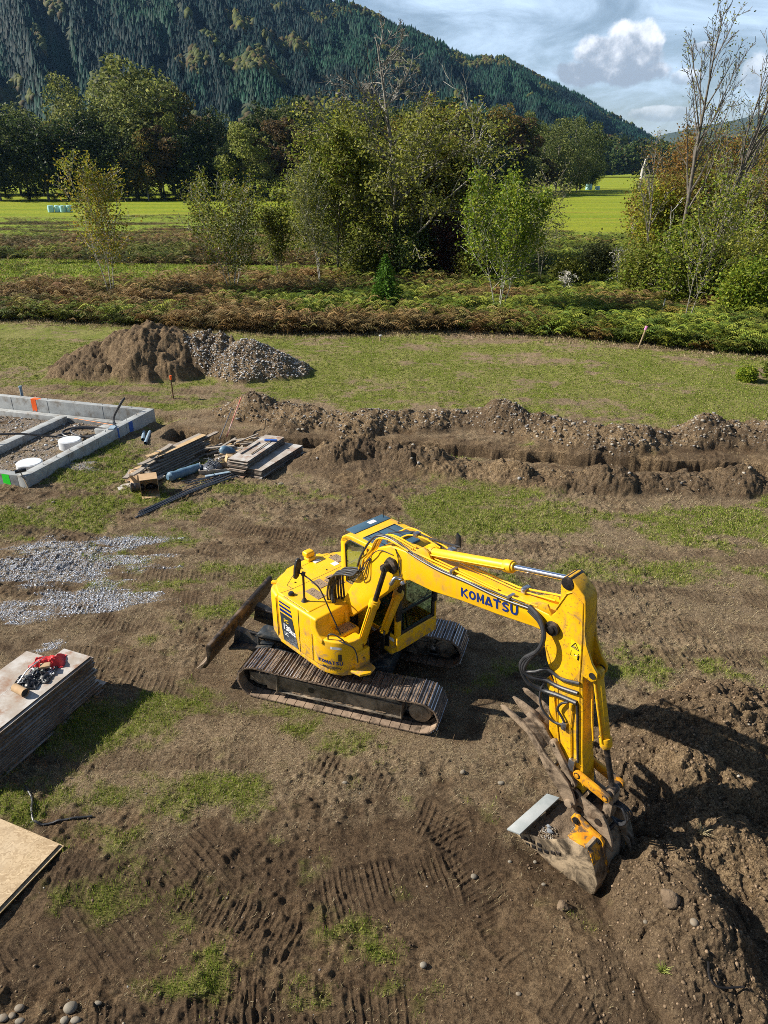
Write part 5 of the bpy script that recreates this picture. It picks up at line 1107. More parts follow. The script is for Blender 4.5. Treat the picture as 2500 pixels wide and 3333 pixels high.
def paint(name, m_, y0, y1, along='back', x0=0, x1=0):
    mb = MB(TF); r_ = random.Random(int(abs(y0) * 100)); n = 9
    if along == 'back':
        tops = [(y0 + (y1 - y0) * k / n) for k in range(n + 1)]
        for a, b in zip(tops, tops[1:]): z0 = -.05 + r_.uniform(-.03, .05); mb.ngon([(.2645, a, z0), (.2645, b, z0), (.2645, b, WZ + .004), (.2645, a, WZ + .004)])
        mb.ngon([(.06, y0, WZ + .0075), (.2645, y0, WZ + .0075), (.2645, y1 + .1, WZ + .0075), (.06, y1 + .12, WZ + .0075)])
    elif along == 'front':
        for k in range(n): a = y0 + (y1 - y0) * k / n; b = y0 + (y1 - y0) * (k + 1) / n; z0 = -.05 + r_.uniform(-.02, .05); mb.ngon([(6.8045, a, z0), (6.8045, b, z0), (6.8045, b, WZ - .01), (6.8045, a, WZ - .01)])
    else:
        for k in range(n): a = x0 + (x1 - x0) * k / n; b = x0 + (x1 - x0) * (k + 1) / n; z0 = -.1 + r_.uniform(-.02, .05); mb.ngon([(a, .0045, z0), (b, .0045, z0), (b, .0045, WZ - .005), (a, .0045, WZ - .005)])
    return mb.build(name, m_, fd, smooth=0, recalc=False)
paint('orange_paint_mark', paint_o, -5.35, -5.12)
paint('green_paint_mark', paint_g, -.86, -.60, 'front')
paint('blue_paint_mark', paint_b, 0, 0, 'right', 1.42, 1.66); paint('blue_paint_mark', paint_b, 0, 0, 'right', 2.25, 2.33)
m = MB(TF)
for k in range(9): m.cyl((.9 + k * .62, -.15, WZ), (.9 + k * .62, -.15, WZ + .06), .01, 6)
for k in range(6): m.cyl((.13, -.9 - k * 1.25, WZ), (.13, -.9 - k * 1.25, WZ + .05), .01, 6)
m.cyl((2.2, -.15, WZ), (2.2, -.15, WZ + .24), .018, 8); m.build('anchor_bolt', steelbar, fd)
m = MB(TF); m.box((2.35, -.16, WZ + .02), (.35, .2, .04), .3); m.build('blue_tape', pvc_blue, fd)
for i, (x, y, r_) in enumerate(((-10.97, 23.42, .385), (-11.43, 21.3, .40))):
    t = thing('tank_lid', ('far white round plastic tank lid inside the foundation, by the pipe coil', 'near white round plastic tank lid inside the foundation, by the green mark')[i], 'lid', (x, y, -.3))
    m = MB(); m.tube([(x, y, -.32), (x, y, -.3), (x, y, .0), (x, y, .05), (x, y, .06)], [r_, r_, r_ * 1.0, r_, r_ * .96], 40); m.build('rim', hdpe, t)
    m = MB(); m.tube([(x, y, .059), (x, y, .070), (x, y, .080)], [r_ * .93, r_ * .93, r_ * .5], 36); m.build('cap', hdpe, t)
# black pipe coil
P = []
for k in range(60):
    a = k / 60 * 2 * pi * 2.6 + 2.4; rx = .85 + .16 * sin(k * .35); P.append((-10.7 + rx * cos(a) * 1.1 + .004 * k, 24.3 + rx * sin(a) * .55, -.06 + .06 * sin(a * 1.7) + .002 * k))
m = MB(); m.tube([(-16.5, 22.9, .32), (-14.0, 23.1, .36), (-12.5, 23.25, .33), (-11.7, 24.0, -.05)] + P[:58] + spline([P[58], (-10.0, 25.2, .25), (-9.75, 25.4, .70), (-9.6, 25.5, .92), (-9.75, 25.3, .72), (-9.95, 25.0, .25), (-9.5, 24.6, -.15)], 6), .036, 8)
tag(m.build('pipe_coil', rubber), 'black plastic pipe coiled loosely inside the foundation corner', 'pipe')
m = MB(); m.cyl((-14.75, 28.15, 0), (-14.75, 28.15, .62), .055, 16); m.cyl((-14.75, 28.15, .55), (-14.75, 28.15, .63), .065, 16); tag(m.build('standpipe', pvc_blue), 'short grey standpipe upright behind the back foundation wall', 'pipe')
m = MB(TF); m.tube([(.8, -3.0, .02), (1.2, -.6, .05)], .01, 6); tag(m.build('copper_pipe', mat('copper_pipe', (.6, .25, .1), None, .4, .6, bump=0)), 'thin copper-coloured pipe on the ground beneath the black coil', 'pipe')
# mallet leaning on the front wall
ml_ = thing('mallet', 'black-headed mallet leaning on the front foundation wall beside the green mark', 'mallet', (-10.45, 19.18, 0))
m = MB(); m.cyl((-10.40, 19.06, .02), (-10.72, 19.38, .52), .016, 8); m.build('handle', wood_pole, ml_)
m = MB(); m.cyl((-10.84, 19.30, .55), (-10.60, 19.48, .55), .055, 14); m.blobby((-10.72, 19.39, .58), .09, 4, 1, (1, 1, .5)); m.build('head', blk_bag, ml_)
# two pale pipes
for i, (a, b) in enumerate((((-8.72, 24.5), (-8.38, 23.3)), ((-8.50, 24.5), (-8.18, 22.95)))):
    m = MB(); A_ = (a[0], a[1], gh(*a) + .07); B_ = (b[0], b[1], gh(*b) + .07); m.tube([A_, B_], .055, 14, cap=False); m.tube([B_, A_], .048, 14, cap=False)
    tag(m.build('plastic_pipe', pvc_blue, recalc=False), ('shorter of two pale blue pipes on the ground beside the foundation', 'longer of two pale blue pipes on the ground beside the foundation')[i], 'pipe')

# ---------------------------------------------------------------- two piles of plywood in the middle
Ta, La = stackframe((-4.15, 20.22), (-3.32, 22.30), 1)
Tb, Lb = stackframe((-3.70, 19.98), (-2.72, 22.18), 1)
for k in range(9):
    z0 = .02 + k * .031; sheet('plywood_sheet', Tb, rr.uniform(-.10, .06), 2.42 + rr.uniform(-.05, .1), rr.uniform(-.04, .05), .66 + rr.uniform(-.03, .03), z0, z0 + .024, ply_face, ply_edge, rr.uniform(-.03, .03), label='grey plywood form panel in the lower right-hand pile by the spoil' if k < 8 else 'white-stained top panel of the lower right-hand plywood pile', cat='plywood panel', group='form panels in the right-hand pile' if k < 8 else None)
for k in range(15):
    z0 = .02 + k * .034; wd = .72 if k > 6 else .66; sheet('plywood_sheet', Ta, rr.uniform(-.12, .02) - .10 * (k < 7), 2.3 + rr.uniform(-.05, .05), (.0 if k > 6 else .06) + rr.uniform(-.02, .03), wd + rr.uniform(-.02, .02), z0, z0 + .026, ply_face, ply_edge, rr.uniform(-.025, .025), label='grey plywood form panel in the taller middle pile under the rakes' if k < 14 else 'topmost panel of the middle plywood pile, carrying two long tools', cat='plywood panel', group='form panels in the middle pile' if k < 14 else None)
zt = .02 + 14 * .034 + .026
def on(T, x, y, z): return T((x, y, z))
rk = thing('push_broom', 'long-handled tool with a blue head on the middle plywood pile', 'broom', on(Ta, 1.6, .3, zt))
m = MB(Ta); m.cyl((.50, .20, zt + .025), (1.75, .24, zt + .03), .016, 8); m.build('handle', wood_pole, rk)
m = MB(Ta); m.box((1.80, .24, zt + .04), (.10, .42, .05), .25); m.build('head', mat('blue_plastic', (.02, .10, .42), None, .5, bump=0), rk, bevel=.01)
rk = thing('long_bar', 'dark straight bar lying beside the blue-headed tool on the plywood', 'bar', on(Ta, 1.0, .5, zt))
m = MB(Ta); m.cyl((.42, .52, zt + .022), (1.55, .50, zt + .022), .018, 8); m.build('bar', steelbar, rk)
# ---------------------------------------------------------------- long pile of form boards
def gz(x, y): return gh(x, y)
Tw, Lw = stackframe((-7.02, 19.55), (-5.45, 22.55), 1)
rb = random.Random(21); nb = 0
for lay in range(9):
    wd_ = 1.0 - .085 * lay; z0 = .02 + lay * .062
    for j in range(int(wd_ / .15)):
        y0 = .02 + .045 * lay + j * .155; ln_ = rb.uniform(1.9, 2.9); x0 = rb.uniform(-.25, .35) + .10 * lay; th_ = .042
        top_ = board_m if rb.random() > .08 else board_new
        if lay == 8: x0, ln_ = .75, 2.35
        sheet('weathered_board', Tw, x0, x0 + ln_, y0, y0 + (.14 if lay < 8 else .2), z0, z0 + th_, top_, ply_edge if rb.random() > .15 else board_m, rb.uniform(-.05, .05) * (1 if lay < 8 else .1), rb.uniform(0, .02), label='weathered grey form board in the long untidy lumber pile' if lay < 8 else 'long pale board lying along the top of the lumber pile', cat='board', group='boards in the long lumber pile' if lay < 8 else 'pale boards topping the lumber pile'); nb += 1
for i, (x0, x1, y0, z0, rot, mm, lab) in enumerate(((-.5, .35, .20, .42, .25, board_m, 'short board tipped across the near end of the lumber pile'), (.1, .9, .38, .50, .1, board_m, 'pale short board lying across the lumber pile beside the fresh one'), (.62, 1.15, .50, .56, -.05, board_new, 'fresh orange-brown board end on top of the lumber pile'), (1.0, 1.75, .55, .56, .12, board_m, 'pale grey board end behind the fresh orange-brown one'), (-.45, .2, .62, .22, .5, board_m, 'splayed board at the near left corner of the lumber pile'), (-.35, .5, -.12, .10, -.15, board_m, 'low board slipping off the near right side of the lumber pile'))):
    sheet('short_board', Tw, x0, x1, y0, y0 + .16, z0 + .02, z0 + .06, mm, mm, rot, .03, label=lab, cat='board')
# scrap wood behind, between the piles
rs_ = random.Random(5); Ts = frame((-4.75, 22.3, 0), 20)
for k in range(26):
    a = rs_.uniform(-.6, 1.0); l_ = rs_.uniform(.4, 1.1); x = rs_.uniform(-.8, .8); y = rs_.uniform(-.9, .5); z = .06 + .035 * (k % 10) + .03
    m = MB(); c_ = Ts((x, y, z)); m.box(c_, (l_, rs_.uniform(.05, .12), .035), a + .35, Matrix.Rotation(rs_.uniform(-.2, .2), 3, 'Y')); tag(m.build('scrap_wood', board_new if k % 5 == 2 else board_m), 'broken length of lumber in the scrap heap between the two piles', 'wood scrap', 'scrap lumber between the piles')
m = MB(); m.cyl((-5.55, 23.7, .05), (-5.25, 25.1, .95), .02, 8); m.cyl((-5.25, 25.1, .95), (-5.22, 25.22, 1.03), .022, 8); tag(m.build('marker_pole', mat('red_white_pole', (.55, .10, .06), (.6, .45, .4), .6, scale=2)), 'red and white pole leaning out of the scrap wood', 'pole')
m = MB(); m.cyl((-5.75, 23.5, .05), (-5.50, 24.7, .75), .016, 8); tag(m.build('steel_stake', steelbar), 'thin dark rod leaning beside the red and white pole', 'rod')
# rolls, bags, clamps
def roll(a, b, r, m_, name, label, cat):
    t = thing(name, label, cat, (a[0], a[1], gz(a[0], a[1]))); A_ = Vector((*a, gz(*a) + r * .9)); B_ = Vector((*b, gz(*b) + r * .9)); n = 14; P = [A_.lerp(B_, k / n) for k in range(n + 1)]
    m = MB(); rr_ = random.Random(2); m.tube(P, [r * (.55 if k in (0, n) else rr_.uniform(.9, 1.06)) for k in range(n + 1)], 18); m.build('roll', m_, t); return t
roll((-6.52, 19.72), (-5.75, 20.75), .14, blue_bag, 'sheeting_roll', 'roll of blue plastic sheeting lying along the lumber pile', 'plastic roll')
roll((-7.42, 19.02), (-7.05, 19.15), .13, blk_bag, 'black_roll', 'end of a black plastic roll beside the open cardboard box', 'plastic roll')
m = MB()
for k in range(9): m.blobby((-6.98 + .07 * (k % 4), 19.22 + .06 * (k // 3), .10 + .035 * (k % 3)), .13, k + 3, 2, (1, 1, .8), .5)
tag(m.build('black_bag', blk_bag), 'crumpled black plastic bag between the black roll and the cardboard box', 'bag')
m = MB(); m.blobby((-5.05, 21.45, .34), .22, 12, 3, (1, .8, 1), .4); tag(m.build('blue_bag', blue_bag), 'pale blue plastic bag propped between the lumber piles', 'bag')
cl = thing('clamp_heap', 'heap of shiny metal form clamps between the lumber piles', 'clamps', (-5.35, 20.7, .05)); rc = random.Random(8)
for m_, n_ in ((galv, 26), (steelbar, 20)):
    m = MB()
    for k in range(n_):
        c_ = Vector((-5.38 + rc.gauss(0, .17), 20.75 + rc.gauss(0, .20), .12 + rc.uniform(0, .26))); d_ = Vector((rc.gauss(0, 1), rc.gauss(0, 1), rc.gauss(0, .5))).normalized() * rc.uniform(.06, .15); m.cyl(c_ - d_, c_ + d_, .012, 6); m.blobby(c_ + d_, .022, k, 1)
    m.build('clamp', m_, cl)
m = MB(); m.blobby((-5.38, 20.75, .08), .34, 6, 3, (1, 1.15, .5), .3); m.build('clamp_core', steelbar, cl)
tray = thing('clamp_tray', 'open plywood tray holding the heap of clamps', 'tray', (-5.3, 20.5, .02)); Tt = frame((-5.72, 20.28, 0), 12)
for sp_ in ((0, 1.05, 0, .03, .02, .17), (0, .03, .03, .55, .02, .17), (1.02, 1.05, .03, .55, .02, .17), (.03, 1.02, .52, .55, .02, .17)):
    m = MB(Tt); m.span(*sp_); m.build('tray_side', board_m, tray)
m = MB(); m.box((-4.78, 20.72, .40), (.32, .26, .22), .4, Matrix.Rotation(.3, 3, 'Y')); tag(m.build('timber_block', board_new, bevel=.008), 'pale cut timber block beside the heap of clamps', 'wood block')
m = MB(); m.box((-4.95, 20.30, .10), (1.15, .12, .03), .48); tag(m.build('blue_plank', pvc_blue), 'pale blue painted strip in front of the clamp tray', 'board')
for k in range(14):
    a = (-6.72 + rc.uniform(-.05, .12), 17.42 + rc.uniform(-.15, .25)); b = (-4.62 + rc.uniform(-.2, .15), 20.28 + rc.uniform(-.25, .15)); mid = ((a[0] + b[0]) / 2 + rc.uniform(-.04, .04), (a[1] + b[1]) / 2)
    m = MB(); m.tube([(a[0], a[1], gz(*a) + .03), (mid[0], mid[1], gz(*mid) + .05 + .01 * (k % 3)), (b[0], b[1], gz(*b) + .05)], .013, 6); tag(m.build('reinforcing_bar', steelbar), 'dark steel reinforcing bar in the long bundle on the grass', 'steel bar', 'reinforcing bars in the long bundle')
for k in range(9):
    a = (-5.95 + rc.uniform(-.15, .2), 19.35 + rc.uniform(-.1, .35)); b = (-4.95 + rc.uniform(-.2, .15), 20.2 + rc.uniform(-.2, .15))
    m = MB(); m.tube([(a[0], a[1], gz(*a) + .02), (b[0], b[1], gz(*b) + .04)], .010, 6); tag(m.build('short_bar', steelbar), 'short dark bar lying loose in front of the clamp tray', 'steel bar', 'short loose bars before the tray')
# open cardboard box on its side
bx = thing('cardboard_box', 'open brown cardboard box tipped on its side by the lumber pile', 'box', (-6.72, 18.75, gz(-6.72, 18.75)))
Tc = frame((-6.98, 18.62, gz(-6.72, 18.75) + .012), 20); W_ = .50
for sp_ in ((0, W_, 0, W_, 0, .012), (0, W_, 0, W_, W_ - .012, W_), (0, .012, 0, W_, .014, W_ - .014), (W_ - .012, W_, 0, W_, .014, W_ - .014), (.014, W_ - .014, W_ - .012, W_, .014, W_ - .014)):
    m = MB(Tc); m.span(*sp_); m.build('side_panel', card, bx)
m = MB(Tc); m.ngon([(.0, 0, .012), (.0, 0, .012 + .001), (.0, 0, .012)]) if False else None; m.prism([(0, 0), (W_, 0), (W_ - .02, -.20), (.02, -.20)], .004, .010, 'xy'); m.build('flap', card, bx)
cloth_patch('torn_packaging', [(-7.85, 19.75), (-7.35, 19.55), (-7.15, 19.95), (-7.7, 20.25)], card, 8, zbase=.03, hgt=.30, label='torn golden-brown packaging crumpled at the near end of the lumber pile', cat='packaging')
m = MB(); m.box((-7.62, 19.42, .05), (.62, .42, .02), .5); tag(m.build('grey_offcut', ply_face), 'flat grey offcut lying under the torn packaging', 'board')
# survey stakes
def stake(x, y, h, label, ribbon=None, m_=wood_pole, r=.02, lean=(0, 0)):
    t = thing('survey_stake', label, 'stake', (x, y, gz(x, y))); z = gz(x, y); m = MB(); m.cyl((x, y, z - .05), (x + lean[0], y + lean[1], z + h), r, 8); m.build('post', m_, t)
    if ribbon: m = MB(); m.cyl((x + lean[0] * .8, y + lean[1] * .8, z + h * .84), (x + lean[0], y + lean[1], z + h + .01), r * 1.6, 8); m.build('ribbon', ribbon, t)
stake(-8.67, 28.38, .95, 'rusty stake with an orange top beyond the foundation corner', paint_o, mat('rusty_stake', (.12, .06, .03), None, .8), .028)
stake(13.36, 37.4, 1.15, 'leaning wooden stake with pink and white ribbon at the bracken edge', pink, wood_pole, .045, (.28, 0))
stake(-.2, 39.2, .30, 'small white-topped peg at the edge of the bracken', white, wood_pole, .05)
# plank and stones on the bucket
m = MB(TU); c4 = [(4.233, -.90, .165), (4.262, .04, .165), (4.458, .07, .215), (4.435, -.875, .215)]; m.hexa([(a, b, c - .03) for a, b, c in c4] + c4); tag(m.build('plank', mat('pale_plank', (.27, .30, .30), (.36, .38, .38), .7, scale=4, bump=.1), bevel=.004), 'pale grey plank laid across the lip of the excavator bucket', 'plank')
for i, (x, y, s_, sd_) in enumerate(((4.60, -.40, .055, 1), (4.66, -.47, .06, 2), (4.93, -.50, .055, 3))):
    z = float(np.interp(x, [4.4, 5.4], [.02, .2])) - .03 + .06; m = MB(TU); m.blobby((x, y, z + .03), s_ * .8, sd_ + 20, 1, (1.1, .8, .7), .6); tag(m.build('stone', stone_g), ('grey stone in the bucket beside the plank', 'larger grey stone in the bucket, close to the near side plate', 'lone pale stone in the middle of the bucket soil')[i], 'stone')
# countable stones
def cobble(x, y, r, label, m_=stone_m, sq=(1, .8, .62), group=None, seed=0, name='cobble'):
    m = MB(); m.blobby((x, y, gz(x, y) + r * .32), r, seed + int(abs(x * 97 + y * 31)), 3, sq, .2); tag(m.build(name, m_), label, 'stone', group)
for i, (x, y, r, lab) in enumerate(((-3.55, 4.80, .115, 'largest rounded cobble at the bottom left of the ground'), (-3.25, 4.84, .065, 'small pale cobble to the right of the largest one'), (-4.13, 4.80, .08, 'cobble at the left of the bottom-left group'), (-4.27, 4.70, .085, 'cobble nearest the left edge of the bottom-left group'), (-3.57, 4.67, .07, 'cobble just below the largest cobble'), (-3.44, 4.66, .075, 'cobble touching the lower frame edge, right of the largest'), (-4.18, 4.73, .06, 'small cobble wedged in the middle of the left group'), (-4.07, 4.66, .07, 'lower cobble of the left group'),
        (1.23, 8.24, .075, 'pale angular stone left of the thumb tines'), (1.81, 8.05, .085, 'egg-shaped pale stone below the thumb tines'), (1.21, 6.47, .07, 'pale stone half buried in the tread marks'), (2.13, 6.37, .05, 'small round stone just left of the bucket heel'), (2.09, 6.74, .045, 'small stone close to the bucket lip'), (1.73, 6.70, .05, 'small dark stone left of the bucket lip'),
        (3.57, 5.30, .09, 'white rounded stone on the right-hand soil heap'), (-.60, 8.02, .06, 'lone grey stone on the bare ground ahead of the crawler'), (.47, 5.28, .07, 'brown rounded stone in the lower middle of the ground'), (-3.1, 19.6, .14, 'tan boulder just right of the plywood piles'), (3.15, 5.55, .05, 'small pale stone at the foot of the right-hand heap'), (1.55, 4.95, .05, 'small stone near the bottom centre-right'), (-9.9, 17.9, .10, 'white stone on grass in front of the foundation'), (-9.4, 18.3, .09, 'pale lump of rock on the grass left of the box'))):
    cobble(x, y, r * (.72 if i < 8 else .66), lab, seed=i, sq=(1, .7, .55) if i % 2 else (.9, .8, .6))
for i, (x, y, r, lab) in enumerate(((2.28, 6.0, .085, 'rounded brown clod left below the bucket heel'), (3.45, 5.62, .11, 'brown clod on the slope right of the bucket'))):
    m = MB(); m.blobby((x, y, gz(x, y) + r * .25), r, 60 + i, 4, (.9, .9, .8), .5); q = np.array(m.v); c0 = np.array((x, y, gz(x, y) + r * .25)); d_ = q - c0; k_ = 1 + .9 * (fbm(d_[:, 0] * 9 + i, d_[:, 1] * 9 + d_[:, 2] * 7, 4, 90 + i) - .5)[:, None]; m.v = [tuple(p) for p in c0 + d_ * k_]; tag(m.build('soil_clod', soil), lab, 'clod')
m = MB(); m.tube(spline([(3.62, 4.95, gz(3.62, 4.95) + .06), (3.58, 4.8, gz(3.58, 4.8) + .07), (3.66, 4.72, gz(3.66, 4.72) + .05), (3.95, 4.74, gz(3.95, 4.74) + .03)], 6), .012, 6); tag(m.build('root', dark_steel), 'thin bent root on the right-hand soil heap', 'root')
# hay bales
def bale(x, y, label, group=None, r=.62, h=1.2, up=True):
    z = gz(x, y); m = MB(); n = 6
    m.tube([(x, y, z), (x, y, z + h * .06), (x, y, z + h * .5), (x, y, z + h * .94), (x, y, z + h)], [r * .9, r, r * 1.03, r, r * .86], 22); tag(m.build('wrapped_bale', hdpe_b), label, 'bale', group)
hdpe_b = mat('pale_blue_wrap', (0.35, 0.66, 0.72), (0.50, 0.78, 0.82), .35, scale=1.5, bump=.1)
for i, x in enumerate((-70.6, -69.3, -68.0, -66.8)): bale(x, 163.5 + .4 * (i % 2), ('leftmost pale blue wrapped bale in the field behind the yellowing sapling', 'second pale blue wrapped bale from the left in the field', 'third pale blue wrapped bale in the left field row', 'rightmost pale blue wrapped bale of the left field row')[i], r=.62, h=1.35)
for i, (x, y) in enumerate(((86.5, 330), (89.6, 328), (98.0, 372), (133, 392))): bale(x, y, ('larger pale blue bale in the far right field', 'smaller bale right beside the larger one in the far field', 'distant bluish bale behind the pair in the far field', 'white bale alone on the striped strip of the far field')[i], r=(1.3, 1.0, .9, 1.2)[i], h=(2.4, 1.5, 1.3, 1.9)[i])

# ---------------------------------------------------------------- loose stones and gravel (uncountable)
def stone_scatter(name, label, n, sampler, rmin, rmax, seed, cols, squash=.65):
    rs = np.random.RandomState(seed); xy = sampler(rs, n); n = len(xy); z = ghs(xy[:, 0], xy[:, 1]) - .0
    bm = bmesh.new(); bmesh.ops.create_icosphere(bm, subdivisions=1, radius=1); B = np.array([v.co[:] for v in bm.verts]); Fb = np.array([[v.index for v in f.verts] for f in bm.faces]); bm.free()
    r = rmin + (rmax - rmin) * rs.rand(n) ** 2.5; sc_ = np.stack([r * (.8 + .5 * rs.rand(n)), r * (.7 + .4 * rs.rand(n)), r * squash * (.8 + .4 * rs.rand(n))], -1); an = rs.rand(n) * 6.28
    V = B[None] * (1 + .55 * (rs.rand(n, len(B), 1) - .5)) * sc_[:, None]; c, s = np.cos(an)[:, None], np.sin(an)[:, None]
    X = V[..., 0] * c - V[..., 1] * s + xy[:, :1]; Y = V[..., 0] * s + V[..., 1] * c + xy[:, 1:2]; Z = V[..., 2] + (z + r * .02)[:, None]
    V = np.stack([X, Y, Z], -1).reshape(-1, 3); F = (Fb[None] + (np.arange(n) * len(B))[:, None, None]).reshape(-1, 3)
    ci = np.array(cols)[rs.randint(0, len(cols), n)] * (.75 + .5 * rs.rand(n, 1)); col = np.repeat(ci, len(B), 0)
    o = mesh_np(name, V, F, STONEMAT, attrs={'col': col}, smooth=False); tag(o, label, 'gravel', kind='stuff'); return o
def attr_mat(name, rough=.85, trans=0.0, spec=.2):
    m = bpy.data.materials.new(name); n = NT(m); c = n.attr('col', 'Color'); n.col(c); n.rough(rough); n.bsdf.inputs['Specular IOR Level'].default_value = spec; return m
STONEMAT = attr_mat('mixed_stones')
PEB = [(0.24, 0.205, 0.155), (0.33, 0.30, 0.25), (0.17, 0.135, 0.095), (0.25, 0.24, 0.23), (0.13, 0.10, 0.07)]
def mask_sampler(x0, x1, y0, y1, key, thr=.35, over=8):
    def f(rs, n):
        x = rs.uniform(x0, x1, n * over); y = rs.uniform(y0, y1, n * over); d = terrain(x, y)[key]; keep = rs.rand(len(x)) < np.clip((d - thr) / (1 - thr), 0, 1); return np.stack([x, y], -1)[keep][:n]
    return f
stone_scatter('spoil_stones', 'rounded stones strewn over the trench spoil ridges', 3600, mask_sampler(-9, 17, 18, 28.5, 'stony', .3), .012, .075, 1, PEB)
stone_scatter('heap_stones', 'pale stones covering the right end of the far earth mound', 4200, mask_sampler(-9.6, -2.6, 30.5, 35, 'stony', .3), .018, .065, 2, PEB + [(0.50, 0.49, 0.48), (.42, .42, .44), (.55, .55, .56), (.46, .45, .42)])
stone_scatter('crushed_gravel', 'spilled grey crushed gravel on the churned grass', 11000, mask_sampler(-11, -4, 11, 17, 'gravel', .06), .008, .022, 3, [(0.36, 0.39, 0.45), (0.50, 0.53, 0.60), (0.28, 0.30, 0.34), (0.60, 0.63, 0.68)])
stone_scatter('pit_gravel', 'gravel and cobbles on the ground inside the foundation', 2600, mask_sampler(-17, -8.8, 19, 27, 'stony', .3), .016, .07, 4, PEB + [(.4, .42, .44)])
def uni(x0, x1, y0, y1):
    return lambda rs, n: np.stack([rs.uniform(x0, x1, n), y0 + (y1 - y0) * rs.rand(n) ** 1.5], -1)
stone_scatter('scattered_pebbles', 'small pebbles scattered over the muddy ground', 500, uni(-8, 9, 4, 20), .006, .026, 5, PEB)
stone_scatter('soil_crumbs', 'crumbs and clods of dark soil lying over the churned ground', 5000, uni(-7, 8, 3.8, 16), .005, .022, 6, [(0.13, 0.09, 0.06), (0.10, 0.07, 0.045), (0.19, 0.14, 0.09)], .8)
stone_scatter('heap_crumbs', 'loose crumbs of soil on the heap beside the bucket', 6000, mask_sampler(1.5, 8, 3.6, 10.5, 'fresh', .2), .006, .026, 7, [(0.19, 0.134, 0.084), (0.15, 0.105, 0.064), (0.24, 0.17, 0.108)], .75)
def bucket_gravel():
    rs = np.random.RandomState(3); n = 900; i = rs.randint(0, _bx.size, n * 3); x = _bx.ravel()[i]; y = _by.ravel()[i]; z = _bz.ravel()[i]
    k = (np.abs(x - 4.98 + .3 * (y + .3)) < .10) & (y > -.45) | (np.hypot(x - 4.66, y + .5) < .13); x, y, z = x[k], y[k], z[k]; w_ = np.array([TU((a + rs.normal(0, .012), b + rs.normal(0, .012), c)) for a, b, c in zip(x, y, z)])
    bm = bmesh.new(); bmesh.ops.create_icosphere(bm, subdivisions=1, radius=1); B = np.array([v.co[:] for v in bm.verts]); Fb = np.array([[v.index for v in f.verts] for f in bm.faces]); bm.free()
    m_ = len(w_); r = .006 + .008 * rs.rand(m_); V = (B[None] * r[:, None, None] + w_[:, None] + np.array([0, 0, .003])).reshape(-1, 3); F = (Fb[None] + (np.arange(m_) * len(B))[:, None, None]).reshape(-1, 3)
    o = mesh_np('bucket_gravel', V, F, STONEMAT, attrs={'col': np.repeat(np.array(PEB)[rs.randint(0, 5, m_)] * 1.1, len(B), 0)}); tag(o, 'fine grey gravel sprinkled on the soil in the bucket', 'gravel', kind='stuff')
bucket_gravel()
# ---------------------------------------------------------------- leaves, grass, ferns, trees
def leaf_mat(name, rough=.6, trans=.45, jitter=.25):
    m = bpy.data.materials.new(name); m.use_nodes = True; t = m.node_tree; N, L = t.nodes, t.links; b = N['Principled BSDF']
    a = N.new('ShaderNodeAttribute'); a.attribute_name = 'col'; oi = N.new('ShaderNodeObjectInfo'); hs = N.new('ShaderNodeHueSaturation')
    mr = N.new('ShaderNodeMapRange'); L.new(oi.outputs['Random'], mr.inputs[0]); mr.inputs[3].default_value = 1 - jitter; mr.inputs[4].default_value = 1 + jitter; L.new(mr.outputs[0], hs.inputs['Value'])
    mr2 = N.new('ShaderNodeMapRange'); L.new(oi.outputs['Random'], mr2.inputs[0]); mr2.inputs[3].default_value = .515; mr2.inputs[4].default_value = .485; L.new(mr2.outputs[0], hs.inputs['Hue'])
    L.new(a.outputs['Color'], hs.inputs['Color']); L.new(hs.outputs[0], b.inputs['Base Color']); b.inputs['Roughness'].default_value = rough; b.inputs['Specular IOR Level'].default_value = .25
    tr = N.new('ShaderNodeBsdfTranslucent'); L.new(hs.outputs[0], tr.inputs[0]); mx = N.new('ShaderNodeMixShader'); mx.inputs[0].default_value = trans
    L.new(b.outputs[0], mx.inputs[1]); L.new(tr.outputs[0], mx.inputs[2]); L.new(mx.outputs[0], N['Material Output'].inputs[0]); return m
LEAF = leaf_mat('leaves'); GRASS = leaf_mat('grass_blades', .7, .3, 0.0); NEEDLE = leaf_mat('needles', .75, .15, .1)
BARK = mat('grey_bark', (0.20, 0.18, 0.15), (0.34, 0.32, 0.28), .9, scale=5, bump=.5, bscale=20, bdist=.03, dirt=(.07, .055, .04), dirt_lo=.5, dirt_hi=.65, dirt_scale=3)
BARKP = mat('pale_bark', (0.42, 0.40, 0.35), (0.58, 0.56, 0.50), .85, scale=5, bump=.3, bscale=20, dirt=(.12, .10, .08), dirt_lo=.55, dirt_hi=.65, dirt_scale=6)
BARKG = mat('brown_grey_bark', (0.10, 0.085, 0.07), (0.20, 0.18, 0.15), .9, scale=4, bump=.4, bscale=20)
BARKD = mat('dark_bark', (0.07, 0.055, 0.04), (0.13, 0.11, 0.08), .9, scale=5, bump=.4, bscale=20)

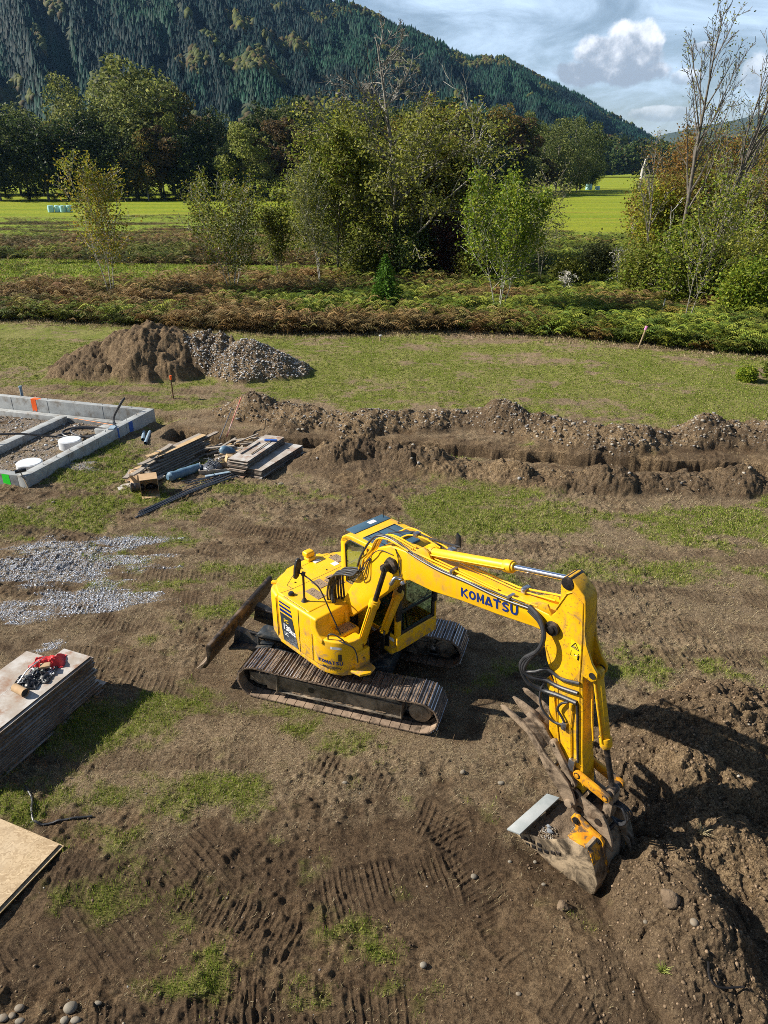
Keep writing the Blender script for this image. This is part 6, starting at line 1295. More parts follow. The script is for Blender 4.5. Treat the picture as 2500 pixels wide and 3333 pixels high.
def cards(P, size, rs, cols, aspect=.55, up=.3, flat=None, dirn=None):
    """diamond leaf cards at points P; returns verts (n*4,3), faces, colours"""
    n = len(P); a = rs.normal(size=(n, 3)); a[:, 2] = a[:, 2] * .6 - up * 0; a /= np.linalg.norm(a, axis=1, keepdims=True)
    if dirn is not None: a = a * .6 + dirn; a /= np.linalg.norm(a, axis=1, keepdims=True)
    b = rs.normal(size=(n, 3)); b -= (b * a).sum(1, keepdims=True) * a; b /= np.linalg.norm(b, axis=1, keepdims=True)
    s = (size * (.6 + .8 * rs.rand(n)))[:, None]; V = np.stack([P - a * s * .5, P + b * s * aspect * .5, P + a * s * .5, P - b * s * aspect * .5], 1).reshape(-1, 3)
    F = np.arange(n * 4).reshape(n, 4); cols = np.asarray(cols); c = cols[rs.randint(0, len(cols), n)] * (.75 + .5 * rs.rand(n, 1)); return V, F, np.repeat(c, 4, 0)
class Wood:
    def __init__(s): s.mb = MB(); s.tips = []; s.pts = []
def grow(W, p, d, length, r, level, rs, spec):
    """recursive limb; records twig points for the leaves"""
    n = 5 if level < 2 else 3; path = [p.copy()]; dirs = [d.copy()]; q = p.copy(); dd = d.copy()
    for k in range(n):
        dd = (dd + Vector((rs.gauss(0, 1), rs.gauss(0, 1), rs.gauss(0, 1))) * spec['wander'] * (.4 if level == 0 else 1) + Vector((0, 0, spec['up'][min(level, len(spec['up']) - 1)]))).normalized()
        q = q + dd * length / n; path.append(q.copy()); dirs.append(dd.copy())
    rad = [r * (1 - .75 * k / n) for k in range(n + 1)] if level else [r * (1 - .8 * k / n) for k in range(n + 1)]
    W.mb.tube(path, [max(x, spec['rmin']) for x in rad], 7 if level == 0 else (5 if level == 1 else 3), cap=level < 1)
    if level >= spec['leaf_level']:
        for k in range(1, n + 1): W.pts.append((path[k], dirs[k], level))
    if level < spec['levels']:
        nb = spec['nb'][level]; f0 = spec['from'][level]
        for j in range(nb):
            f = f0 + (1 - f0) * (j + rs.random() * .8) / nb; i = min(n - 1, int(f * n)); b = path[i].lerp(path[i + 1], f * n - i); ax = dirs[i + 1]
            an = rs.uniform(0, 2 * pi); perp = ax.orthogonal().normalized(); perp = Matrix.Rotation(an, 3, ax) @ perp; sp = spec['spread'][level] * rs.uniform(.75, 1.25)
            nd = (ax * cos(sp) + perp * sin(sp)).normalized(); taper = spec['shape'](f) if level == 0 else (1 - .45 * f)
            grow(W, b, nd, length * spec['ratio'][level] * taper * rs.uniform(.75, 1.2), max(rad[i] * .55, spec['rmin']), level + 1, rs, spec)
def leafmesh(name, P, size, seed, cols, m, parent, jitter=.3, per=6, aspect=.55):
    rs = np.random.RandomState(seed); P = np.repeat(np.array(P), per, 0); P = P + rs.normal(size=P.shape) * jitter; V, F, c = cards(P, size, rs, cols, aspect)
    V = V - np.array(ROOTLOC[parent]); return mesh_np(name, V, F, m, parent, {'col': c})
def tree(name, label, cat, x, y, spec, h, seed, bark, cols, size, per, jit, stems=1, group=None, leafcut=None, lean=None, aspect=.55):
    rs = random.Random(seed); z = gh(x, y) - .05; t = thing(name, label, cat, (x, y, z), group); W = Wood()
    for k in range(stems):
        a = rs.uniform(0, 2 * pi); o_ = Vector((cos(a), sin(a), 0)) * (.05 * h * .25 if stems > 1 else 0); d = Vector((cos(a) * spec.get('splay', .12) * (stems > 1), sin(a) * spec.get('splay', .12) * (stems > 1), 1)); 
        if lean: d += Vector(lean)
        grow(W, Vector((x, y, z)) + o_, d.normalized(), h * rs.uniform(.82, 1.0) if stems > 1 else h, spec['r'] * (.7 if stems > 1 else 1), 0, rs, spec)
    W.mb.build('trunk', bark, t, smooth=60, recalc=False)
    pts = [p for p in W.pts if leafcut is None or leafcut(p[0] - Vector((x, y, z)), rs)]
    if pts and per: leafmesh('crown', [tuple(p[0]) for p in pts], size, seed, cols, LEAF, t, jit, per, aspect)
    return t
GOLD = [(0.20, 0.22, 0.02), (0.28, 0.27, 0.03), (0.13, 0.17, 0.02), (0.32, 0.24, 0.03)]
LIME = [(0.20, 0.28, 0.025), (0.29, 0.36, 0.03), (0.13, 0.20, 0.02), (0.38, 0.40, 0.04)]
OLIVE = [(0.17, 0.19, 0.030), (0.25, 0.26, 0.042), (0.11, 0.13, 0.022), (0.33, 0.33, 0.065)]
GREYG = [(0.16, 0.18, 0.06), (0.21, 0.23, 0.08), (0.11, 0.13, 0.045), (0.25, 0.25, 0.09)]
RUST = [(0.22, 0.135, 0.03), (0.28, 0.16, 0.035), (0.15, 0.115, 0.028), (0.18, 0.16, 0.035)]
sapling = dict(wander=.10, up=[.05, .10, .04], rmin=.010, levels=2, nb=[20, 5], **{'from': [.22, .3]}, spread=[.62, .7], ratio=[.34, .42], shape=lambda f: 1.12 - .85 * abs(f - .45), leaf_level=1, r=.05, splay=.14)
tree('birch_sapling', 'slender yellow-leaved sapling with several pale stems at left, before the blue bales', 'tree', -19.9, 53.6, sapling, 8.8, 5, BARKP, GOLD, .19, 4, .22, 3)
tree('alder_sapling', 'thin sapling with yellowing leaves, second from the left, spreading from its base', 'tree', -11.0, 53.6, dict(sapling, splay=.34), 7.3, 8, BARKP, GOLD + OLIVE, .18, 4, .24, 5)
tree('grey_sapling', 'sparse grey-green sapling standing left of the big central alder', 'tree', -4.8, 57.0, dict(sapling, splay=.1), 8.4, 12, BARKP, GREYG + OLIVE, .19, 5, .30, 2)
tree('poplar_sapling', 'bright green leafy sapling with a cluster of pale stems right of centre', 'tree', 7.2, 46.0, dict(sapling, nb=[26, 6], ratio=[.37, .45], splay=.26, shape=lambda f: 1.25 - 1.0 * f), 8.3, 17, BARKP, LIME, .19, 4, .26, 4)
tree('bare_stem_sapling', 'twin-stemmed sapling with few leaves in the ferns at right', 'tree', 17.2, 41.4, dict(sapling, nb=[14, 4], splay=.16), 7.4, 23, BARK, LIME + OLIVE, .17, 5, .22, 2)
tree('small_sapling', 'small dull green sapling in the brown ferns behind the second sapling', 'tree', -8.9, 63.5, sapling, 5.6, 31, BARK, OLIVE, .2, 4, .25, 3)
tree('thin_grey_tree', 'thin grey lichen-covered tree between the lime sapling and the far field', 'tree', 12.2, 58.0, dict(sapling, nb=[18, 5], spread=[.8, .8]), 8.2, 37, BARK, GREYG, .17, 3, .3, 2)
# the big alder with dead leaders in the middle
alder = dict(wander=.13, up=[.03, .05, .02, .0], rmin=.018, levels=3, nb=[30, 7, 5], **{'from': [.13, .18, .25]}, spread=[1.08, .75, .8], ratio=[.56, .50, .5], shape=lambda f: (1.05 - .62 * f) if f < .8 else .30, leaf_level=2, r=.28, splay=.1)
cut_top = lambda q, rs: q.z < 12.6 + rs.gauss(0, .5)
tree('central_alder', 'large spreading alder in the middle with dead bare leaders above its crown', 'tree', 1.0, 64.0, alder, 17.4, 41, BARK, OLIVE + GREYG[:2] + [(0.32, 0.34, 0.045), (0.26, 0.29, 0.04)], .25, 7, .36, 1, leafcut=cut_top)
tree('alder', 'broad olive-green alder crown joined to the left of the central alder', 'tree', -4.0, 66.0, dict(alder, r=.18), 11.2, 43, BARK, OLIVE + LIME[:1], .24, 6, .34, 2)
tree('shaded_alder', 'dark alder behind and to the right of the central alder', 'tree', 6.0, 68.0, dict(alder, r=.2), 10.6, 44, BARK, OLIVE + RUST[:1], .25, 6, .36, 2)
tree('brown_alder', 'dull brownish alder between the central alder and the dead pole', 'tree', 3.4, 72.0, dict(alder, r=.2), 12.0, 45, BARK, RUST + OLIVE, .26, 7, .38, 1)
bare = dict(wander=.12, up=[.02, .10, .05], rmin=.016, levels=2, nb=[16, 5], **{'from': [.35, .2]}, spread=[.85, .7], ratio=[.16, .5], shape=lambda f: 1, leaf_level=9, r=.16)
tree('dead_tree', 'tall dead grey pole of a tree with broken top right of the central alder', 'dead tree', 8.7, 67.0, bare, 14.6, 51, BARKP, OLIVE, .2, 0, .2)
# tall nearly bare trees at the right edge
tallb = dict(wander=.08, up=[.0, .12, .05, .03], rmin=.014, levels=3, nb=[17, 7, 5], **{'from': [.36, .25, .3]}, spread=[.50, .5, .6], ratio=[.42, .40, .45], shape=lambda f: 1.1 - .6 * f, leaf_level=3, r=.20)
sp_cut = lambda q, rs: rs.random() < (.45 if q.z < 11 else .13)
tree('bare_alder', 'tall nearly leafless tree left of the pair at the right edge', 'tree', 21.2, 54.0, tallb, 15.8, 61, BARKG, OLIVE, .15, 3, .25, 1, leafcut=sp_cut, lean=(.03, 0, 0))
tree('bare_alder', 'tallest nearly leafless tree at the right edge, reaching the frame top', 'tree', 23.6, 54.5, tallb, 17.6, 67, BARKG, OLIVE, .15, 3, .25, 1, leafcut=sp_cut, lean=(.05, 0, 0))
tree('bare_alder', 'leaning bare tree cut off by the right frame edge', 'tree', 27.5, 56.0, tallb, 14.5, 69, BARKG, OLIVE, .15, 3, .25, 1, leafcut=sp_cut, lean=(.10, 0, 0))
# thicket at right
thick = dict(wander=.24, up=[.02, .05, .0], rmin=.016, levels=2, nb=[15, 6], **{'from': [.10, .2]}, spread=[.85, .8], ratio=[.42, .48], shape=lambda f: 1.1 - .5 * f, leaf_level=1, r=.10, splay=.3)
THK = [(18.4, 52.5, 3.3, 'low leafy bush left of the leaning stump in the right thicket', OLIVE + LIME[:1]), (21.3, 58, 5.7, 'yellow-green bush at the left shoulder of the right thicket', GOLD + LIME), (22.5, 60, 6.4, 'rusty leaved tree in the middle of the right thicket', RUST + GOLD[:1]), (25.0, 58.0, 7.0, 'brownish bush below the tall bare trees', RUST + OLIVE),
       (20.0, 50.5, 4.8, 'green bush in the front of the right thicket', LIME + OLIVE), (23.5, 49.0, 4.6, 'mixed green bush in front of the tall bare trees', OLIVE + GOLD[:1]), (27.0, 52.0, 6.0, 'leafy green tree at the right edge of the thicket', LIME + OLIVE), (30.5, 58, 8.6, 'rust-brown tree top behind the right edge of the thicket', RUST + GOLD[:1]),
       (17.6, 60.5, 2.6, 'grey twiggy bush beside the gap to the far field', GREYG), (14.2, 57.5, 1.8, 'low twiggy bush at the mouth of the gap', OLIVE), (26.5, 46.0, 3.6, 'bright green bush low at the right edge', LIME), (22.0, 45.0, 3.2, 'low yellow-green bush behind the twin-stemmed sapling', LIME + GOLD[:1]), (27.0, 64, 9.0, 'tall rusty tree behind the thicket', RUST), (34, 66, 9.5, 'far rusty tree behind the right edge', RUST + OLIVE), (23.0, 66, 5.8, 'olive bush behind the yellow-green one in the thicket', OLIVE),
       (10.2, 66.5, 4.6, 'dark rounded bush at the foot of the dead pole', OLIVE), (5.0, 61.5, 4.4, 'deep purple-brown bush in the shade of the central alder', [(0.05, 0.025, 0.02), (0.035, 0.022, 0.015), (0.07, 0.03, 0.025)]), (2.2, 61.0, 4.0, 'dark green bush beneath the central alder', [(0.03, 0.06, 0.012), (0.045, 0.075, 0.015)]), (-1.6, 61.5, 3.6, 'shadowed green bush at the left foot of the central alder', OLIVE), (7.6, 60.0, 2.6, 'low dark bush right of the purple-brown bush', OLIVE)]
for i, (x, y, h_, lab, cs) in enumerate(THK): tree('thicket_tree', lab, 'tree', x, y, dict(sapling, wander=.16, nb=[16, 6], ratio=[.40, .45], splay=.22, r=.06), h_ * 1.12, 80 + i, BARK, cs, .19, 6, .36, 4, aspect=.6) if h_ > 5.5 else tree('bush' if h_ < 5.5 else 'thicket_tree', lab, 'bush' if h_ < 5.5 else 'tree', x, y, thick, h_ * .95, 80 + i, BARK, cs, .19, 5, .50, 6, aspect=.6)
for i, (x, y, h_, lab) in enumerate(((17.9, 56.0, 3.4, 'bare grey lichened snag with drooping twigs in the thicket'), (20.3, 53.5, 6.2, 'dead pale trunk leaning in the middle of the thicket'), (25.0, 50.5, 4.2, 'thin dead pale pole near the right edge of the thicket'), (27.4, 50.0, 4.8, 'stout dead pale pole at the right frame edge'), (26.0, 55.0, 5.4, 'slanting thin dead stem in the right thicket'), (13.6, 55.0, 1.9, 'small grey drooping dead bush by the gap'))):
    tree('snag', lab, 'dead tree', x, y, dict(bare, r=.09, ratio=[.30, .5], nb=[12, 5], up=[.0, -.12, -.10], spread=[1.0, .8]) if i in (0, 5) else dict(bare, r=.08, nb=[5, 3]), h_, 120 + i, BARKP, OLIVE, .1, 0, .1, 3 if i in (0, 5) else 1, lean=(.25, 0, 0) if i == 4 else None)
t = thing('snag_pole', 'tall broken white snag standing before the far field', 'dead tree', (36.0, 110.0, gh(36, 110))); m = MB(); z = gh(36, 110); m.tube([(36, 110, z), (36, 110, z + 4), (36.1, 110, z + 8.3), (36.35, 110, z + 9.6), (36.6, 110, z + 10.1)], [.34, .30, .24, .15, .03], 9); m.build('trunk', BARKP, t)
m = MB(); m.tube([(36.1, 110, z + 6.5), (35.6, 110, z + 7.0)], [.07, .02], 5); m.build('broken_limb', BARKP, t)
m = MB(); z = gh(16.8, 44); m.tube([(16.8, 44.0, z - .1), (16.82, 44, z + .8), (16.9, 44, z + 1.5)], [.055, .05, .035], 7); tag(m.build('broken_pole', BARKP), 'short broken pale pole in the ferns left of the twin-stemmed sapling', 'pole')

def conifer(name, label, x, y, h, seed, cols, rbase=.30, tiers=16):
    z = gh(x, y); t = thing(name, label, 'tree', (x, y, z)); rs = np.random.RandomState(seed); m = MB(); m.tube([(x, y, z - .1), (x, y, z + h * .9)], [.05 * h / 3, .01], 7); m.build('trunk', BARKD, t)
    P = []; D = []
    for k in range(tiers):
        f = (k + .3) / tiers; rad = h * rbase * (1 - f) ** .85 * (1.0 if k else .8); nb = int(9 + 12 * (1 - f))
        for j in range(nb):
            a = j / nb * 2 * pi + rs.rand() * .6 + k; L_ = rad * (.75 + .4 * rs.rand())
            for s_ in np.linspace(.12, 1, max(4, int(L_ / .07))):
                P.append((x + cos(a) * L_ * s_, y + sin(a) * L_ * s_, z + h * (f * .95 + .03) + L_ * (.25 * s_ - .30 * s_ * s_) + .02)); D.append((cos(a), sin(a), -.1))
    P = np.repeat(np.array(P), 3, 0) + rs.normal(size=(len(P) * 3, 3)) * .035; D = np.repeat(np.array(D), 3, 0); V, F, c = cards(P, .15, rs, cols, .4, dirn=D); mesh_np('crown', V - np.array((x, y, z)), F, NEEDLE, t, {'col': c}); return t
conifer('young_conifer', 'bushy bright green young conifer at the fern edge below the central alder', .1, 47.6, 3.7, 4, [(0.09, 0.19, 0.015), (0.13, 0.24, 0.02), (0.06, 0.13, 0.012)], .40, 20)

for i, (x, y, h_, lab) in enumerate(((19.5, 55.5, 9.5, 'slim bare stem rising left of the tall bare trees'), (22.3, 51.5, 8.2, 'grey bare stem in front of the tall bare trees'), (25.8, 57.5, 11.5, 'upright thin bare tree just right of the tall pair'), (24.2, 52.0, 7.4, 'short twiggy bare tree among the thicket bushes'), (28.6, 55.5, 9.0, 'thin bare tree close to the right frame edge'))):
    tree('bare_tree', lab, 'tree', x, y, dict(tallb, r=.07, nb=[12, 5, 3], **{'from': [.3, .25, .3]}), h_, 140 + i, BARK, OLIVE, .15, 3, .22, 1, leafcut=lambda q, rs: rs.random() < .3, lean=(.03 * (i - 2), 0, 0))
# ---- bracken: many arching fronds
def frond_template(seed):
    rs = np.random.RandomState(seed); V = []; n = 9
    for k in range(n):
        f = (k + .5) / n; x = f * .95; z = .62 * sin(f * 1.9) * .75 - .22 * f * f; w_ = .30 * (1 - f) ** .8 + .03
        for s_ in (-1, 1):
            b = np.array([x - .045, 0, z]); b2 = np.array([x + .045, 0, z + .01]); tip = np.array([x + .10, s_ * w_, z - .06 * (1 + rs.rand())]); V += [b, b2, tip]
    return np.array(V)
def bracken():
    rs = np.random.RandomState(12); n = 31000; x = rs.uniform(-95, 60, n * 4); y = 35 + 122 * rs.rand(n * 4) ** 1.9; e = edge_line(x); D = terrain(x, y)
    front = (y > e - .3); keep = front & (np.abs(x) < .60 * y + 2) & (rs.rand(len(x)) < (1 - .97 * D['mead'])) & (D['field'] < .3); x, y, h0 = x[keep][:n], y[keep][:n], D['h'][keep][:n]; n = len(x)
    Ft = np.stack([frond_template(s) for s in range(4)]); col_n = fbm(x / 8, y / 3.0, 4, 200); fr_n = fbm(x / 1.2, y / 1.0, 3, 201); k = 5
    rep_ = lambda a: np.repeat(a, k); X, Y, H0 = rep_(x), rep_(y), rep_(h0); N = len(X); an = rs.rand(N) * 6.283; s_ = rep_(.45 + .55 * rs.rand(n)) * (.8 + .4 * rs.rand(N)); s_ *= np.clip(Y / 70, 1.0, 1.35) * sstep(125, 85, Y) * .45 + .55
    T_ = Ft[rs.randint(0, 4, N)] * s_[:, None, None]; c, s = np.cos(an)[:, None], np.sin(an)[:, None]
    V = np.stack([T_[..., 0] * c - T_[..., 1] * s + X[:, None], T_[..., 0] * s + T_[..., 1] * c + Y[:, None], T_[..., 2] + (H0 + .02 + 1.0 * sstep(120, 80, Y) * rs.rand(N) * (.35 + .65 * rep_(sstep(.35, .65, fr_n))))[:, None]], -1).reshape(-1, 3)
    F = np.arange(len(V)).reshape(-1, 3)
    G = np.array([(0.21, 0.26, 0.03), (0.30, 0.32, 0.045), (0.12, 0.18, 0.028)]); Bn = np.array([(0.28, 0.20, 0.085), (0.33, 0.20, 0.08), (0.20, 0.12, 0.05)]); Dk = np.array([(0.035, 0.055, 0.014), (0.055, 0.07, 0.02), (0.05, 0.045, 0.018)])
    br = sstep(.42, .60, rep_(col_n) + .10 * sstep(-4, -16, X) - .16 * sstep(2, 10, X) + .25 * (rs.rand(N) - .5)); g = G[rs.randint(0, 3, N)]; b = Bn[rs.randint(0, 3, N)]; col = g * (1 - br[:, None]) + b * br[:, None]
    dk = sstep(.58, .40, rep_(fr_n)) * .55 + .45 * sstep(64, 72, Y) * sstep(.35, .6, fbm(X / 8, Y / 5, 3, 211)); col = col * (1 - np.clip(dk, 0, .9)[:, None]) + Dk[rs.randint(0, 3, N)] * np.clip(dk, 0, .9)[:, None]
    rd = .6 * sstep(.72, .78, fbm(X / 3, Y / 1.5, 3, 207)); col = col * (1 - rd[:, None]) + np.array([(0.20, 0.07, 0.03)]) * rd[:, None]
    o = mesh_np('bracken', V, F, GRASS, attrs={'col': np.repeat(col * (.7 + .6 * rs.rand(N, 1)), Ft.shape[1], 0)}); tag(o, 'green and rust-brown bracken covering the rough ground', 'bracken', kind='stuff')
bracken()
# ---- grass blades and straw
def blades(name, label, n, sampler, hmin, hmax, wd, per, seed, cols, lay=0.0, spread=.05):
    rs = np.random.RandomState(seed); xy = sampler(rs, n); n = len(xy); xy = np.repeat(xy, per, 0) + rs.normal(size=(n * per, 2)) * spread; N = len(xy); z = ghs(xy[:, 0], xy[:, 1]); d = np.hypot(xy[:, 0], xy[:, 1]); sc_ = np.clip(d / 11, .8, 3.2)
    an = rs.rand(N) * 6.283; h = (hmin + (hmax - hmin) * rs.rand(N)) * np.where(xy[:, 1] > 23, .62, 1.0); lean = (lay + (1 - lay) * .55 * rs.rand(N)); w_ = wd * sc_ * (.7 + .6 * rs.rand(N))
    dx, dy = np.cos(an), np.sin(an); base = np.stack([xy[:, 0], xy[:, 1], z - .005], -1); side = np.stack([-dy, dx, 0 * dx], -1) * w_[:, None]
    mid = base + np.stack([dx * h * lean * .45, dy * h * lean * .45, h * (1 - lean * .5) * .62], -1); tip = base + np.stack([dx * h * lean, dy * h * lean, h * np.sqrt(np.clip(1 - lean ** 2, .02, 1))], -1)
    V = np.stack([base - side, base + side, mid + side * .8, mid - side * .8, tip], 1).reshape(-1, 3); i = np.arange(N)[:, None] * 5; F = np.concatenate([i + np.array([[0, 1, 2]]), i + np.array([[0, 2, 3]]), i + np.array([[3, 2, 4]])], 0)
    cols = np.array(cols); c = cols[rs.randint(0, len(cols), N)] * (.7 + .6 * rs.rand(N, 1)); tag(mesh_np(name, V, F, GRASS, attrs={'col': np.repeat(c, 5, 0)}), label, 'grass', kind='stuff')
def msamp(x0, x1, y0, y1, fn, over=5, pw=1.6):
    def f(rs, n):
        y = y0 + (y1 - y0) * rs.rand(n * over) ** pw; x = rs.uniform(-1, 1, n * over) * (.58 * y + 2.0); D = terrain(x, y); k = (rs.rand(len(x)) < fn(D)) & (x > x0) & (x < x1); return np.stack([x, y], -1)[k][:n]
    return f
GR = [(0.12, 0.19, 0.012), (0.19, 0.27, 0.018), (0.28, 0.32, 0.045), (0.09, 0.14, 0.012), (.40, .38, .12), (.33, .32, .09), (.24, .30, .04)]
ST = [(0.38, 0.30, 0.17), (0.29, 0.22, 0.12), (0.46, 0.38, 0.24), (0.22, 0.16, 0.09)]
blades('green_grass', 'short green grass growing in patches on the churned ground', 34000, msamp(-30, 30, 4.0, 40, lambda D: np.clip(D['green'] * .9 - .03, 0, 1)), .03, .09, .0035, 7, 1, GR, .1, .045)
blades('dry_grass', 'dry straw and thatch lying over the mown ground', 34000, msamp(-30, 30, 4.0, 40, lambda D: np.clip(D['straw'] * .9, 0, 1) * (1 - D['fresh']) + .05 * (1 - D['fresh'])), .03, .10, .0025, 6, 2, ST, .72, .06)
blades('edge_grass', 'pale dry grass along the edge of the bracken', 3500, lambda rs, n: (lambda x: np.stack([x, edge_line(x) - .2 + rs.normal(0, .8, n)], -1))(rs.uniform(-28, 26, n)), .08, .26, .005, 6, 3, ST[:3] + [(.22, .20, .07)], .25, .12)
blades('meadow_grass', 'tall tufts of grass in the rough meadow behind the bracken', 9000, lambda rs, n: (lambda x, y: np.stack([x, y], -1)[(terrain(x, y)['mead'] > .3)])(rs.uniform(-50, 22, n * 3), rs.uniform(48, 90, n * 3)), .12, .34, .010, 5, 4, GR + [(.22, .22, .05)], .2, .2)
for i, (x, y, lab) in enumerate(((3.15, 4.98, 'lone pale yellow-green grass tuft at the foot of the soil heap'), (4.3, 6.75, 'straw-coloured grass tuft on the shaded soil heap'))):
    rs = np.random.RandomState(i + 70); n = 60; an = rs.rand(n) * 6.28; m = MB(); z = gh(x, y)
    for k in range(n): l_ = rs.uniform(.08, .2); q = rs.uniform(.2, .8); m.tube([(x, y, z), (x + cos(an[k]) * l_ * q * .5, y + sin(an[k]) * l_ * q * .5, z + l_ * .6), (x + cos(an[k]) * l_ * q, y + sin(an[k]) * l_ * q, z + l_ * .75)], [.003, .003, .001], 3, cap=False)
    tag(m.build('grass_tuft', mat('tuft_green' if i == 0 else 'tuft_straw', ((.25, .28, .06), (.38, .32, .18))[i], None, .7, bump=0), recalc=False), lab, 'grass tuft')
tree('small_bush', 'small dark green weed bush on the mown grass at the right edge', 'bush', 17.6, 31.6, dict(thick, r=.02), .75, 201, BARK, OLIVE + LIME[:1], .10, 5, .12, 6)
tree('small_bush', 'low green weed clump beside the small bush at right', 'bush', 16.2, 31.2, dict(thick, r=.02), .5, 202, BARK, LIME, .09, 5, .12, 5)
# ---------------------------------------------------------------- background tree line, forest, mountain
def big_tree_mesh(seed, h, w, cols, shape='round', n=5200, size=.62):
    """crown of leaf cards over overlapping lobes, plus limbs; origin at the base"""
    rs = np.random.RandomState(seed); rr_ = random.Random(seed); m = MB(); P = []; nl = 34 if shape == 'round' else 26
    z0 = h * (.16 if shape != 'bare' else .3); lob = []
    m.tube([(0, 0, -.5), (rr_.uniform(-.3, .3), 0, h * .4), (rr_.uniform(-.6, .6), 0, h * .85)], [h * .014, h * .010, h * .003], 6)
    for k in range(nl):
        f = (k + .5) / nl; z = z0 + (h - z0) * f * .94; env = {'round': math.sin(pi * (.12 + .80 * f)) ** .7, 'tall': (1 - f) ** .45 * min(1, f * 6 + .4), 'bare': math.sin(pi * (.1 + .85 * f))}[shape]
        a = rr_.uniform(0, 2 * pi); rad = w / 2 * env * rr_.uniform(.25, 1.0); r_ = w * rr_.uniform(.11, .20) * (.6 + .5 * env); c = np.array([cos(a) * rad, sin(a) * rad, z]); lob.append((c, r_))
        m.tube([(0, 0, max(z - rad * .8, h * .08)), (c[0] * .55, c[1] * .55, z - rad * .3), tuple(c)], [h * .004, h * .0028, .03], 4, cap=False)
    tot = sum(r_ ** 2 for _, r_ in lob)
    for c, r_ in lob:
        k = int(n * r_ ** 2 / tot); d = rs.normal(size=(k, 3)); d /= np.linalg.norm(d, axis=1, keepdims=True); P.append(c + d * r_ * (.55 + .55 * rs.rand(k, 1) ** .5) * np.array([1, 1, .85]))
    P = np.concatenate(P); V, F, c = cards(P, size, rs, cols, .75); tone = .75 + .5 * fbm(P[:, 0] / 3 + seed, P[:, 2] / 3, 2, seed); c *= np.repeat(tone, 4)[:, None]
    return m, V, F, c
def proto(seed, h, w, cols, shape='round', n=5200, size=.62):
    m, V, F, c = big_tree_mesh(seed, h, w, cols, shape, n, size)
    tr = m.build('trunk', BARK if shape != 'tall' else BARKD, None, smooth=0, recalc=False); cr = mesh_np('crown', V, F, LEAF, attrs={'col': c}); d = (tr.data, cr.data); bpy.data.objects.remove(tr); bpy.data.objects.remove(cr); return d, h, w
def place(pr, name, label, cat, x, y, h, wf=1.0, rot=0.0, group=None, z=None):
    (td, cdm), ph, pw = pr; t = bpy.data.objects.new(name, None); C.objects.link(t); t.location = (x, y, gh(x, y) if z is None else z); s = h / ph; t.scale = (s * wf, s * wf, s); t.rotation_euler = (0, 0, rot); tag(t, label, cat, group)
    for nm, dd in (('trunk', td), ('crown', cdm)): o = bpy.data.objects.new(nm, dd); C.objects.link(o); o.parent = t
    return t
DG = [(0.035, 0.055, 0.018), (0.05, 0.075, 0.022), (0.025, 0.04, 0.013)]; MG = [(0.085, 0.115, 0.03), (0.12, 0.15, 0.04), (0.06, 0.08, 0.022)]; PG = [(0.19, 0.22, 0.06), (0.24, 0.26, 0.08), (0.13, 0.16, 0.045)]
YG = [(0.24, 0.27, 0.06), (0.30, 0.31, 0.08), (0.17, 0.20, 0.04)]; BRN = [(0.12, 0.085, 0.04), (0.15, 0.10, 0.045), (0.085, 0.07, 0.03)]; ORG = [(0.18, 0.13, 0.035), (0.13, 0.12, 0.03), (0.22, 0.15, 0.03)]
PR = {'dark': proto(1, 22, 15, DG), 'dark2': proto(2, 24, 12, DG + MG[:1], 'tall'), 'mid': proto(3, 24, 16, MG), 'mid2': proto(4, 24, 12, MG + DG[:1]), 'pale': proto(5, 26, 15, PG + MG[:1]), 'pale2': proto(6, 26, 18, PG), 'yel': proto(7, 20, 13, YG), 'brown': proto(8, 20, 12, BRN, 'bare'), 'orange': proto(9, 22, 14, ORG + MG[:1])}
LBL = {'dark': 'dark green broadleaf tree in the shaded tree line', 'dark2': 'tall narrow dark tree in the shaded tree line', 'mid': 'mid green broadleaf tree in the tree line beyond the field', 'mid2': 'slender mid green tree in the tree line beyond the field', 'pale': 'pale green cottonwood rising above the tree line', 'pale2': 'broad pale green cottonwood in the tree line', 'yel': 'yellow-green tree standing out of the tree line', 'brown': 'thin brown nearly bare tree in the tree line', 'orange': 'autumn-tinted tree in the tree line'}
rt = random.Random(77)
def px2x(px, y): return (px - 1250) / 2314 * y * 1.0
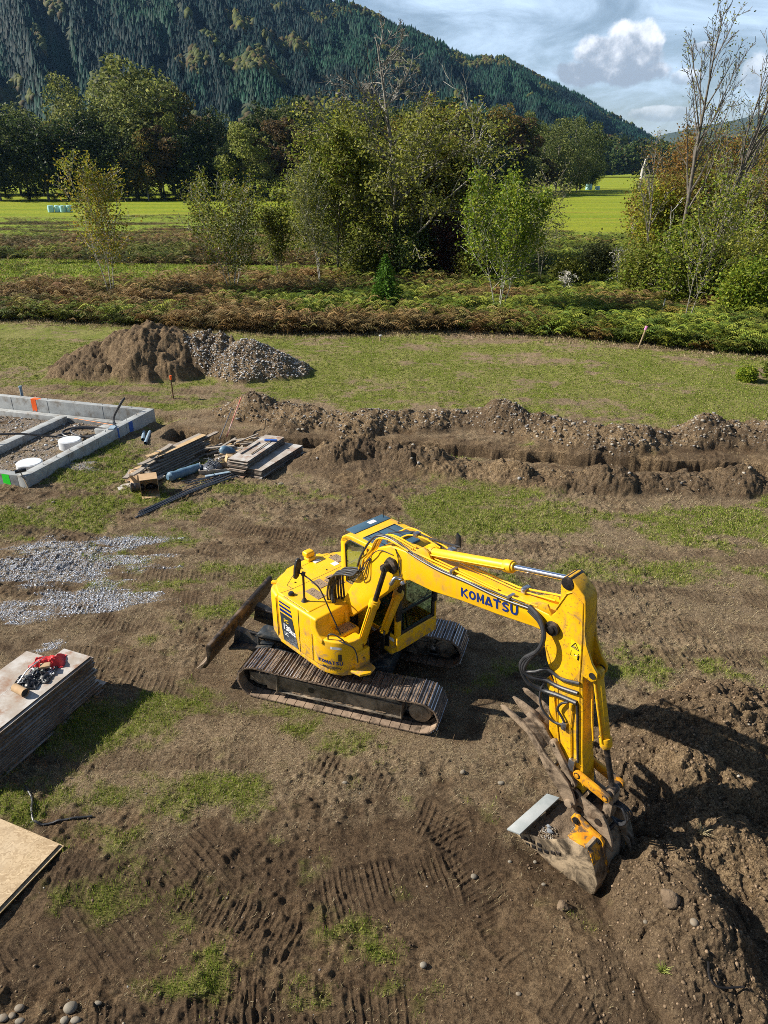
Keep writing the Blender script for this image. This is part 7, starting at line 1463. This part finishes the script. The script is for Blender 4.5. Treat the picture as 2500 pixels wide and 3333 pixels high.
# (photo column, distance, height, kind, width factor, own label)
LINE = [(-60, 216, 23, 'orange', 1.2, None), (60, 213, 22, 'dark', 1.3, None), (150, 222, 24, 'mid', 1.2, None), (210, 214, 21, 'dark', 1.2, None), (300, 226, 32, 'pale', .85, 'tall pale cottonwood at the left with two separate tops'), (330, 216, 22, 'dark', 1.3, None), (270, 220, 20, 'orange', 1.0, None),
        (430, 222, 30, 'pale2', .9, None), (485, 228, 36.5, 'pale', 1.25, 'largest pale cottonwood, highest crown of the left tree line'), (560, 232, 34, 'pale2', .9, 'broad cottonwood shoulder right of the highest crown'), (620, 238, 30.5, 'orange', .9, 'brownish cottonwood at the right shoulder of the tall group'), (400, 214, 17, 'dark', 1.2, None), (455, 215, 19, 'mid', 1.0, None), (520, 213, 17, 'orange', 1.0, None), (570, 216, 19, 'brown', 1.2, None),
        (605, 219, 22, 'yel', .7, None), (650, 216, 18, 'dark', 1.2, None), (700, 220, 20, 'dark2', 1.2, None), (740, 236, 24, 'mid', .9, None), (820, 216, 19.5, 'yel', 1.15, 'rounded yellow-green tree in the middle of the left tree line'), (770, 215, 15, 'mid2', 1.1, None), (880, 214, 13.5, 'pale', 1.0, None), (890, 238, 26, 'mid2', 1.0, None), (950, 219, 21, 'brown', 1.3, 'brown twiggy tree right of the rounded yellow-green tree'), (1005, 233, 27, 'dark2', 1.1, 'tall narrow dark tree standing above the middle of the tree line'), (1040, 222, 22, 'dark', 1.2, None), (960, 244, 27, 'mid', .9, None),
        (1080, 240, 25, 'mid', 1.0, None), (1130, 236, 25, 'mid2', 1.2, None), (1180, 246, 27, 'dark', 1.2, None), (1220, 238, 25, 'mid', 1.0, None), (1290, 250, 26, 'mid2', 1.2, None), (1350, 252, 27, 'pale', 1.1, None), (1410, 246, 25, 'brown', 1.4, None), (1440, 262, 29, 'dark2', 1.3, None), (1470, 250, 26, 'orange', 1.0, None), (1520, 256, 26.5, 'pale', .9, None), (1560, 262, 26.5, 'mid', 1.1, None), (1600, 255, 26, 'orange', 1.0, None), (1580, 240, 16, 'dark', 1.5, None), (1650, 262, 24, 'brown', 1.2, None),
        (1690, 262, 25, 'pale', .9, 'pale tree with brown top at the corner of the right-hand field'), (1740, 275, 22, 'pale2', .9, None), (1700, 250, 12, 'mid', 1.4, None), (1785, 290, 24.5, 'pale', 1.1, None), (1830, 300, 25.5, 'pale2', .9, None), (1860, 315, 25.5, 'mid', 1.0, None), (1800, 262, 12, 'pale', 1.5, 'grey-green rounded tree at the edge of the right-hand field'), (1850, 282, 12.5, 'mid', 1.4, None), (1750, 254, 11, 'brown', 1.4, None), (1885, 322, 15, 'dark', 1.2, None), (1900, 340, 13, 'mid', 1.2, None)]
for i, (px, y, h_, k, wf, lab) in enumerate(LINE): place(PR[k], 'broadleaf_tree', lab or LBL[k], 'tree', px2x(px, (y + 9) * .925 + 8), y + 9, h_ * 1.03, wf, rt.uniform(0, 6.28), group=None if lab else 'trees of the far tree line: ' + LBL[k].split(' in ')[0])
for k in range(46):     # back rows, filling the wood behind
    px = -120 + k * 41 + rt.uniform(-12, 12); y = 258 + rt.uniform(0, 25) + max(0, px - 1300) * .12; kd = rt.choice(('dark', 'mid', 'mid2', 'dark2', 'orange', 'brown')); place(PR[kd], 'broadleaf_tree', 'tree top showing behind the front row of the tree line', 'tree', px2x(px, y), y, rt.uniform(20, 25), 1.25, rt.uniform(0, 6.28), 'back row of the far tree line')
for k in range(40):     # shrubs under the front edge
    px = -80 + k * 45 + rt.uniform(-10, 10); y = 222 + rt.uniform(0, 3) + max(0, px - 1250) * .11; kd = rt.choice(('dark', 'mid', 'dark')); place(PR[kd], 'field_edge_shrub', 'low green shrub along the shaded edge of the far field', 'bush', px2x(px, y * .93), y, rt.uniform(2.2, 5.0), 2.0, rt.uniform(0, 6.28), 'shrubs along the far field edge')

def conifers_mesh(name, label, X, Y, Z, Hh, cols, seed, wf=.17, tiers=3, seg=6, m=None):
    rs = np.random.RandomState(seed); n = len(X); V = []; F = []; T_ = tiers; per = (seg * 2 + 1) * T_
    an = np.linspace(0, 2 * pi, seg * 2, endpoint=False); vo = 0; idx = np.arange(n) * per
    for t in range(T_):
        zb = .10 + .26 * t; zt_ = min(1.0, zb + .62 - .06 * t) if t < T_ - 1 else 1.0; rb = wf * (1 - .27 * t)
        r = np.where(np.arange(seg * 2) % 2 == 0, 1.0, .55)[None] * rb * (.75 + .5 * rs.rand(n, seg * 2)); ph = rs.rand(n, 1) * 6.28
        ring = np.stack([np.cos(an + ph) * r, np.sin(an + ph) * r, np.full((n, seg * 2), zb) - .05 * (r / rb) + .03 * rs.rand(n, seg * 2)], -1); apex = np.concatenate([rs.normal(0, .008, (n, 1, 2)), np.full((n, 1, 1), zt_)], -1); V.append(np.concatenate([ring, apex], 1))
        j = np.arange(seg * 2); f = np.stack([j, (j + 1) % (seg * 2), np.full(seg * 2, seg * 2)], -1) + t * (seg * 2 + 1); F.append(f)
    V = np.concatenate(V, 1) * Hh[:, None, None] + np.stack([X, Y, Z], -1)[:, None]; F = (np.concatenate(F)[None] + idx[:, None, None]).reshape(-1, 3)
    c = cols * (.45 + 1.1 * rs.rand(n, 1) ** 1.3); o = mesh_np(name, V.reshape(-1, 3), F, m or NEEDLE, attrs={'col': np.repeat(c, per, 0)}); tag(o, label, 'forest', kind='stuff'); return o
# mountain: ridge and foot given by distance; heights follow from the skyline
def az_(px, py):
    y_ = (1666.5 - py) / 2314; x_ = (px - 1250) / 2314; P_ = R(25.86); dy = cos(P_) + y_ * sin(P_); dz = -sin(P_) + y_ * cos(P_); return x_ / dy, dz / dy
RID = [(-900, -620, 1450), (-300, -420, 1430), (200, -300, 1440), (700, -160, 1450), (1000, -60, 1450), (1160, 2, 1460), (1250, 42, 1480), (1400, 112, 1500), (1520, 165, 1570), (1640, 176, 1640), (1740, 232, 1720), (1830, 268, 1790), (1900, 305, 1850), (1990, 365, 1930), (2070, 408, 2000), (2130, 445, 2060), (2200, 492, 2120), (2260, 520, 2180), (2330, 536, 2240)]
FT = [(-900, 640), (-300, 640), (200, 620), (700, 600), (1000, 590), (1160, 580), (1400, 580), (1640, 620), (1740, 680), (1830, 720), (1900, 820), (1990, 960), (2070, 1150), (2130, 1350), (2200, 1600), (2330, 2000)]
rp_ = np.array([p[0] for p in RID], float); ra = np.array([az_(*p[:2]) for p in RID]); rd_ = np.array([p[2] for p in RID], float)
def hill(px, t):
    """point on the slope: px = photo column of the ridge point, t 0 foot .. 1 ridge .. >1 behind"""
    ax = np.interp(px, rp_, ra[:, 0]); el = np.interp(px, rp_, ra[:, 1]); D = np.interp(px, rp_, rd_); D0 = np.interp(px, [p[0] for p in FT], [p[1] for p in FT]); ztop = CAM_H + el * D - np.interp(px, [0, 1600, 2100, 2330], [15, 13, 8, 4])
    d = D0 + (D - D0) * t; x = ax * d; prof = np.where(t <= 1, np.clip(t, 0, 1) ** 1.12, 1 - (t - 1) * .9); z = ztop * prof
    rel = np.sin(np.clip(t, 0, 1) * pi) * 1.0
    z = z + rel * ztop * .20 * (fbm(px / 260 + t * .8, t * 1.3 + px / 900, 4, 301, rid=True) - .55) + rel * 22 * (fbm(px / 60, t * 7, 3, 302) - .5); return x, d, z
def build_hill():
    pxs = np.linspace(-900, 2330, 330); ts = np.concatenate([np.linspace(0, 1, 130), np.linspace(1.01, 1.5, 16)]); PX, TT = np.meshgrid(pxs, ts); X, Y, Z = hill(PX, TT); Z = np.where(TT == 0, -3, Z)
    I = np.arange(PX.size).reshape(PX.shape); F = np.stack([I[:-1, :-1], I[:-1, 1:], I[1:, 1:], I[1:, :-1]], -1).reshape(-1, 4)
    hm = mat('forest_floor', (0.022, 0.035, 0.018), (0.04, 0.05, 0.02), .95, scale=.02, bump=0); o = mesh_np('mountain', np.stack([X, Y, Z], -1).reshape(-1, 3), F, hm, smooth=True); tag(o, kind='structure')
    rs = np.random.RandomState(5); n = 95000; t = rs.rand(n) ** .95 * 1.03; px = rs.uniform(-260, 2330, n); X, Y, Z = hill(px, t)
    az_px = X / Y; keep = (np.abs(az_px) < .75) & (fbm(px / 40, t * 14, 3, 306) > .30); X, Y, Z, px, t = (a[keep] for a in (X, Y, Z, px, t)); nn = len(X)
    decid = sstep(.66, .74, fbm(px / 110 + t * 2, t * 9, 4, 304) + .10 * sstep(.55, .0, t) + .03 * sstep(900, 0, px)) * (rs.rand(nn) < .7); small = decid > .5
    dk = sstep(.40, .62, fbm(px / 180, t * 4, 3, 305)); A_ = np.array([(0.002, 0.022, 0.020)]); B_ = np.array([(0.012, 0.056, 0.030)]); col = A_ * (1 - dk[:, None]) + B_ * dk[:, None]
    big = .8 + .5 * sstep(.45, .6, fbm(px / 150, t * 5, 2, 309)) * rs.rand(nn)
    s_ = ~small; conifers_mesh('conifer_forest', 'dense conifer forest covering the mountain slope', X[s_], Y[s_], Z[s_] - 2, (8 + 8 * rs.rand(s_.sum())) * big[s_], col[s_], 6, .28, 2, 5)
    dc = np.array([(0.065, 0.085, 0.014), (0.09, 0.10, 0.016), (0.045, 0.065, 0.014), (0.08, 0.065, 0.018)])[rs.randint(0, 4, small.sum())]; xs, ys_, zs = X[small], Y[small], Z[small]; hh = 8 + 5 * rs.rand(len(xs))
    bm = bmesh.new(); bmesh.ops.create_icosphere(bm, subdivisions=1, radius=1); Bv = np.array([v.co[:] for v in bm.verts]); Fb = np.array([[v.index for v in f.verts] for f in bm.faces]); bm.free(); m_ = len(xs)
    V = Bv[None] * (1 + .5 * (rs.rand(m_, len(Bv), 1) - .5)) * np.stack([hh * .38, hh * .38, hh * .5], -1)[:, None] + np.stack([xs, ys_, zs + hh * .45], -1)[:, None]; F = (Fb[None] + (np.arange(m_) * len(Bv))[:, None, None]).reshape(-1, 3)
    tag(mesh_np('autumn_forest', V.reshape(-1, 3), F, NEEDLE, attrs={'col': np.repeat(dc * (.7 + .6 * rs.rand(m_, 1)), len(Bv), 0)}), 'patches of yellowing broadleaf trees on the mountain slope', 'forest', kind='stuff')
build_hill()
# wood closing the far field: leaf-card crowns in one mass
def far_wood():
    rs = np.random.RandomState(9); Vs, Fs, Cs = [], [], []; off = 0; base = big_tree_mesh(31, 22, 15, PG[:1] + MG + BRN[:1] + DG, 'round', 420, 1.9)[1:]
    base2 = big_tree_mesh(32, 22, 13, MG + DG, 'round', 420, 1.9)[1:]
    for row, (yy, n) in enumerate(((745, 34), (765, 36), (800, 38))):
        for k in range(n):
            x = 160 + k * (330 / n) + rs.uniform(-3, 3) + row * 4; V, F, c = (base, base2)[rs.randint(0, 2)]; a = rs.rand() * 6.28; s = (.9 + .5 * rs.rand()) * (1.1 + .12 * row)
            Q = np.stack([V[:, 0] * cos(a) - V[:, 1] * sin(a), V[:, 0] * sin(a) + V[:, 1] * cos(a), V[:, 2] - .8], -1) * s + np.array([x, yy + rs.uniform(-6, 6), 0]); Vs.append(Q); Fs.append(F + off); Cs.append(c * (1.1 + .7 * rs.rand()) * (np.array([1.3, 1.0, .9]) if rs.rand() < .25 else 1)); off += len(V)
    tag(mesh_np('far_wood', np.concatenate(Vs), np.concatenate(Fs), LEAF, attrs={'col': np.concatenate(Cs)}), 'distant mixed wood closing off the far end of the right-hand field', 'wood', kind='stuff')
far_wood()
# blue ranges seen through the gap at right
def range_(name, D, x0, x1, hts, colr, seed):
    xs = np.linspace(x0, x1, 120); H_ = np.interp(xs, np.linspace(x0, x1, len(hts)), hts) + 90 * (fbm(xs / 700, xs * 0, 4, seed) - .5); P = []; F = []
    for j, (dy, f) in enumerate(((0, 0), (150, .45), (350, .8), (600, 1.0), (900, .3))): P.append(np.stack([xs, D + dy + 0 * xs, H_ * f + (60 * (fbm(xs / 350, xs * 0 + j, 3, seed + j) - .5) if 0 < j < 3 else 0)], -1))
    V = np.concatenate(P); I = np.arange(len(V)).reshape(5, -1); F = np.stack([I[:-1, :-1], I[:-1, 1:], I[1:, 1:], I[1:, :-1]], -1).reshape(-1, 4); o = mesh_np(name, V, F, mat(name + '_woods', (.03, .05, .035), (.05, .07, .04), .95, scale=.004, bump=0), smooth=True); tag(o, kind='structure')
range_('near_hills', 2600, 700, 2600, [10, 70, 100, 145, 190, 175], (0, 0, 0), 401)
range_('far_hills', 3600, 1000, 3400, [30, 180, 270, 310, 430, 450], (0, 0, 0), 405)
# ---- haze: one even volume round camera and scene
def haze(density=0.00004):
    m = MB(); m.span(-2600, 5600, -60, 5200, -40, 760); hz = bpy.data.materials.new('haze_air'); hz.use_nodes = True; N = hz.node_tree.nodes; N.remove(N['Principled BSDF']); v = N.new('ShaderNodeVolumePrincipled'); v.inputs['Density'].default_value = density
    v.inputs['Color'].default_value = (.30, .58, 1.0, 1); v.inputs['Anisotropy'].default_value = .2; hz.node_tree.links.new(v.outputs[0], N['Material Output'].inputs['Volume']); o = m.build('haze', hz, None, smooth=0); tag(o, 'thin bluish haze softening the mountain and far woods', 'haze', kind='stuff')
haze()
print('objects', len(bpy.data.objects))
